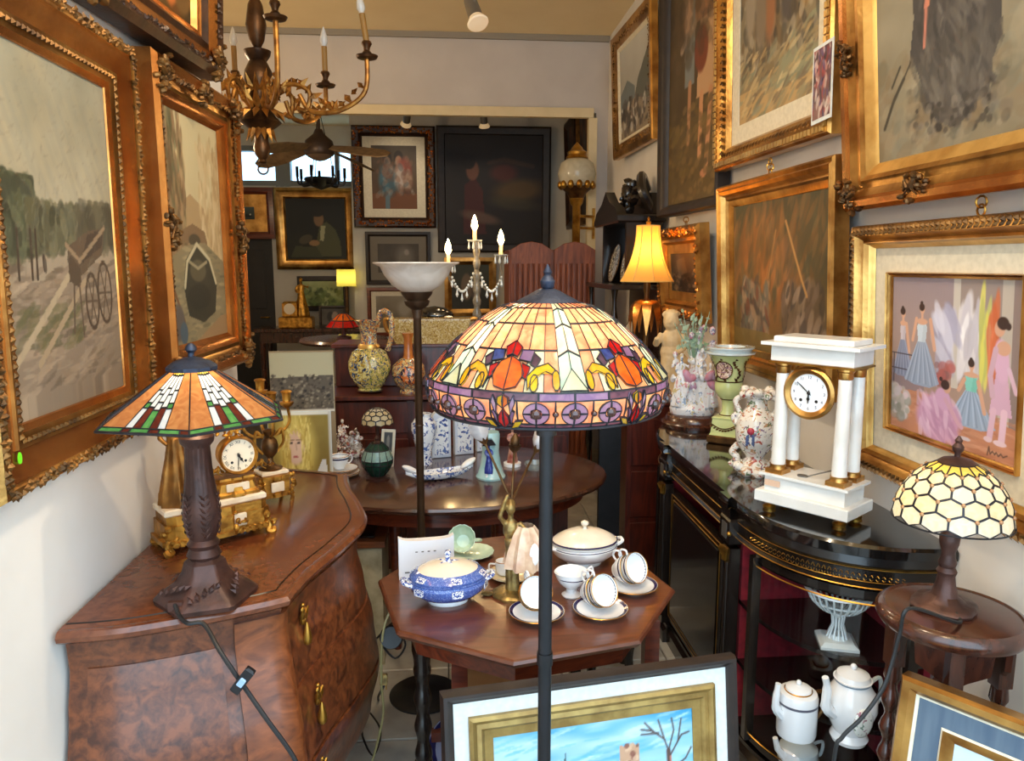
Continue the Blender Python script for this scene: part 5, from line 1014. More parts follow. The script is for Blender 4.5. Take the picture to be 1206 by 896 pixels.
def clockface(t,c,R,fr,roman,h1,h2,rimw=.2,marks=None,namem=None):
    x,y,z=c
    obj('drum',M().lathe([(R*1.0,0),(R*1.02,.045),(.001,.045)],32,c=c,R=rx(-PI/2)),fr,t)
    obj('bezel',M().lathe([(R*(1+rimw),.002),(R*(1+rimw*1.0),-.006),(R*(1+rimw*.6),-.012),(R*1.02,-.006),(R*.98,0)],40,c=c,R=rx(PI/2) @ Matrix.Scale(-1,3,(0,0,1)) if False else rx(-PI/2)),fr,t)
    d=obj('dial',M().lathe([(.001,-.002),(R,-.002)],40,c=c,R=rx(-PI/2),caps=False),DIAL if roman else WHITE,t)
    numerals(d,R*.82,y-.0026,R*(.26 if roman else .22),INK if roman else NAVY,roman,0,z,x)
    for a,L,w in ((h1,.55,.05),(h2,.85,.03)):
        a=math.radians(a); dv=Vector((math.sin(a),0,math.cos(a))); pp=Vector((x,y-.0045,z)); b=M().tube([pp-dv*R*.15,pp+dv*R*L*.6,pp+dv*R*L],[R*w*.7,R*w,R*w*.3],6)
        if L<.6: b.tube([pp+dv*R*L*.55+Vector((0,0,0))+Vector((math.cos(q),0,math.sin(q)))*R*.07 for q in [2*PI*i/10 for i in range(10)]],R*.02,4,closed=True)
        obj('clock_hand',b,INK,d)
    obj('hand_boss',M().blob((x,y-.005,z),(R*.1,.003,R*.1),10,6),INK,d)
    for k in (-1,1): obj('winding_hole',M().lathe([(.001,-.0005),(R*.085,-.0005),(R*.085,0)],12,c=(x+k*R*.42,y-.0022,z-R*.40),R=rx(-PI/2)),INK,d)
q=at(243,640,Z=.9)+Vector((.012,.035,0)); gc=thing('mantel_clock','gilt bronze mantel clock with robed statue and alabaster slabs behind the left lamp','clock',q,math.radians(36))
w=.285
ba=M()
for a,z0,z1,k in ((1.0,.022,.034,0),(.94,.034,.075,0),(.90,.075,.098,0)): ba.loft([[p+(z,) for p in sxy(w*a,.12*a,0)] for z in (z0,z1)])
obj('plinth',ba,GILTB,gc,smooth=25)
feet=[(-.125,-.045),(.125,-.045),(-.125,.045),(.125,.045)]
for x,y in feet: obj('scroll_foot',M().tube(spline([(x,y,.035),(x*1.05,y*1.1,.02),(x*1.0,y*1.2,.008),(x*1.08,y*1.35,.006),(x*1.1,y*1.2,.014)],4),.009,7),GILTB,gc)
orn=M().xf(Matrix.Identity(4)); 
for x in (-.13,-.05,.05,.13):
    for k in range(7): orn.blob((x+rnd.uniform(-.016,.016),-.062+rnd.uniform(-.006,.004),.05+rnd.uniform(-.025,.03)),(rnd.uniform(.004,.010),.006,rnd.uniform(.004,.012)),6,4,R=ry(rnd.uniform(0,3)))
for k in range(16): orn.tube([(-.13+.0165*k+.006*math.cos(q_),-.058-.002*math.sin(q_*2),.028+.008*math.sin(q_)) for q_ in (0,1,2,3,4,5)],.0035,5)
obj('scroll_relief',orn,GILTB,gc,kind='stuff')
obj('alabaster_slab',M().box((-.085,0,.107),(.10,.10,.018),ch=.004),ALAB,gc); obj('alabaster_slab',M().box((.045,0,.107),(.16,.10,.018),ch=.004),ALAB,gc); obj('alabaster_panel',M().box((.03,-.058,.058),(.07,.006,.034),ch=.002),ALAB,gc)
obj('drum_base',M().loft([[(x+.055,y,z) for x,y in sxy(.13*k,.085*k,0)] for z,k in ((.116,1),(.124,1),(.13,.85),(.15,.75),(.16,.85),(.166,.8))]),GILTB,gc,smooth=25); obj('alabaster_block',M().box((.055,-.036,.14),(.06,.006,.022),ch=.002),ALAB,gc)
clockface(gc,(.060,-.038,.226),.043,GILTB,True,150,185)
cr_=scrollmesh(.035,16,9); cr_.xf(Matrix.Translation((.06,-.01,.285))); obj('crest',cr_,GILTB,gc)
for k in (-1,1): o=scrollmesh(.03,12,11); o.xf(Matrix.Translation((.06+k*.058,-.02,.185))); obj('side_scroll',o,GILTB,gc)
obj('statue',robed(M(),.27,(-.085,0,.114),.17),mat('brown gilt statue',(164,112,48),(110,72,30),rough=.4,metal=.7,sc=20),gc,fuse=.0032)
q=at(318,592,Z=.9)+Vector((0,.03,0)); cg=thing('candelabrum','small gilt bronze candelabrum on alabaster plinth, right of the gilt clock','candelabrum',q,math.radians(36))
ba=M()
for a,z0,z1 in ((1.0,.020,.03),(.9,.03,.075),(.98,.075,.085)): ba.loft([[p+(z,) for p in sxy(.105*a,.09*a,0)] for z in (z0,z1)])
obj('plinth',ba,GILTB,cg,smooth=25); obj('alabaster_panel',M().box((0,-.047,.052),(.04,.006,.03),ch=.002),ALAB,cg); obj('alabaster_slab',M().box((0,0,.092),(.085,.07,.014),ch=.004),ALAB,cg)
for x in (-.045,.045):
    for y in (-.035,.035): obj('scroll_foot',M().tube([(x,y,.024),(x*1.1,y*1.15,.012),(x*1.05,y*1.1,.0)],[.008,.006,.007],7),GILTB,cg)
orn=M(); [orn.blob((rnd.choice((-1,1))*rnd.uniform(.035,.056),-.045+rnd.uniform(-.006,.006),.05+rnd.uniform(-.03,.035)),(rnd.uniform(.004,.009),.006,rnd.uniform(.004,.011)),6,4,R=ry(rnd.uniform(0,3))) for i in range(22)]; obj('scroll_relief',orn,GILTB,cg,kind='stuff')
obj('urn',M().lathe([(.034,.099),(.036,.104),(.016,.112),(.009,.125),(.009,.135),(.022,.15),(.026,.17),(.022,.19),(.012,.2),(.017,.207),(.02,.22),(.008,.225)],22),DBRASS,cg)
for k,(x,y,z) in enumerate(((-.07,.0,.29),(.07,.02,.29),(0,-.03,.30),(0,.05,.33))):
    ar=obj('branch',M().tube(spline([(0,0,.215),(x*.6,y*.6,.205),(x*1.1,y*1.1,.235),(x,y,z)],5),.005,6),GILTB,cg); obj('candle_cup',M().lathe([(.006,-.012),(.02,0),(.022,.008),(.012,.01),(.014,.035),(.018,.04),(.012,.044),(.001,.04)],16,c=(x,y,z),rf=lambda a,zz_:1+.05*math.cos(8*a)),GILTB,ar)
for k in (-1,1): obj('leaf_handle',M().tube(spline([(k*.022,0,.15),(k*.045,0,.18),(k*.04,0,.22),(k*.02,0,.2)],5),.005,6),GILTB,cg)
# ------------------------------------------------------------ on the credenza
CZ_=.88
def cpos(u,v): return at(u,v,Z=CZ_)
q=Vector((1.080,2.09,CZ_)); mk=thing('portico_clock','white marble portico clock with four columns and gilt dial ring on the black cabinet','clock',q,math.radians(-53))
W_,D_=.268,.145
obj('lower_step',M().box((0,0,.042),(W_+.02,D_+.02,.036),ch=.003),MARBLE,mk,smooth=0); obj('plinth',M().box((0,0,.083),(W_-.02,D_-.02,.05),ch=.002).box((0,0,.111),(W_+.005,D_+.005,.008)),MARBLE,mk,smooth=0)
for x in (-1,1):
    for y in (-1,1):
        obj('foot',M().lathe([(.001,0),(.018,.0),(.02,.008),(.012,.014),(.02,.02),(.02,.024)],18,c=(x*(W_/2-.025),y*(D_/2-.02),0)),BRASS,mk)
        c=(x*.094,y*.041,.115); co=obj('column',M().lathe([(.0215,.028),(.0185,.307)],24,c=c),MARBLE,mk)
        obj('gilt_base',M().box((c[0],c[1],c[2]+.007),(.054,.054,.014)).lathe([(.026,.014),(.023,.022),(.024,.028)],24,c=c),GILT2 if 'GILT2' in globals() else GOLD,co,smooth=30)
        obj('gilt_capital',M().lathe([(.019,.307),(.021,.311),(.021,.327),(.025,.331),(.025,.337)],24,c=c),GOLD,co)
obj('brass_plate',M().box((0,0,.455),(W_-.01,D_-.01,.006)),BRASS,mk,smooth=0)
obj('entablature',M().box((0,0,.482),(W_-.02,D_-.02,.048),ch=.002).box((0,0,.511),(W_+.025,D_+.025,.01)),MARBLE,mk,smooth=0); obj('top_slab',M().box((0,0,.524),(W_-.03,D_-.025,.018),ch=.003),MARBLE,mk,smooth=0)
clockface(mk,(-.005,-.05,.372),.056,GOLD,False,182,-50,.38)
obj('suspension',M().box((-.005,-.015,.445),(.02,.03,.03)),BRASS,mk); obj('key',M().lathe([(.001,0),(.016,0),(.016,.004),(.001,.004)],16,c=(-.02,-.03,.115),sy=.8).tube([(-.005,-.03,.118),(.05,.01,.14)],.0022,6),STEELG,mk); obj('paper_tag',M().box((-.095,-.0682,.085),(.05,.0015,.018)),mat('buff tag',(222,186,158),rough=.7),mk,smooth=0)
GREENU=mat('pale green glaze',(214,222,158),(196,208,140),rough=.15,coat=.5,sc=14)
q=cpos(856,524); q.y+=.06; q.x+=.02; gu=thing('urn','tall pale green and gilt square-footed urn beside the floral vase','vase',q,math.radians(-38))
s=.115; sq=lambda a,n=0: [(-a,-a),(a,-a),(a,a),(-a,a)]
obj('bronze_foot',M().box((0,0,.017),(s*1.12,s*1.12,.034),ch=.006),DBRASS,gu,smooth=0)
obj('pedestal',M().loft([[p+(z,) for p in sq(a)] for z,a in ((.034,s*.5),(.044,s*.46),(.10,s*.42),(.108,s*.44),(.112,s*.40))]),GREENU,gu,smooth=20)
obj('body',M().lathe([(.034,.112),(.032,.12),(.024,.135),(.025,.17),(.03,.185),(.045,.198),(.056,.22),(.058,.245),(.054,.262),(.056,.27),(.058,.30),(.068,.34),(.088,.37),(.094,.376)],40),GREENU,gu)
obj('rim',M().lathe([(.094,.374),(.101,.378),(.101,.384),(.085,.386),(.09,.396),(.098,.400),(.098,.406),(.06,.406),(.05,.38)],40),mat('pale blue glaze',(206,218,222),rough=.15,coat=.6),gu)
gd=M()
for k in range(4):
    R=rz(PI/2*k)
    gd.tube([R@Vector((x,-s*.445-.002,.088-.024*math.cos(x/s*3.0))) for x in [(-.45+.9*i/12)*s for i in range(13)]],.0022,5)
    for i in range(9): leafM(gd,R@Vector(((-.42+.105*i)*s,-s*.45-.002,.08-.024*math.cos((-.42+.105*i)*3.0))),R@Vector((1,0,.6)),R@Vector((0,-1,0)),.014,.004,.003)
for z,r in ((.185,.031),(.262,.0555),(.118,.033)): gd.tube([(r*math.cos(2*PI*i/32),r*math.sin(2*PI*i/32),z) for i in range(32)],.0025,5,closed=True)
for k in range(8):
    for i in range(9):
        a=PI/4*k+.25*math.sin(i*.7); z=.272+.011*i; r=(.057+(z-.27)*.12+max(0,z-.33)*.35)*1.02; leafM(gd,(r*math.cos(a),r*math.sin(a),z),(-math.sin(a)*(1 if i%2 else -1),math.cos(a)*(1 if i%2 else -1),.8),(math.cos(a),math.sin(a),0),.016,.005,.003)
obj('gilt_garland',gd,DBRASS,gu,kind='stuff'); 
mdl=M(); a0_=math.radians(-90-4)
for i in range(1): 
    rw=[]
    for k in range(9):
        ph=PI*k/8; rw.append([(( .0605+.012*max(0,(-math.cos(ph))))*1.06*math.cos(a0_+.55*math.sin(ph)*(j/6-.5)*2),(.0605+.012*max(0,-math.cos(ph)))*1.06*math.sin(a0_+.55*math.sin(ph)*(j/6-.5)*2),.312-.036*math.cos(ph)) for j in range(7)])
    mdl.loft(rw,closed=False)
obj('painted_medallion',mdl,china('painted scene',(206,170,150),[(110,76,60),(150,110,130),(226,206,180)],60,.52),gu); obj('medallion_frame',M().tube([((.0605+.012*max(0,-math.cos(ph)))*1.07*math.cos(a0_+s_*.55*math.sin(ph)),(.0605+.012*max(0,-math.cos(ph)))*1.07*math.sin(a0_+s_*.55*math.sin(ph)),.312-.036*math.cos(ph)) for s_,ph in [(1,PI*i/12) for i in range(13)]+[(-1,PI*i/12) for i in range(11,0,-1)]],.0022,5,closed=True),DBRASS,gu)
FLOR=china('floral faience',(234,230,222),[(176,84,70),(120,96,130),(196,150,110),(110,130,96)],34,.60)
q=cpos(893,560); q.y+=.04; fv=thing('vase','white rococo vase with red flowers and frilled scroll foot and neck','vase',q,-.5)
b=M().lathe([(.045,.04),(.034,.05),(.03,.062),(.05,.085),(.068,.12),(.072,.16),(.062,.2),(.046,.225),(.036,.24),(.034,.27),(.045,.29),(.05,.30),(.03,.30)],28)
for i in range(9): a=2*PI*i/9; b.blob((.048*math.cos(a),.048*math.sin(a),.293+.008*math.sin(3*a)),(.018,.018,.016),8,5); b.blob((.060*math.cos(a+.2),.060*math.sin(a+.2),.02+.01*math.cos(2*a)),(.022,.022,.02),8,5)
for k in (-1,1): b.tube(spline([(k*.045,0,.28),(k*.075,0,.26),(k*.06,0,.22),(k*.08,0,.2),(k*.066,0,.17)],5),.010,8); b.tube(spline([(k*.06,0,.1),(k*.08,0,.07),(k*.06,0,.05),(k*.085,0,.02)],5),.012,8)
b.lathe([(.06,0),(.062,.02),(.04,.045)],20)
obj('body',b,FLOR,fv,fuse=.004)
fl2=M(); fl2.blob((-.01,-.071,.165),(.013,.006,.013),10,6); obj('painted_rose',fl2,mat('rose red',(190,60,66),(150,50,90),rough=.3,sc=60),fv); fl2=M(); [leafM(fl2,(-.01+dx_*.01,-.0725,.145-.012*k),(dx_*.5,0,-1),(0,-1,0),.018,.005,.003) for k in range(3) for dx_ in (-1,1)]; obj('painted_leaves',fl2,mat('blue leaf',(76,96,140),rough=.3),fv)
# figurine group on a round wooden stand
q=cpos(818,499); ws=thing('wooden_stand','round stepped mahogany stand under the porcelain figure group','stand',q); obj('disc',M().lathe([(.001,0),(.155,0),(.157,.012),(.150,.02),(.138,.024),(.132,.044),(.124,.05),(.001,.05)],48),DARKW,ws)
PORC=china('painted porcelain',(226,226,230),[(206,150,160),(130,150,176),(196,180,130)],36,.60,.3)
q=q+Vector((.01,0,.05)); pg=thing('figurine_group','porcelain group of wide skirted ladies and leafy flower spray on the round wooden stand','figurine',q,-.3); pg.scale=(1.0,.85,1.32); pg.location.x-=.025
b=M().lathe([(.10,0),(.105,.02),(.085,.04),(.05,.05)],24,sy=.8); robed(b,.27,(.02,.01,.03),.25,arm=-1); robed(b,.19,(-.055,-.03,.03),.24,arm=1); robed(b,.16,(.075,-.03,.03),.24,arm=-1)
for i in range(26): a=rnd.uniform(0,6.3); b.blob((-.02+.075*math.cos(a),-.01+.05*math.sin(a),.05+rnd.uniform(0,.18)),rnd.uniform(.008,.016),6,4)
obj('figures',b,PORC,pg,fuse=.005)
pk=M(); [pk.blob((rnd.uniform(-.03,.09),-.055+rnd.uniform(-.015,.005),rnd.uniform(.06,.15)),(.028,.012,.016),8,5,R=ry(rnd.uniform(-1,1))) for i in range(6)]; obj('pink_drapery',pk,mat('pink glaze',(206,130,150),(190,160,190),rough=.3,sc=40),pg,kind='stuff')
sp=M()
for i in range(16):
    a=rnd.uniform(0,6.3); r=rnd.uniform(.03,.10); z=.28+rnd.uniform(-.05,.09); pts=spline([(0,.01,.16),(r*.4*math.cos(a),r*.3*math.sin(a),.24),(r*math.cos(a),r*.7*math.sin(a),z)],4); sp.tube(pts,.002,4)
    for k in range(5): p_=pts[-1-k]; leafM(sp,p_,(rnd.uniform(-1,1),rnd.uniform(-1,1),rnd.uniform(0,1)),(0,-.8,.6),.03,.008,.004)
obj('leaf_spray',sp,mat('grey green leaves',(130,160,130),(160,180,160),rough=.4,sc=30),pg,kind='stuff'); bl_=M(); [bl_.blob((.02+rnd.uniform(-.05,.07),rnd.uniform(-.05,.04),.27+rnd.uniform(-.03,.05)),rnd.uniform(.010,.018),8,5) for i in range(9)]; obj('flower_heads',bl_,china('flower glaze',(130,130,160),[(206,120,140),(220,216,220)],60,.5),pg,kind='stuff')
# ------------------------------------------------------------ inside the bowed glass end
def inz(u,v,Z): return at(u,v,Z=Z)
q=inz(985,757,.53); bv=thing('basket_vase','white pierced china basket on a square foot, upper cabinet shelf','vase',q,-.3)
obj('foot',M().loft([[p+(z,) for p in sq(a)] for z,a in ((0,.052),(.008,.052),(.018,.04),(.02,.03))]),WHITE,bv,smooth=20)
b=M(); b.lathe([(.03,.018),(.02,.03),(.001,.03)],20); b.lathe([(.016,.085),(.02,.092),(.03,.098),(.02,.1)],24)
for i in range(12): a=2*PI*i/12; b.tube([(.028*math.cos(a),.028*math.sin(a),.02),(.014*math.cos(a),.014*math.sin(a),.06),(.018*math.cos(a),.018*math.sin(a),.09)],.0035,5)
for i in range(26): a=2*PI*i/26; b.tube([(r*math.cos(a),r*math.sin(a),z) for r,z in ((.024,.098),(.055,.112),(.078,.135),(.092,.168))],.0035,5)
for r,z in ((.055,.112),(.078,.136)): b.tube([(r*math.cos(2*PI*i/36),r*math.sin(2*PI*i/36),z) for i in range(36)],.003,5,closed=True)
b.tube([(.094*math.cos(2*PI*i/40),.094*math.sin(2*PI*i/40),.17) for i in range(40)],.006,6,closed=True); b.lathe([(.001,.099),(.024,.099)],20,caps=False)
obj('pierced_bowl',b,WHITE,bv)
q=inz(941,868,.325); q.y+=.02; k1=thing('teapot','white straight sided teapot with a grey band, left on the middle cabinet shelf','teapot',q,.2)
obj('body',M().lathe([(.001,0),(.052,0),(.054,.01),(.054,.115),(.05,.125),(.035,.13),(.001,.13)],30),WHITE,k1); obj('grey_band',ring(.0546,.0546,.095,.102),mat('grey band',(96,96,110),rough=.3),k1); li=obj('lid',M().lathe([(.036,.13),(.034,.138),(.018,.145),(.001,.147)],24),WHITE,k1); obj('knob',M().blob((0,0,.152),.008,8,5),WHITE,li); obj('gilt_rim',M().tube([(.036*math.cos(2*PI*i/24),.036*math.sin(2*PI*i/24),.131) for i in range(24)],.002,5,closed=True),GILT,k1)
obj('spout',M().tube(spline([(-.048,0,.06),(-.07,0,.09),(-.07,0,.13),(-.066,0,.16)],4),[.013]*5+[.010]*4+[.008]*4,8),WHITE,k1); obj('handle',M().tube(spline([(.05,0,.11),(.082,0,.11),(.085,0,.06),(.06,0,.03),(.05,0,.03)],5),.006,7),DBRASS,k1)
q=inz(1006,878,.325); q.y+=.03; k2=thing('teapot','tall pear shaped floral teapot, right on the middle cabinet shelf','teapot',q,.3)
obj('body',M().lathe([(.001,0),(.045,0),(.05,.012),(.042,.03),(.055,.06),(.068,.10),(.066,.135),(.05,.16),(.044,.172),(.05,.182),(.04,.184)],32),WHITE,k2); li=obj('lid',M().lathe([(.046,.182),(.042,.195),(.02,.206),(.001,.209)],26),WHITE,k2); obj('knob',M().blob((0,0,.215),.009,8,5),WHITE,li)
obj('spout',M().tube(spline([(-.06,0,.09),(-.09,0,.12),(-.09,0,.17),(-.10,0,.205)],4),[.016]*5+[.012]*4+[.009]*4,8),WHITE,k2); obj('handle',M().tube(spline([(.06,0,.15),(.10,0,.16),(.105,0,.10),(.066,0,.06)],5),.006,7),WHITE,k2)
fm_=M().blob((-.02,-.062,.09),(.034,.012,.042),14,8); obj('flower_panel',fm_,china('flower panel',(236,238,232),[(170,110,130),(110,140,120)],70,.58),k2); obj('rim_line',M().tube([(.046*math.cos(2*PI*i/26),.046*math.sin(2*PI*i/26),.176) for i in range(26)],.0022,5,closed=True),mat('blue grey line',(110,130,150),rough=.3),k2)
q=inz(925,900,.115); q=Vector((1.03,1.98,.115)); k3=thing('teapot','low white teapot on the bottom cabinet shelf with only its spout showing','teapot',q,.2)
obj('body',M().lathe([(.001,0),(.045,0),(.06,.03),(.055,.07),(.03,.09),(.001,.092)],26),WHITE,k3); obj('spout',M().tube([(-.05,0,.05),(-.075,0,.08),(-.085,0,.115)],[.013,.010,.008],8),WHITE,k3); obj('knob',M().blob((0,0,.10),.009,8,5),WHITE,k3); obj('handle',M().tube(spline([(.05,0,.07),(.085,0,.07),(.08,0,.03),(.055,0,.03)],5),.005,6),WHITE,k3)
# ------------------------------------------------------------ torchiere
q=at(500,820,Z=0); tq=thing('torchiere','slim bronze floor lamp with white alabaster bowl in front of the oval table','lamp',q)
zr2=at(497,310,Y=q.y).z; TB=mat('torchiere bronze',(88,66,48),(70,52,38),rough=.35,metal=.6,sc=10)
obj('base',M().lathe([(.001,0),(.13,0),(.132,.014),(.12,.022),(.05,.03),(.02,.045),(.001,.045)],44),BLKM,tq)
obj('pole',M().lathe([(.014,.03),(.014,1.47),(.018,1.475),(.018,1.49),(.014,1.495),(.014,zr2-.17)],16).lathe([(.0155,1.05),(.0165,1.053),(.0155,1.056)],16),TB,tq)
obj('cup',M().lathe([(.016,zr2-.19),(.02,zr2-.16),(.04,zr2-.145),(.045,zr2-.13),(.038,zr2-.125),(.052,zr2-.108),(.056,zr2-.098),(.04,zr2-.096)],30),TB,tq)
obj('bowl',M().lathe([(.001,zr2-.10),(.05,zr2-.098),(.085,zr2-.075),(.112,zr2-.04),(.125,zr2-.012),(.150,zr2),(.149,zr2+.004),(.12,zr2-.006),(.105,zr2-.04),(.08,zr2-.07),(.04,zr2-.09),(.001,zr2-.092)],48),pane('alabaster glass',(226,218,208),(240,234,226),.35,12),tq)
# ------------------------------------------------------------ china on the oval table
OP=lambda u,v: at(u,v,Z=OVZ)
q=OP(400,560); 
for k in range(4):
    t=thing('plate','white gilt edged plate, number '+('one' if k==0 else 'two')+' from the table' if False else ['lowest white plate of the stack on the oval table','second white plate up in the stack on the oval table','third white plate up in the stack on the oval table','top white plate of the stack under the teacup'][k],'plate',q+Vector((.006*(k%2),0,.008*k)),0,'stacked gilt edged plates')
    obj('dish',M().lathe([(.001,.003),(.05,0),(.085-.004*k,.010),(.085-.004*k,.012),(.05,.004),(.001,.005)],36),WHITE,t); obj('gilt_rim',M().tube([((.085-.004*k)*math.cos(2*PI*i/36),(.085-.004*k)*math.sin(2*PI*i/36),.0115) for i in range(36)],.0014,5,closed=True),GILT,t)
c=copytree(cup0,q+Vector((0,0,.033)),.6,'white gilt rimmed teacup standing on the stack of plates'); c['group']='blue banded teacups'; 
q=OP(405,540)+Vector((.02,.06,0)); ff=thing('figurine','porcelain flower seller figurine behind the plate stack','figurine',q)
b=M().lathe([(.08,0),(.085,.02),(.06,.035)],22,sy=.7); robed(b,.16,(-.03,0,.02),.25); robed(b,.12,(.035,-.01,.02),.25,arm=-1); [b.blob((rnd.uniform(-.07,.07),-.03+rnd.uniform(-.02,.02),rnd.uniform(.03,.12)),rnd.uniform(.01,.018),6,4) for i in range(18)]; obj('figures',b,china('flower figure glaze',(206,196,186),[(120,50,70),(150,90,60),(80,60,50)],40,.56),ff,fuse=.005)
q=OP(418,545)+Vector((.09,.17,0)); pl_=thing('table_lamp','tiny pearl net glass lamp behind the flower seller figurine','lamp',q)
obj('stem',M().lathe([(.04,0),(.04,.008),(.012,.02),(.01,.1),(.008,.2)],18),BRONZE,pl_)
zt5=.20; surfP=lambda a,t: Vector((.075*math.sin(.3+1.2*t)*math.cos(math.radians(a)),.075*math.sin(.3+1.2*t)*math.sin(math.radians(a)),.15+.075*math.cos(.3+1.2*t)))
PP=[('ray_pane',[(-18,0),(18,0),(18,.3),(0,.22),(-18,.3)],wg[1],0)]+[('pane',[(c,t0),(c+18,t0+.09),(c+18,t0+.27),(c,t0+.36),(c-18,t0+.27),(c-18,t0+.09)],wg[0],0) for c,t0 in ((0,.22),(18,.49),(0,.76))]
glass_shade(pl_,surfP,PP,10,0,w=.003,h=.0015,step=12)
q=OP(445,563); dv=thing('mosaic_lamp','dark green leaded glass globe lamp right of the plate stack','lamp',q)
DG=[G('dark green glass',(36,76,60),(24,50,44),.3),G('pale mosaic glass',(176,206,190),(150,186,176),.4)]
obj('foot',M().lathe([(.001,0),(.05,0),(.052,.008),(.03,.014),(.001,.014)],24),BRONZE,dv); surfD=lambda a,t: Vector(((.012+.055*math.sin(PI*(.06+.86*t))**.8)*math.cos(math.radians(a)),(.012+.055*math.sin(PI*(.06+.86*t))**.8)*math.sin(math.radians(a)),.155-.142*t))
glass_shade(dv,surfD,[('pane',[(-15,a),(15,a),(15,b_),(-15,b_)],DG[1 if i==1 else 0],0) for i,(a,b_) in enumerate(((0,.2),(.2,.5),(.5,.62),(.62,1)))],12,0,w=.0025,h=.0015,step=16)
obj('finial',M().lathe([(.014,.15),(.016,.156),(.008,.165),(.01,.175),(.003,.185)],14),BRONZE,dv)
A=Art(20,50,(216,206,180),(206,196,170),51); A.p([(.18,.4),(.82,.4),(.82,.93),(.18,.93)],(60,60,60)); A.noise(14,5,4); A.e(.5,.65,.12,.2,(120,116,106)); A.l([(.3,.2),(.7,.2)],.02,(120,110,100)); A.l([(.3,.13),(.65,.13)],.02,(130,120,104))
q=OP(452,552)+Vector((.01,.03,0)); cp_=thing('postcard','narrow cream card with a dark photograph propped behind the green globe lamp','card',q); cp_.rotation_euler=(math.radians(-10),math.radians(5),.1); obj('card',M().box((0,.002,.085),(.062,.002,.17)),WMOUNT,cp_,smooth=0); A.obj('print',.060,.168,-.0002,cp_,.001,PRINT)
q=OP(500,548)+Vector((0,.03,0)); lv=thing('lidded_vase','tall blue and white baluster vase behind the torchiere pole','vase',q)
obj('body',M().lathe([(.001,0),(.036,0),(.034,.02),(.03,.05),(.045,.10),(.058,.16),(.056,.19),(.038,.215),(.03,.22),(.034,.235),(.001,.236)],28,rf=lambda a,z:1+.02*math.cos(8*a)),DELFT,lv)
DW=mat('pale blue white glaze',(206,216,230),(190,202,222),rough=.25,coat=.4,sc=30)
for i,(u,h_,nm) in enumerate(((519,.225,'left of three pale delft arched house fronts'),(546,.215,'middle of three pale delft arched house fronts with blue picture'),(572,.20,'right of three pale delft arched house fronts'))):
    q=OP(u,541-4*i)+Vector((0,.05,0)); t=thing('arched_panel',nm+' on the oval table','ornament',q,.25,'delft arched house fronts')
    arch=[(-.046,0),(.046,0)]+[(.046*math.cos(PI*k/10),h_-.046+.046*math.sin(PI*k/10)) for k in range(11)]
    obj('body',M().prism(arch,-.02,.02,ch=.003,T=rx(PI/2).to_4x4()),DW,t,smooth=30); ar2=[(x*.72,.015+z*.80) for x,z in arch]; obj('blue_picture',M().prism(ar2,0,.003,T=(Matrix.Translation((0,-.020,0))@rx(PI/2).to_4x4())),DELFT,t,smooth=0)
q=OP(518,566)+Vector((0,.03,0)); bd=thing('boat_dish','blue and white delft boat shaped dish on the front edge of the oval table','dish',q,.35)
b=M(); rings=[]
for i in range(15):
    x=-.15+.3*i/14; k=max(.10,1-(abs(x)/.155)**2.2); z0=.035*(abs(x)/.15)**2.5; rings.append([(x,k*.055*math.cos(a),z0+.03*k*(1+math.sin(a)) if math.sin(a)<=0 else z0+.03*k+.006) for a in [PI+PI*j/8 for j in range(9)]]+[(x,k*.045*math.cos(a),z0+.012+.022*k*(1+math.sin(a))) for a in [2*PI-PI*j/8 for j in range(9)]])
b.loft(rings); obj('hull',b,DELFT,bd,smooth=50); b=M(); [b.blob((s*.13,0,.055),(.04,.02,.014),10,6,R=ry(-s*.5)) for s in (-1,1)]; obj('scroll_end',b,WHITE,bd,kind='stuff')
q=OP(578,562); jf=thing('figure_jug','pale blue jug with a dark blue coated figure behind the brass girl','jug',q)
obj('body',M().lathe([(.001,0),(.062,0),(.064,.008),(.056,.02),(.044,.06),(.036,.12),(.04,.19),(.036,.2)],28),mat('turquoise glaze',(150,196,200),(176,206,206),rough=.2,coat=.5,sc=20),jf)
b=M(); robed(b,.13,(-.01,-.042,.03),.16,arm=-1); obj('figure',b,mat('cobalt coat',(30,44,130),(50,66,150),rough=.25,coat=.4,sc=30),jf,fuse=.004); obj('black_hat',M().prism([(-.03,0),(.03,.004),(.012,.03),(-.014,.028)],-.018,.018,T=(Matrix.Translation((-.01,-.045,.152))@rx(PI/2).to_4x4())),BLACK,jf); obj('white_legs',M().tube([(-.02,-.05,.005),(-.018,-.05,.05)],.006,6).tube([(.0,-.05,.005),(.0,-.05,.05)],.006,6),WHITE,jf,kind='stuff')
q=OP(604,550)+Vector((0,.03,0)); rf_=thing('figurine','small red coated porcelain figure right of the blue jug','figurine',q); obj('figure',robed(M(),.17,(0,0,.012),.14),mat('red brown glaze',(140,60,50),(190,150,130),rough=.3,sc=30),rf_,fuse=.004); obj('base',M().lathe([(.001,0),(.04,0),(.04,.014),(.001,.016)],20),WHITE,rf_)
q=OP(630,552); ad=thing('glass_dish','small clear glass dish on the right end of the oval table','dish',q); obj('dish',M().lathe([(.001,0),(.04,0),(.046,.02),(.048,.03),(.044,.03),(.038,.008),(.001,.006)],24),mat('clear glass',(180,190,190),rough=.05,trans=.6,coat=.5),ad)
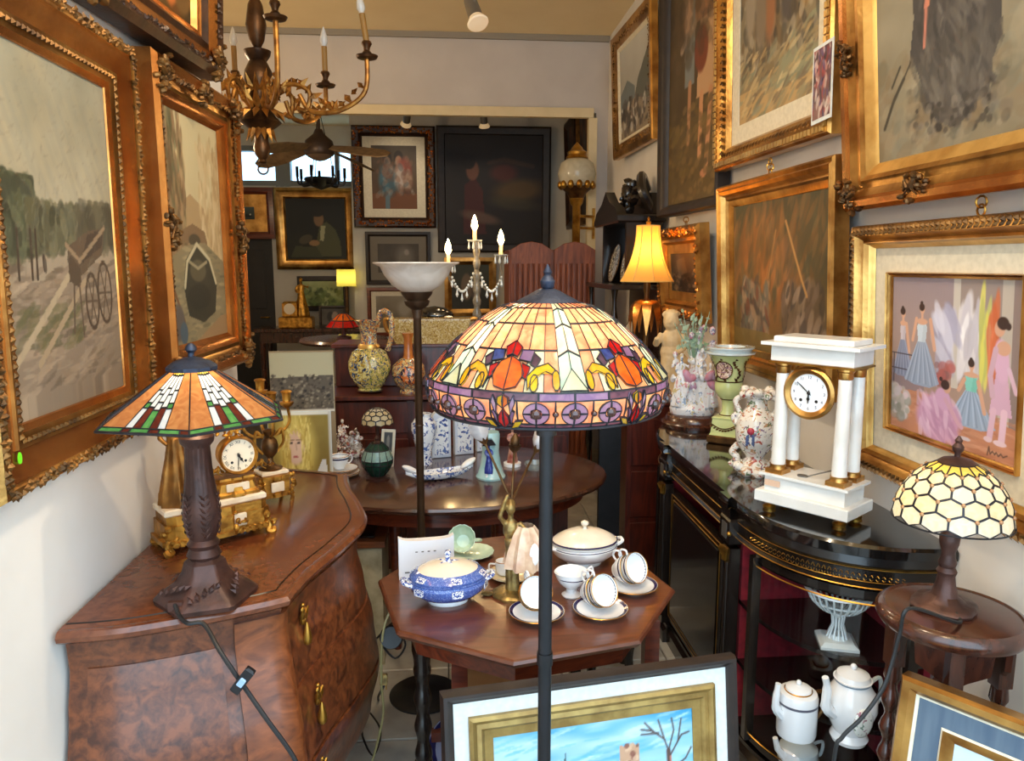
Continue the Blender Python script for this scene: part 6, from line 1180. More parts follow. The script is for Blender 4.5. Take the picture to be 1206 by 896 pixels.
# prints standing on the left end
A=Art(60,60,(176,170,140),(190,184,154),52); A.p([(0,.0),(1,0),(1,.62),(0,.58)],(90,82,70)); A.daub(260,0,1,.05,.62,.02,.02,[(40,36,34),(150,140,120),(70,60,52),(110,100,86)],0,.5,.8); A.l([(0,.03),(1,.03)],.02,(226,220,206))
a=at(320,486,Y=3.42); b_=at(392,413,Y=3.42); zz5=a.z-OVZ; t=thing('panorama_print','brownish town panorama print standing above the blonde portrait','print',((a.x+b_.x)/2,3.42,OVZ),.05); wd=b_.x-a.x; ht=b_.z-a.z
obj('board',M().box((0,.006,zz5/2+ht/2),(wd,.008,zz5+ht)),mat('brown card',(150,130,100),rough=.8),t,smooth=0); A.obj('print',wd-.004,ht-.006,-.001,t,zz5,PRINT)
A=Art(60,60,(150,126,50),(130,104,40),53); A.noise(14,4,4); A.e(.45,.5,.3,.5,(206,180,90),.1,.5); A.daub(90,.2,.7,.1,.95,.012,.09,[(226,206,120),(190,160,70),(150,120,50)],0,.3,.7); A.e(.42,.48,.15,.25,(210,172,146)); A.e(.46,.42,.1,.16,(224,190,164),0,.8,.6); A.e(.36,.55,.03,.014,(84,66,56)); A.e(.48,.55,.03,.014,(84,66,56)); A.l([(.32,.59),(.40,.595)],.008,(130,96,60)); A.l([(.44,.595),(.52,.59)],.008,(130,96,60)); A.e(.42,.345,.045,.016,(176,90,86)); A.daub(40,.22,.34,.2,.85,.012,.09,[(216,190,104),(186,150,64)],.1,.2,.8); A.daub(40,.52,.66,.2,.85,.012,.09,[(226,206,120),(190,160,70)],-.1,.2,.8); A.daub(20,.3,.56,.66,.8,.012,.05,[(226,206,120),(200,170,80)],.6,.5,.8); A.l([(.43,.54),(.44,.45)],.008,(180,140,116)); A.p([(.7,0),(.85,.3),(.9,.3),(.95,0)],(216,210,200)); A.l([(0,.985),(1,.985)],.03,(226,222,206)); A.l([(.985,0),(.985,1)],.02,(206,200,190))
a=at(318,553,Y=3.12); b_=at(389,484,Y=3.12); t=thing('portrait_print','print of a fair haired face on ochre, on the left end of the oval table','print',((a.x+b_.x)/2,3.12,OVZ),.05); wd=b_.x-a.x; ht=b_.z-OVZ
obj('board',M().box((0,.005,ht/2),(wd,.006,ht)),WMOUNT,t,smooth=0); A.obj('print',wd-.004,ht-.004,0,t,.002,PRINT)
# ------------------------------------------------------------ stepped red sideboard
sbx0,sbx1=-.63,.62; sbc=(sbx0+sbx1)/2; sb_=thing('stepped_sideboard','dark red mahogany sideboard with a raised rear step behind the oval table','sideboard',(sbc,4.1,0)); sw_=sbx1-sbx0
ZL=at(436,462,Y=3.92).z; ZU=at(505,404,Y=4.12).z
obj('lower_top',M().box((0,-.02,ZL-.012),(sw_+.03,.56,.024),ch=.004),REDW,sb_,smooth=0); obj('carcass',M().box((0,0,ZL/2-.02),(sw_,.5,ZL-.03)),REDW,sb_,smooth=0)
obj('upper_step',M().box((.0,.13,(ZL+ZU)/2),(sw_,.24,ZU-ZL-.01)),REDW,sb_,smooth=0); obj('upper_top',M().box((0,.12,ZU-.01),(sw_+.03,.29,.02),ch=.004),REDW,sb_,smooth=0)
for i in range(3):
    for j in range(2):
        d=obj('drawer',M().box((-sw_/3+sw_/3*i,-.255,ZL-.12-.2*j),(sw_/3-.03,.015,.17),ch=.004),REDW,sb_,smooth=0); obj('knob',M().blob((-sw_/3+sw_/3*i,-.272,ZL-.12-.2*j),(.014,.012,.014),10,6),BRASS,d)
def lat(P,n=30,**k): return M().lathe(P,n,**k)
MAJ=china('majolica',(196,176,96),[(40,56,110),(150,150,70),(226,206,140),(60,90,80)],48,.55); MAJB=china('majolica bands',(206,186,130),[(40,50,80),(60,80,110),(190,120,60)],60,.52)
q=at(436,461,Y=3.92); jg=thing('majolica_jug','large painted majolica jug with a looping handle on the red sideboard','jug',q,-.25); hj=at(436,377,Y=3.92).z-q.z; wj=.112
obj('body',lat([(.001,0),(.06,0),(.064,.012),(.055,.02),(.085,.05),(wj,.12),(wj,.16),(.09,.21),(.055,.232)],36,sy=.8),MAJ,jg); obj('neck',lat([(.055,.23),(.042,.25),(.042,.31),(.05,.34),(.075,hj),(.068,hj),(.04,.335),(.036,.31)],30,sy=.85),MAJB,jg); obj('gold_collar',lat([(.056,.228),(.058,.24),(.05,.252)],28,sy=.85),GOLDB,jg)
obj('handle',M().tube(spline([(.045,0,.34),(.075,0,.42),(.12,0,.40),(.125,0,.30),(.10,0,.22)],6),.015,10),MAJB,jg); obj('foot',lat([(.062,0),(.07,.006),(.06,.012)],28,sy=.8),BRONZE,jg); pn=M().blob((-.02,-.080,.135),(.062,.018,.085),18,10); obj('painted_panel',pn,china('painted figures',(214,200,130),[(30,40,70),(60,90,130),(170,140,60)],40,.54),jg)
q=at(482,470,Y=3.90); q.z=ZL; bt=thing('majolica_bottle','round bodied painted majolica bottle vase with long orange neck on the red sideboard','vase',q,.2); hb=at(482,392,Y=3.9).z-q.z
obj('body',lat([(.001,0),(.05,0),(.05,.012),(.04,.02),(.07,.05),(.088,.10),(.082,.145),(.05,.175),(.03,.185)],34,sy=.8),MAJB,bt); obj('neck',lat([(.032,.18),(.024,.20),(.022,hb-.03),(.032,hb),(.02,hb)],22),mat('orange glaze',(196,120,56),(170,96,44),rough=.2,coat=.4,sc=20),bt); obj('painted_panel',M().blob((0,-.058,.10),(.055,.018,.05),16,8),china('cherub panel',(30,34,60),[(226,180,140),(206,110,50)],34,.52),bt)
q=at(508,404,Y=4.15); q.z=ZU; jd=thing('planter','long gold and cream majolica planter on the upper step of the sideboard','planter',q); 
obj('trough',M().loft([[p+(z,) for p in [(x*k,y*k) for x,y in ((-.21,-.07),(.21,-.07),(.21,.07),(-.21,.07))]] for z,k in ((0,.9),(.02,.95),(.11,1.0),(.125,1.04),(.135,1.04))]),china('gold majolica',(190,160,92),[(150,116,56),(216,196,146)],80,.54),jd,smooth=25); [obj('side_scroll',M().tube(spline([(s*.2,0,.12),(s*.25,0,.13),(s*.24,0,.07),(s*.2,0,.05)],5),.012,8),GOLD,jd) for s in (-1,1)]
# candle lamp
q=at(562,404,Y=4.29); q.z=ZU; ca=thing('crystal_candelabra','three light crystal candelabra with lit flame bulbs on the sideboard','candelabra',q)
zc_=lambda v: at(560,v,Y=4.29).z-ZU; FLAME=mat('lit flame bulb',(255,240,200),emit=30,ec=(255,222,150))
CG=mat('smoky crystal',(150,140,120),(100,92,80),rough=.15,coat=.6,sc=30); ze=zc_(318)
pr=[(.001,0),(.07,0),(.06,.02),(.025,.035)]+[(.012+.016*abs(math.sin(i*.75))*(1-.5*i/30),.04+(zc_(285)-.04)*i/30) for i in range(31)]+[(.03,zc_(285)+.004),(.012,zc_(285)+.012)]
obj('column',lat(pr,20),CG,ca)
def flame(parent,p,h):
    obj('candle_sleeve',lat([(.011,0),(.011,h)],12,c=p),mat('cream sleeve',(236,206,150),rough=.5),parent); b=obj('flame_bulb',lat([(.009,h),(.019,h+.02),(.016,h+.045),(.006,h+.075),(.001,h+.085)],14,c=p),FLAME,parent); return b
for k,(u,vb) in enumerate(((528,307),(559,279),(590,296))):
    x=at(u,vb,Y=4.29).x-q.x; z=zc_(vb+6); 
    if k!=1: obj('arm',M().tube(spline([(0,0,ze-.05),(x*.5,0,ze-.12),(x*.95,0,ze-.06),(x,0,z)],6),.006,7),CG,ca)
    dr=obj('drip_pan',lat([(.012,0),(.036,.006),(.04,.012),(.012,.014)],16,c=(x,0,z),rf=lambda a,zz_:1+.1*math.cos(8*a)),mat('clear crystal',(206,210,206),rough=.06,coat=.8,sc=20),ca); flame(ca,(x,0,z+.012),.055)
    l=bpy.data.lights.new('flame_light','POINT'); l.energy=CANDLE_W; l.color=(1,.66,.32); l.shadow_soft_size=.02; lo=bpy.data.objects.new('flame_light',l); link(lo,ca); lo.location=(x,-.05,z+.10)
    for j in range(7):
        a=2*PI*j/7; obj('crystal_drop',lat([(.001,-.045),(.007,-.035),(.003,-.012),(.001,0)],6,c=(x+.036*math.cos(a),.036*math.sin(a),z+.004)),bpy.data.materials['clear crystal'],ca)
for s in (-1,1):
    for i in range(14):
        t=i/13; x=s*(.02+.12*t); z=ze-.02-.10*math.sin(PI*t)*.9-.02*t; obj('crystal_bead',M().blob((x,-.02,z),(.0075,.006,.009),6,4),bpy.data.materials['clear crystal'],ca,smooth=0)
        if i%3==1: obj('crystal_drop',lat([(.001,-.05),(.009,-.036),(.003,-.01),(.001,0)],6,c=(x,-.02,z-.008)),bpy.data.materials['clear crystal'],ca,smooth=0)
q=at(532,404,Y=4.25); q.z=ZU; bx=thing('black_dome','low black lacquer box with domed lid beside the crystal candelabra','box',(q.x,4.20,ZU)); bx.location.y=4.29; bx.location.x=-.09
obj('box',M().box((0,0,.07),(.22,.10,.14),ch=.01),BLACK,bx); obj('domed_lid',lat([(.11,.14),(.10,.16),(.06,.185),(.001,.195)],24,sy=.45),BLACK,bx)
# ------------------------------------------------------------ right rear: chest, bust, bell lamp, etagere, wardrobe
chx=.87; ch=thing('wooden_chest','tall dark mahogany chest beyond the black cabinet','chest',(1.085,3.93,0)); chz=.955
obj('carcass',M().box((0,0,chz/2-.015),(.42,.66,chz-.03)),REDW,ch,smooth=0); obj('top',M().box((-.005,0,chz-.015),(.45,.69,.03),ch=.005),REDW,ch,smooth=0)
for k in range(3):
    d=obj('drawer',M().box((0,-.333,.2+.27*k),(.37,.012,.24),ch=.003),REDW,ch,smooth=0); obj('knob',M().blob((0,-.345,.2+.27*k),.013,10,6),BRASS,d)
pn=thing('grey_board','dark grey upright board standing left of the mahogany chest','board',(.80,3.66,0)); obj('board',M().box((0,0,.46),(.11,.03,.92),ch=.003),BLKM,pn,smooth=0)
IV=mat('ivory bisque',(226,200,156),(206,176,130),rough=.5,sc=20)
q=at(789,478,Y=3.72); q.z=chz; bu=thing('cherub_figure','ivory coloured bisque child figure left of the porcelain figure group','figurine',q,-.3); hb_=at(789,367,Y=3.72).z-chz
h=hb_; b=M().lathe([(.055,0),(.06,.012),(.045,.02)],20)
b.tube([(.02,0,.02),(.025,0,h*.25),(.02,0,h*.45)],[.03,.034,.045],10).tube([(-.02,.0,.02),(-.02,-.01,h*.25),(-.01,0,h*.45)],[.028,.034,.045],10).blob((.0,0,h*.52),(.06,.045,.06),12,8).blob((0,0,h*.66),(.055,.042,.07),12,8).tube([(0,0,h*.74),(-.005,-.004,h*.82)],.022,8).blob((-.008,-.008,h*.89),(.04,.044,.05),14,10).blob((-.01,-.05,h*.885),(.008,.01,.01),6,4).tube([(-.05,0,h*.73),(-.08,-.03,h*.62),(-.075,-.07,h*.70)],[.02,.018,.012],8).tube([(.05,0,h*.73),(.075,-.02,h*.6),(.03,-.05,h*.53)],[.02,.018,.012],8)
for i in range(26): a=i*2.4; r=.04*math.sqrt((i+.5)/26); b.blob((-.007+r*math.cos(a),.006+r*math.sin(a),h*.89+math.sqrt(max(0,.052**2-r*r))),.011,6,4)
obj('figure',b,IV,bu,fuse=.005); obj('drapery',lat([(.05,.02),(.055,h*.2),(.06,h*.42),(.03,h*.5)],20,c=(.03,.01,0),rf=lambda a,z:1+.1*math.cos(5*a)),IV,bu)
q=at(758,478,Y=4.02); q.z=chz; be=thing('table_lamp','lit gold bell shaped fabric lamp with drooping palm leaves on its stem','lamp',q); zq=lambda v: at(758,v,Y=4.02).z-chz
obj('base',lat([(.001,0),(.08,0),(.082,.015),(.06,.03),(.02,.05),(.014,.1),(.022,.14),(.014,.18),(.013,zq(345)),(.02,zq(340)),(.008,zq(300))],24),DBRASS,be)
for k in range(9):
    a=2*PI*k/9+.3; b=M(); rr=[]
    for i in range(9):
        t=i/8; r=.012+.085*math.sin(t*PI*.55); z=zq(352)-.02+.03*math.sin(t*PI)-.17*t*t; wv=.024*math.sin(PI*min(1,t*.9+.1))+.002; c_=Vector((r*math.cos(a),r*math.sin(a),z)); u_=Vector((-math.sin(a),math.cos(a),0)); rr.append([c_+u_*wv,c_+Vector((0,0,.006)),c_-u_*wv,c_+Vector((0,0,-.003))])
    obj('palm_leaf',b.loft(rr),GOLDO,be)
SH=bpy.data.materials.new('gold silk shade'); SH.use_nodes=True; t_=SH.node_tree; t_.nodes.remove(t_.nodes['Principled BSDF']); dd_=N(t_,'ShaderNodeBsdfDiffuse'); tt_=N(t_,'ShaderNodeBsdfTranslucent'); dd_.inputs[0].default_value=lin((240,200,120)); tt_.inputs[0].default_value=lin((255,196,84)); mm_=N(t_,'ShaderNodeMixShader'); mm_.inputs[0].default_value=.6; t_.links.new(dd_.outputs[0],mm_.inputs[1]); t_.links.new(tt_.outputs[0],mm_.inputs[2]); t_.links.new(mm_.outputs[0],t_.nodes['Material Output'].inputs[0])
zb6,zt6=zq(331),zq(266); sp_=[]; 
for i in range(13): t=i/12; sp_.append((.145-.078*(1-(1-t)**2.2)-.004*t,zb6+(zt6-zb6)*t))
sf_=lambda a,z: 1+.0*z-.05*abs(math.sin(4*a))
obj('shade',lat(sp_,64,rf=sf_,caps=False),SH,be); b=M()
for k in range(8):
    a=PI/4*k+PI/8*0; b.tube([(r*sf_(a,0)*math.cos(a),r*sf_(a,0)*math.sin(a),z) for r,z in sp_],.003,5)
obj('piping',b,mat('shade trim',(226,180,96),rough=.7),be,kind='stuff'); b=M()
for r,z in (sp_[0],sp_[-1]): b.tube([(r*sf_(2*PI*i/64,0)*math.cos(2*PI*i/64),r*sf_(2*PI*i/64,0)*math.sin(2*PI*i/64),z) for i in range(64)],.004,5,closed=True)
obj('edge_trim',b,bpy.data.materials['shade trim'],be,kind='stuff'); obj('finial',lat([(.005,zt6-.01),(.012,zt6+.01),(.014,zt6+.02),(.004,zt6+.03),(.008,zt6+.04),(.001,zt6+.05)],12),BRASS,be)
warm_bulb('bulb_light',be,(0,0,zb6+(zt6-zb6)*.5),BELL_W,(1,.66,.28),.03)
# etagere
EY=4.9; et=thing('carved_etagere','black carved display shelf with plates against the far right wall','shelf',(XR-.02,EY,0)); zs6=at(722,337,Y=4.75).z; zp6=at(740,205,Y=4.9).z
obj('back_panel',M().box((-.015,0,zs6*.6),(.03,.80,zs6*1.2)),EBONY,et,smooth=0)
for z in (.12,.55,1.02,zs6): obj('shelf',M().box((-.17,0,z),(.34,.86,.03),ch=.005),EBONY,et,smooth=0)
for y in (-.38,.38):
    for x in (-.31,): obj('turned_post',lat([(.02+.008*math.sin(i*.8),.0+i*zs6/40) for i in range(41)],12,c=(x,y,0)),EBONY,et)
zz6=(zs6,zp6); hh=zp6-zs6
obj('upper_panel',M().prism([(-.34,0),(.34,0),(.36,hh*.25),(.28,hh*.55),(.36,hh*.62),(.30,hh*.80),(.12,hh*.82),(.0,hh),(-.12,hh*.82),(-.30,hh*.80),(-.36,hh*.62),(-.28,hh*.55),(-.36,hh*.25)],0,.04,T=(Matrix.Translation((-.04,0,zs6))@rz(-PI/2).to_4x4()@rx(PI/2).to_4x4())),EBONY,et)
obj('cornice_shelf',M().box((-.15,0,zs6+hh*.58),(.30,.74,.05),ch=.01),EBONY,et,smooth=0); obj('gable',M().prism([(-.36,0),(.36,0),(.30,.05),(.12,.10),(0,.17),(-.12,.10),(-.30,.05)],0,.06,T=(Matrix.Translation((-.24,0,zs6+hh*.60))@rz(-PI/2).to_4x4()@rx(PI/2).to_4x4())),EBONY,et); [obj('side_panel',M().box((-.13,y,zs6+hh*.29),(.22,.03,hh*.56),ch=.004),EBONY,et,smooth=0) for y in (-.34,.34)]
b=scrollmesh(.16,30,21); b.xf((Matrix.Translation((-.14,-.05,zs6+hh*.78))@rz(-PI/2).to_4x4())); b.tube(spline([(-.05,-.30,zs6+hh*.6),(-.14,-.33,zs6+hh*.8),(-.12,-.22,zs6+hh*.95),(-.06,-.12,zs6+hh*.85)],5),.03,8); obj('carved_crest',b,EBONY,et)
PLT=china('patterned plate',(196,190,176),[(70,76,80),(130,120,100)],50,.5)
for i,(y,z,r,lab) in enumerate(((EY-.22,zs6+.015,.14,'grey patterned plate standing on the upper etagere shelf near the lamp'),(EY+.16,zs6+.015,.13,'grey patterned plate standing on the upper etagere shelf far end'),(EY-.25,1.035,.12,'white plate standing on the middle etagere shelf'))):
    t=thing('plate',lab,'plate',(XR-.20,y,z),0,'plates on the carved shelf'); R=ry(math.radians(-78))@rx(0); obj('dish',lat([(.001,.004),(r*.6,0),(r,.014),(r,.018),(r*.6,.006),(.001,.008)],36,R=R,c=(0,0,r*.99)),PLT if i<2 else CREAM,t); obj('rim_band',M().tube([R@Vector((r*.99*math.cos(2*PI*j/36),r*.99*math.sin(2*PI*j/36),.017))+Vector((0,0,r*.99)) for j in range(36)],.003,5,closed=True),DBRASS,t)
# wardrobe
WARW=wood('wardrobe wood',(96,44,24),(146,78,44),(20,20,2.5),rough=.5,coat=0)
wa=thing('wardrobe','red brown wardrobe with reeded arched doors behind the large floor lamp','wardrobe',((at(600,300,Y=5.5).x+at(702,300,Y=5.5).x)/2,5.72,0)); wk=(at(702,300,Y=5.5).x-at(600,300,Y=5.5).x)/.98; zw=at(640,284,Y=5.45).z
obj('carcass',M().box((0,.06,zw/2-.03),(.98*wk,.5,zw-.06)),WARW,wa,smooth=0)
for s in (-1,1):
    d=obj('door',M().prism([(-.23*wk,.1),(.23*wk,.1),(.23*wk,zw-.06),(.12*wk,zw-.015),(0,zw),(-.12*wk,zw-.015),(-.23*wk,zw-.06)],0,.03,ch=.004,T=(Matrix.Translation((s*.245*wk,-.20,0))@rx(PI/2).to_4x4())),WARW,wa,smooth=0)
    for i in range(7): obj('reed',lat([(.018,.2),(.018,zw-.16)],8,c=(s*.245*wk-.12+.04*i,-.232,0),sy=.6),WARW,d)
# wall lantern
LY=6.15; q=at(679,230,Y=LY); la=thing('oil_lantern','tall brass column oil lamp with white globe by the right archway post','lantern',(q.x,LY,0)); zl=lambda v: at(678,v,Y=LY).z
obj('column',lat([(.001,0),(.12,0),(.12,.03),(.04,.06),(.033,.1),(.033,zl(243)),(.05,zl(240)),(.06,zl(234)),(.045,zl(230))],24),BRASS,la)
zg=zl(205); obj('globe',lat([(.07,zg-.13),(.13,zg-.08),(.155,zg),(.13,zg+.085),(.08,zg+.12)],36),pane('milk glass globe',(226,216,190),(214,204,176),.3,10),la)
obj('gallery',lat([(.05,zl(236)),(.08,zg-.15),(.12,zg-.115),(.125,zg-.10),(.11,zg-.11)],40,rf=lambda a,z:1,caps=False),DBRASS,la); b=M()
for k in range(12): a=2*PI*k/12; b.blob((.132*math.cos(a),.132*math.sin(a),zg-.088),(.026,.026,.034),8,5)
obj('petal_rim',b,BRASS,la,kind='stuff'); obj('top_cap',lat([(.078,zg+.115),(.09,zg+.125),(.075,zg+.15),(.08,zg+.17),(.05,zg+.19),(.04,zg+.21),(.015,zg+.235),(.001,zg+.25)],28),BRASS,la)
b=M().tube([(0,0,zl(254)),(.17,.14,zl(254))],.012,7).tube([(0,0,zl(268)),(.17,.14,zl(268))],.012,7).box((.17,.15,zl(262)),(.02,.03,.25)); obj('wall_bracket',b,BRASS,la)
# low black stool
bk=thing('low_stool','low black stool between the octagonal table and the mahogany chest','stool',(.60,2.72,0)); obj('seat',lat([(.001,.41),(.13,.41),(.14,.425),(.13,.44),(.001,.44)],28),BLACK,bk)
for k in range(4):
    a=PI/4+PI/2*k; c,s_=math.cos(a),math.sin(a); obj('leg',M().tube(spline([(.09*c,.09*s_,.41),(.13*c,.13*s_,.30),(.10*c,.10*s_,.12),(.13*c,.13*s_,.0)],5),[.018]*16,8),BLACK,bk)
# ------------------------------------------------------------ left floor: marble fronted chest, cables, plate
q=at(425,720,Y=2.9); lo_=thing('marble_chest','low wooden chest with cream marbled front under the oval table left end','chest',(-.535,3.02,0)); zl_=at(440,640,Y=2.85).z
obj('carcass',M().box((0,0,zl_/2-.01),(.50,.30,zl_-.02)),mat('cream marbled panel',(196,184,150),(150,136,104),rough=.4,sc=6,nz=2),lo_,smooth=0); obj('top',M().box((0,0,zl_-.01),(.53,.33,.025),ch=.003),WALNUT,lo_,smooth=0); obj('dark_tray',M().box((.02,0,zl_+.008),(.40,.24,.012),ch=.003),BLACK,lo_,smooth=0)
q=at(547,782,Z=.14); pt=thing('plate','blue rimmed plate leaning upright under the octagonal table','plate',(q.x,2.15,0)); pt.rotation_euler=(0,0,0); R=rx(math.radians(78)); obj('dish',lat([(.001,.0),(.08,0),(.125,.018),(.125,.022),(.08,.006),(.001,.006)],36,R=R,c=(0,.0,.125)),mat('lavender china',(150,150,176),rough=.2,coat=.5),pt); obj('blue_rim',lat([(.09,.0085),(.122,.0235)],36,R=R,c=(0,0,.125),caps=False),NAVY,pt)
cb=thing('cardboard_box','plain tan cardboard box on the tiles under the octagonal table','box',(.16,2.42,0)); obj('box',M().box((0,0,.11),(.34,.24,.22)),mat('tan cardboard',(160,128,92),(150,118,84),rough=.8,sc=10),cb,smooth=0); obj('flap',M().box((-.09,-.005,.222),(.165,.24,.004)),bpy.data.materials['tan cardboard'],cb,smooth=0); obj('flap',M().box((.085,-.005,.222),(.165,.24,.004)),bpy.data.materials['tan cardboard'],cb,smooth=0)
def cord(label,pts,m=CORD,r=.004): return tag(obj('power_cord',M().tube(spline(pts,8),r,6),m),label,'cord')
tb_=at(471,665,Z=.70)
cord('yellowish flex hanging down from the router at the table left edge',[at(495,668,Y=2.2)+Vector((0,0,.0)),at(470,702,Y=2.05),at(452,740,Y=2.0),at(449,800,Y=2.05),at(450,850,Y=2.1),(-.30,2.15,.006),(-.42,2.1,.006)],mat('yellowed flex',(150,136,90),rough=.5),.0035)
cord('black flex looped on the tiles near the commode foot',[at(432,835,Z=.006),at(448,860,Z=.006),at(440,890,Z=.006),at(428,870,Z=.006),at(425,846,Z=.006)])
cord('black flex trailing from the plug towards the torchiere base',[at(452,808,Y=2.12),at(446,824,Z=.006),at(470,826,Z=.006),at(490,818,Z=.03)])
cord('black flex rising from the marble chest to the router',[at(430,765,Y=2.6),at(455,740,Y=2.45),at(470,722,Y=2.3),at(458,700,Y=2.28),at(466,690,Y=2.26)])
pg_=thing('plug','brass and black plug hanging on the yellowish flex by the table','plug',at(452,800,Y=2.06)); obj('body',M().box((0,0,0),(.022,.016,.034),ch=.004),VB,pg_); obj('pin',M().tube([(.006,0,-.017),(.006,0,-.032)],.002,6),BRASS,pg_); obj('pin',M().tube([(-.006,0,-.017),(-.006,0,-.032)],.002,6),BRASS,pg_)
cl2=thing('cord_reel','coiled black transformer hanging below the table left corner','cable coil',at(461,750,Y=2.02)); obj('coil',M().lathe([(.014,-.012),(.03,-.014),(.034,0),(.03,.014),(.014,.012)],22,R=rx(PI/2-.3)),CORD,cl2); obj('loose_loop',M().tube(spline([(.02,0,.02),(.04,-.01,-.02),(.01,-.01,-.06),(-.03,0,-.02)],5),.003,5),CORD,cl2)
# ------------------------------------------------------------ chandelier
CY=3.35; cx_=at(305,100,Y=CY).x; zc8=lambda v: at(305,v,Y=CY).z; CHB=mat('chandelier bronze',(96,66,40),(56,38,26),rough=.38,metal=.75,sc=16,bm=.3,bs=80); CHG=mat('chandelier gilding',(196,140,66),(120,78,36),rough=.36,metal=.8,sc=20,bm=.3,bs=80)
cd_=thing('chandelier','carved gilt wood and bronze chandelier with candle arms at upper left','chandelier',(cx_,CY,0))
obj('rod',lat([(.008,zc8(2)),(.008,CZ-.02),(.06,CZ-.02),(.05,CZ)],14),CHB,cd_)
P8=[(.012,zc8(-6)),(.03,zc8(6)),(.042,zc8(30)),(.03,zc8(48)),(.016,zc8(56)),(.055,zc8(60)),(.05,zc8(66)),(.035,zc8(72)),(.055,zc8(84)),(.06,zc8(96)),(.045,zc8(108)),(.05,zc8(116))]
obj('turned_stem',lat(P8,24),CHB,cd_)
obj('lower_body',lat([(.05,zc8(116)),(.04,zc8(126)),(.065,zc8(138)),(.085,zc8(144)),(.06,zc8(150)),(.028,zc8(156)),(.028,zc8(166)),(.035,zc8(174)),(.03,zc8(182)),(.014,zc8(188)),(.018,zc8(191)),(.006,zc8(193))][::1],24),CHB,cd_)
lf=M()
for k in range(12):
    a=2*PI*k/12; c,s_=math.cos(a),math.sin(a)
    for q,(rr_,v_,up_) in enumerate(((.06,120,1),(.075,134,-.6),(.05,104,1),(.035,152,-1))): leafM(lf,(rr_*c,rr_*s_,zc8(v_)),(c*.55,s_*.55,up_),(c,s_,.3),.085,.02,.016)
obj('acanthus_collar',lf,CHG,cd_,kind='stuff',smooth=0)
obj('ring',M().tube([(.021*math.cos(2*PI*i/20),0,zc8(199)+.021*math.sin(2*PI*i/20)) for i in range(20)],.004,6,closed=True),CHB,cd_)
arms=[(math.radians(-8),.46,122,72),(math.radians(-62),.28,122,46),(math.radians(50),.36,118,84),(math.radians(180),.36,118,66),(math.radians(235),.34,120,60),(math.radians(118),.40,118,80)]
for a,r,v0,vt in arms:
    c,s_=math.cos(a),math.sin(a); z0=zc8(v0); zt8=zc8(vt); f=lambda q: [(x*c,x*s_,z) for x,z in q]
    ar=obj('arm',M().tube(spline(f([(.05,z0),(.12,zc8(100)),(.19*r/.46+.02,zc8(108)),(.20*r/.46,zc8(130)),(.16*r/.46,zc8(128))]),6),.010,7).tube(spline(f([(.17*r/.46,zc8(112)),(.22*r/.46,zc8(132)),(.34*r/.46,zc8(131)),(r*.97,zc8(110)),(r,zt8+.006)]),7),.0105,8),CHG,cd_)
    lf=M(); 
    for q in range(14):
        t=q/13; x=.07+(r-.1)*t; z=zc8(112)+.05*math.sin(t*7); leafM(lf,(x*c,x*s_,z),(c*.4+rnd.uniform(-.3,.3),s_*.4+rnd.uniform(-.3,.3),rnd.uniform(-.6,1)),(s_,-c,.3),.075,.02,.012); leafM(lf,(x*c,x*s_,z),(c*.4,s_*.4,rnd.uniform(-1,.6)),(-s_,c,.3),.07,.02,.012)
    obj('acanthus_leaf',lf,CHG,ar,kind='stuff',smooth=0)
    obj('drip_pan',lat([(.014,0),(.04,.004),(.046,.014),(.03,.010),(.014,.012)],20,c=(r*c,r*s_,zt8)),CHB,ar); obj('candle_cup',lat([(.012,.01),(.02,.025),(.012,.035),(.014,.045),(.022,.06),(.018,.07),(.012,.07)],16,c=(r*c,r*s_,zt8)),CHB,ar)
    lean=.12*c if abs(c)>.9 and c>0 else 0; Rl=ry(-lean*1.2)
    obj('candle_sleeve',lat([(.0125,0),(.0125,.11)],12,c=(r*c,r*s_,zt8+.068),R=Rl),mat('amber sleeve',(150,110,50),rough=.5) if 'amber sleeve' not in bpy.data.materials else bpy.data.materials['amber sleeve'],ar)
    tp=Vector((r*c,r*s_,zt8+.068))+Rl@Vector((0,0,.11)); obj('candle_bulb',lat([(.008,0),(.018,.02),(.015,.045),(.006,.075),(.001,.085)],14,c=tp,R=Rl),mat('unlit bulb glass',(206,204,200),rough=.08,coat=.6) if 'unlit bulb glass' not in bpy.data.materials else bpy.data.materials['unlit bulb glass'],ar)
# ceiling fan
FY=7.0; q=at(376,175,Y=FY); fa=thing('ceiling_fan','brown ceiling fan with dome lamp before the rear window','fan',(q.x,FY,0)); zf=lambda v: at(376,v,Y=FY).z; FANM=mat('brown fan enamel',(84,64,50),(70,54,42),rough=.4,metal=.3,sc=10)
obj('rod',lat([(.015,zf(160)),(.015,3.2),(.06,3.2),(.05,3.21)],12),FANM,fa); obj('motor_housing',lat([(.03,zf(152)),(.05,zf(158)),(.12,zf(166)),(.135,zf(176)),(.13,zf(181)),(.12,zf(183))],30),FANM,fa); obj('dome',lat([(.001,zf(190)),(.05,zf(188.5)),(.10,zf(185)),(.12,zf(182))],26),mat('smoked dome',(120,96,76),rough=.3),fa)
for a in (-32,58,148,238):
    a=math.radians(a); c,s_=math.cos(a),math.sin(a); u_=Vector((-s_*.85,c*.85,.5)); b=M(); z=zf(172); rr=[]
    for r,w_ in ((.12,.03),(.22,.05),(.45,.075),(.68,.07),(.76,.03)): p_=Vector((r*c,r*s_,z-.16*r)); rr.append([p_+u_*w_+Vector((0,0,.004)),p_-u_*w_+Vector((0,0,.004)),p_-u_*w_-Vector((0,0,.004)),p_+u_*w_-Vector((0,0,.004))])
    obj('blade',b.loft(rr),mat('fan blade wood',(150,120,84),(120,94,66),rough=.5,sc=20) if 'fan blade wood' not in bpy.data.materials else bpy.data.materials['fan blade wood'],fa)
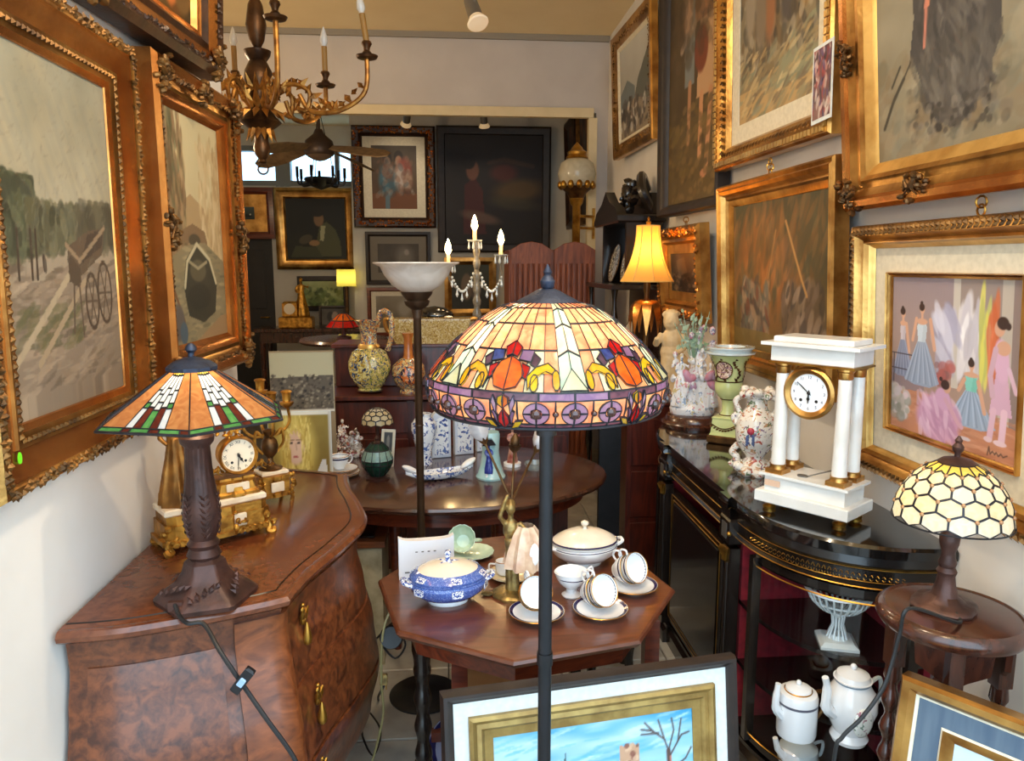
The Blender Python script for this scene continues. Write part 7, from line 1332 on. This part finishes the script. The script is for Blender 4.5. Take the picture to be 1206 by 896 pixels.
# small black chandelier
q=at(378,212,Y=8.0); sc_=thing('chandelier','small black iron chandelier hanging before the rear window','chandelier',(q.x,8.0,0)); z0=q.z
obj('bowl',lat([(.001,z0-.10),(.10,z0-.06),(.17,z0+.0),(.165,z0+.02),(.09,z0-.04)],22),BLKM,sc_); [obj('chain',M().tube([(.15*math.cos(a),.15*math.sin(a),z0),(0,0,3.2)],.004,5),BLKM,sc_) for a in (.3,2.4,4.5)]
for k in range(7): a=2*PI*k/7; ar=obj('arm',M().tube(spline([(.12*math.cos(a),.12*math.sin(a),z0-.04),(.22*math.cos(a),.22*math.sin(a),z0-.05),(.24*math.cos(a),.24*math.sin(a),z0+.02)],4),.012,6),BLKM,sc_); obj('candle',lat([(.016,z0+.02),(.016,z0+.12)],8,c=(.24*math.cos(a),.24*math.sin(a),0)),BLACK,ar)
tr=thing('track_rail','dark lighting rail under the rear ceiling','light rail',(.0,7.75,3.19)); obj('rail',M().box((.0,0,0),(1.9,.04,.03)),BLKM,tr,smooth=0)
# ------------------------------------------------------------ rear left console
co=thing('console_table','dark console table under the rear landscape picture','console table',(-1.55,8.5,0)); zk=at(370,386,Y=8.4).z
obj('top',M().box((0,0,zk-.02),(1.15,.45,.04),ch=.005),DARKW,co,smooth=0); obj('apron',M().box((0,.02,zk-.10),(1.05,.38,.12)),DARKW,co,smooth=0)
for x in (-.5,.5):
    for y in (-.16,.17): obj('leg',lat([(.025,0),(.03,.3),(.035,zk-.16)],10,c=(x,y,0)),DARKW,co)
obj('lower_shelf',M().box((0,0,.25),(1.05,.38,.03)),DARKW,co,smooth=0)
q=at(350,386,Y=8.45); q.z=zk; rc=thing('mantel_clock','small gilt clock with a figure on the rear console table','clock',q); hk=at(350,326,Y=8.45).z-zk
obj('plinth',M().box((0,0,.06),(.36,.18,.12),ch=.01),GILTB,rc); obj('case',M().box((-.06,0,.2),(.16,.14,.18),ch=.02),GILTB,rc); obj('dial',lat([(.001,0),(.06,0),(.06,.01),(.001,.012)],20,c=(-.06,-.07,.21),R=rx(PI/2)),DIAL,rc); obj('statue',robed(M(),hk-.12,(.06,0,.12),.18),GILTB,rc,fuse=.012)
q=at(413,350,Y=8.5); rl=thing('table_lamp','small lamp with glowing yellow green shade on the rear console','lamp',(at(411,360,Y=8.33).x-.02,8.33,zk)); zr_=lambda v: at(412,v,Y=8.33).z-zk
obj('stem',lat([(.07,0),(.07,.02),(.02,.04),(.018,zr_(330))],16),DBRASS,rl); YG=bpy.data.materials.new('yellow green shade'); YG.use_nodes=True; t_=YG.node_tree; t_.nodes.remove(t_.nodes['Principled BSDF']); tt_=N(t_,'ShaderNodeBsdfTranslucent'); tt_.inputs[0].default_value=lin((226,214,110)); t_.links.new(tt_.outputs[0],t_.nodes['Material Output'].inputs[0]); obj('shade',lat([(.105,zr_(337)),(.10,zr_(317))],28,caps=False),YG,rl); warm_bulb('bulb_light',rl,(0,0,zr_(327)),REARLAMP_W,(1,.85,.45),.02)
A=Art(24,22,(60,56,52),(90,84,76),61).noise(20,3,3); A.e(.4,.5,.15,.3,(30,28,28)); A.e(.6,.5,.14,.3,(150,130,116))
t=picture('small dark double portrait photo propped on the rear console','x' and .30,.24,[(0,0),(0,-.02),(.02,-.025),(.03,-.01)],DKF,A,(at(397,375,Y=8.42).x-.05,8.44,zk),0,-6,name='framed_photo',cat='photo')
q=at(405,392,Y=5.0); rt=thing('side_table','dark side table carrying the red glass lamp behind the sideboard','side table',(q.x,5.0,0)); zk2=at(405,398,Y=5.0).z
obj('top',lat([(.001,zk2-.03),(.28,zk2-.03),(.29,zk2-.015),(.28,zk2),(.001,zk2)],32),DARKW,rt); obj('pedestal',lat([(.18,0),(.16,.03),(.04,.08),(.05,.4),(.03,.7),(.06,zk2-.04)],18),DARKW,rt)
rd=thing('table_lamp','small lamp with glowing red and orange leaded glass shade by the majolica jug','lamp',(q.x,5.0,zk2)); zr7=at(405,385,Y=5.0).z-zk2; zt7=at(405,369,Y=5.0).z-zk2
obj('stem',lat([(.05,0),(.05,.01),(.015,.02),(.012,zt7-.005)],14),BRONZE,rd); surfR=lambda a,t: Vector(((.02+.10*t)*math.cos(math.radians(a)),(.02+.10*t)*math.sin(math.radians(a)),zt7+(zr7-zt7)*t**1.3))
glass_shade(rd,surfR,[('pane',[(-18,0),(18,0),(18,.6),(-18,.6)],g_org,0),('pane',[(-18,.6),(18,.6),(18,1),(-18,1)],g_red,0)],10,.1,w=.004,h=.002,step=18); warm_bulb('bulb_light',rd,(0,0,(zr7+zt7)/2-.01),1.5,(1,.7,.4),.01)
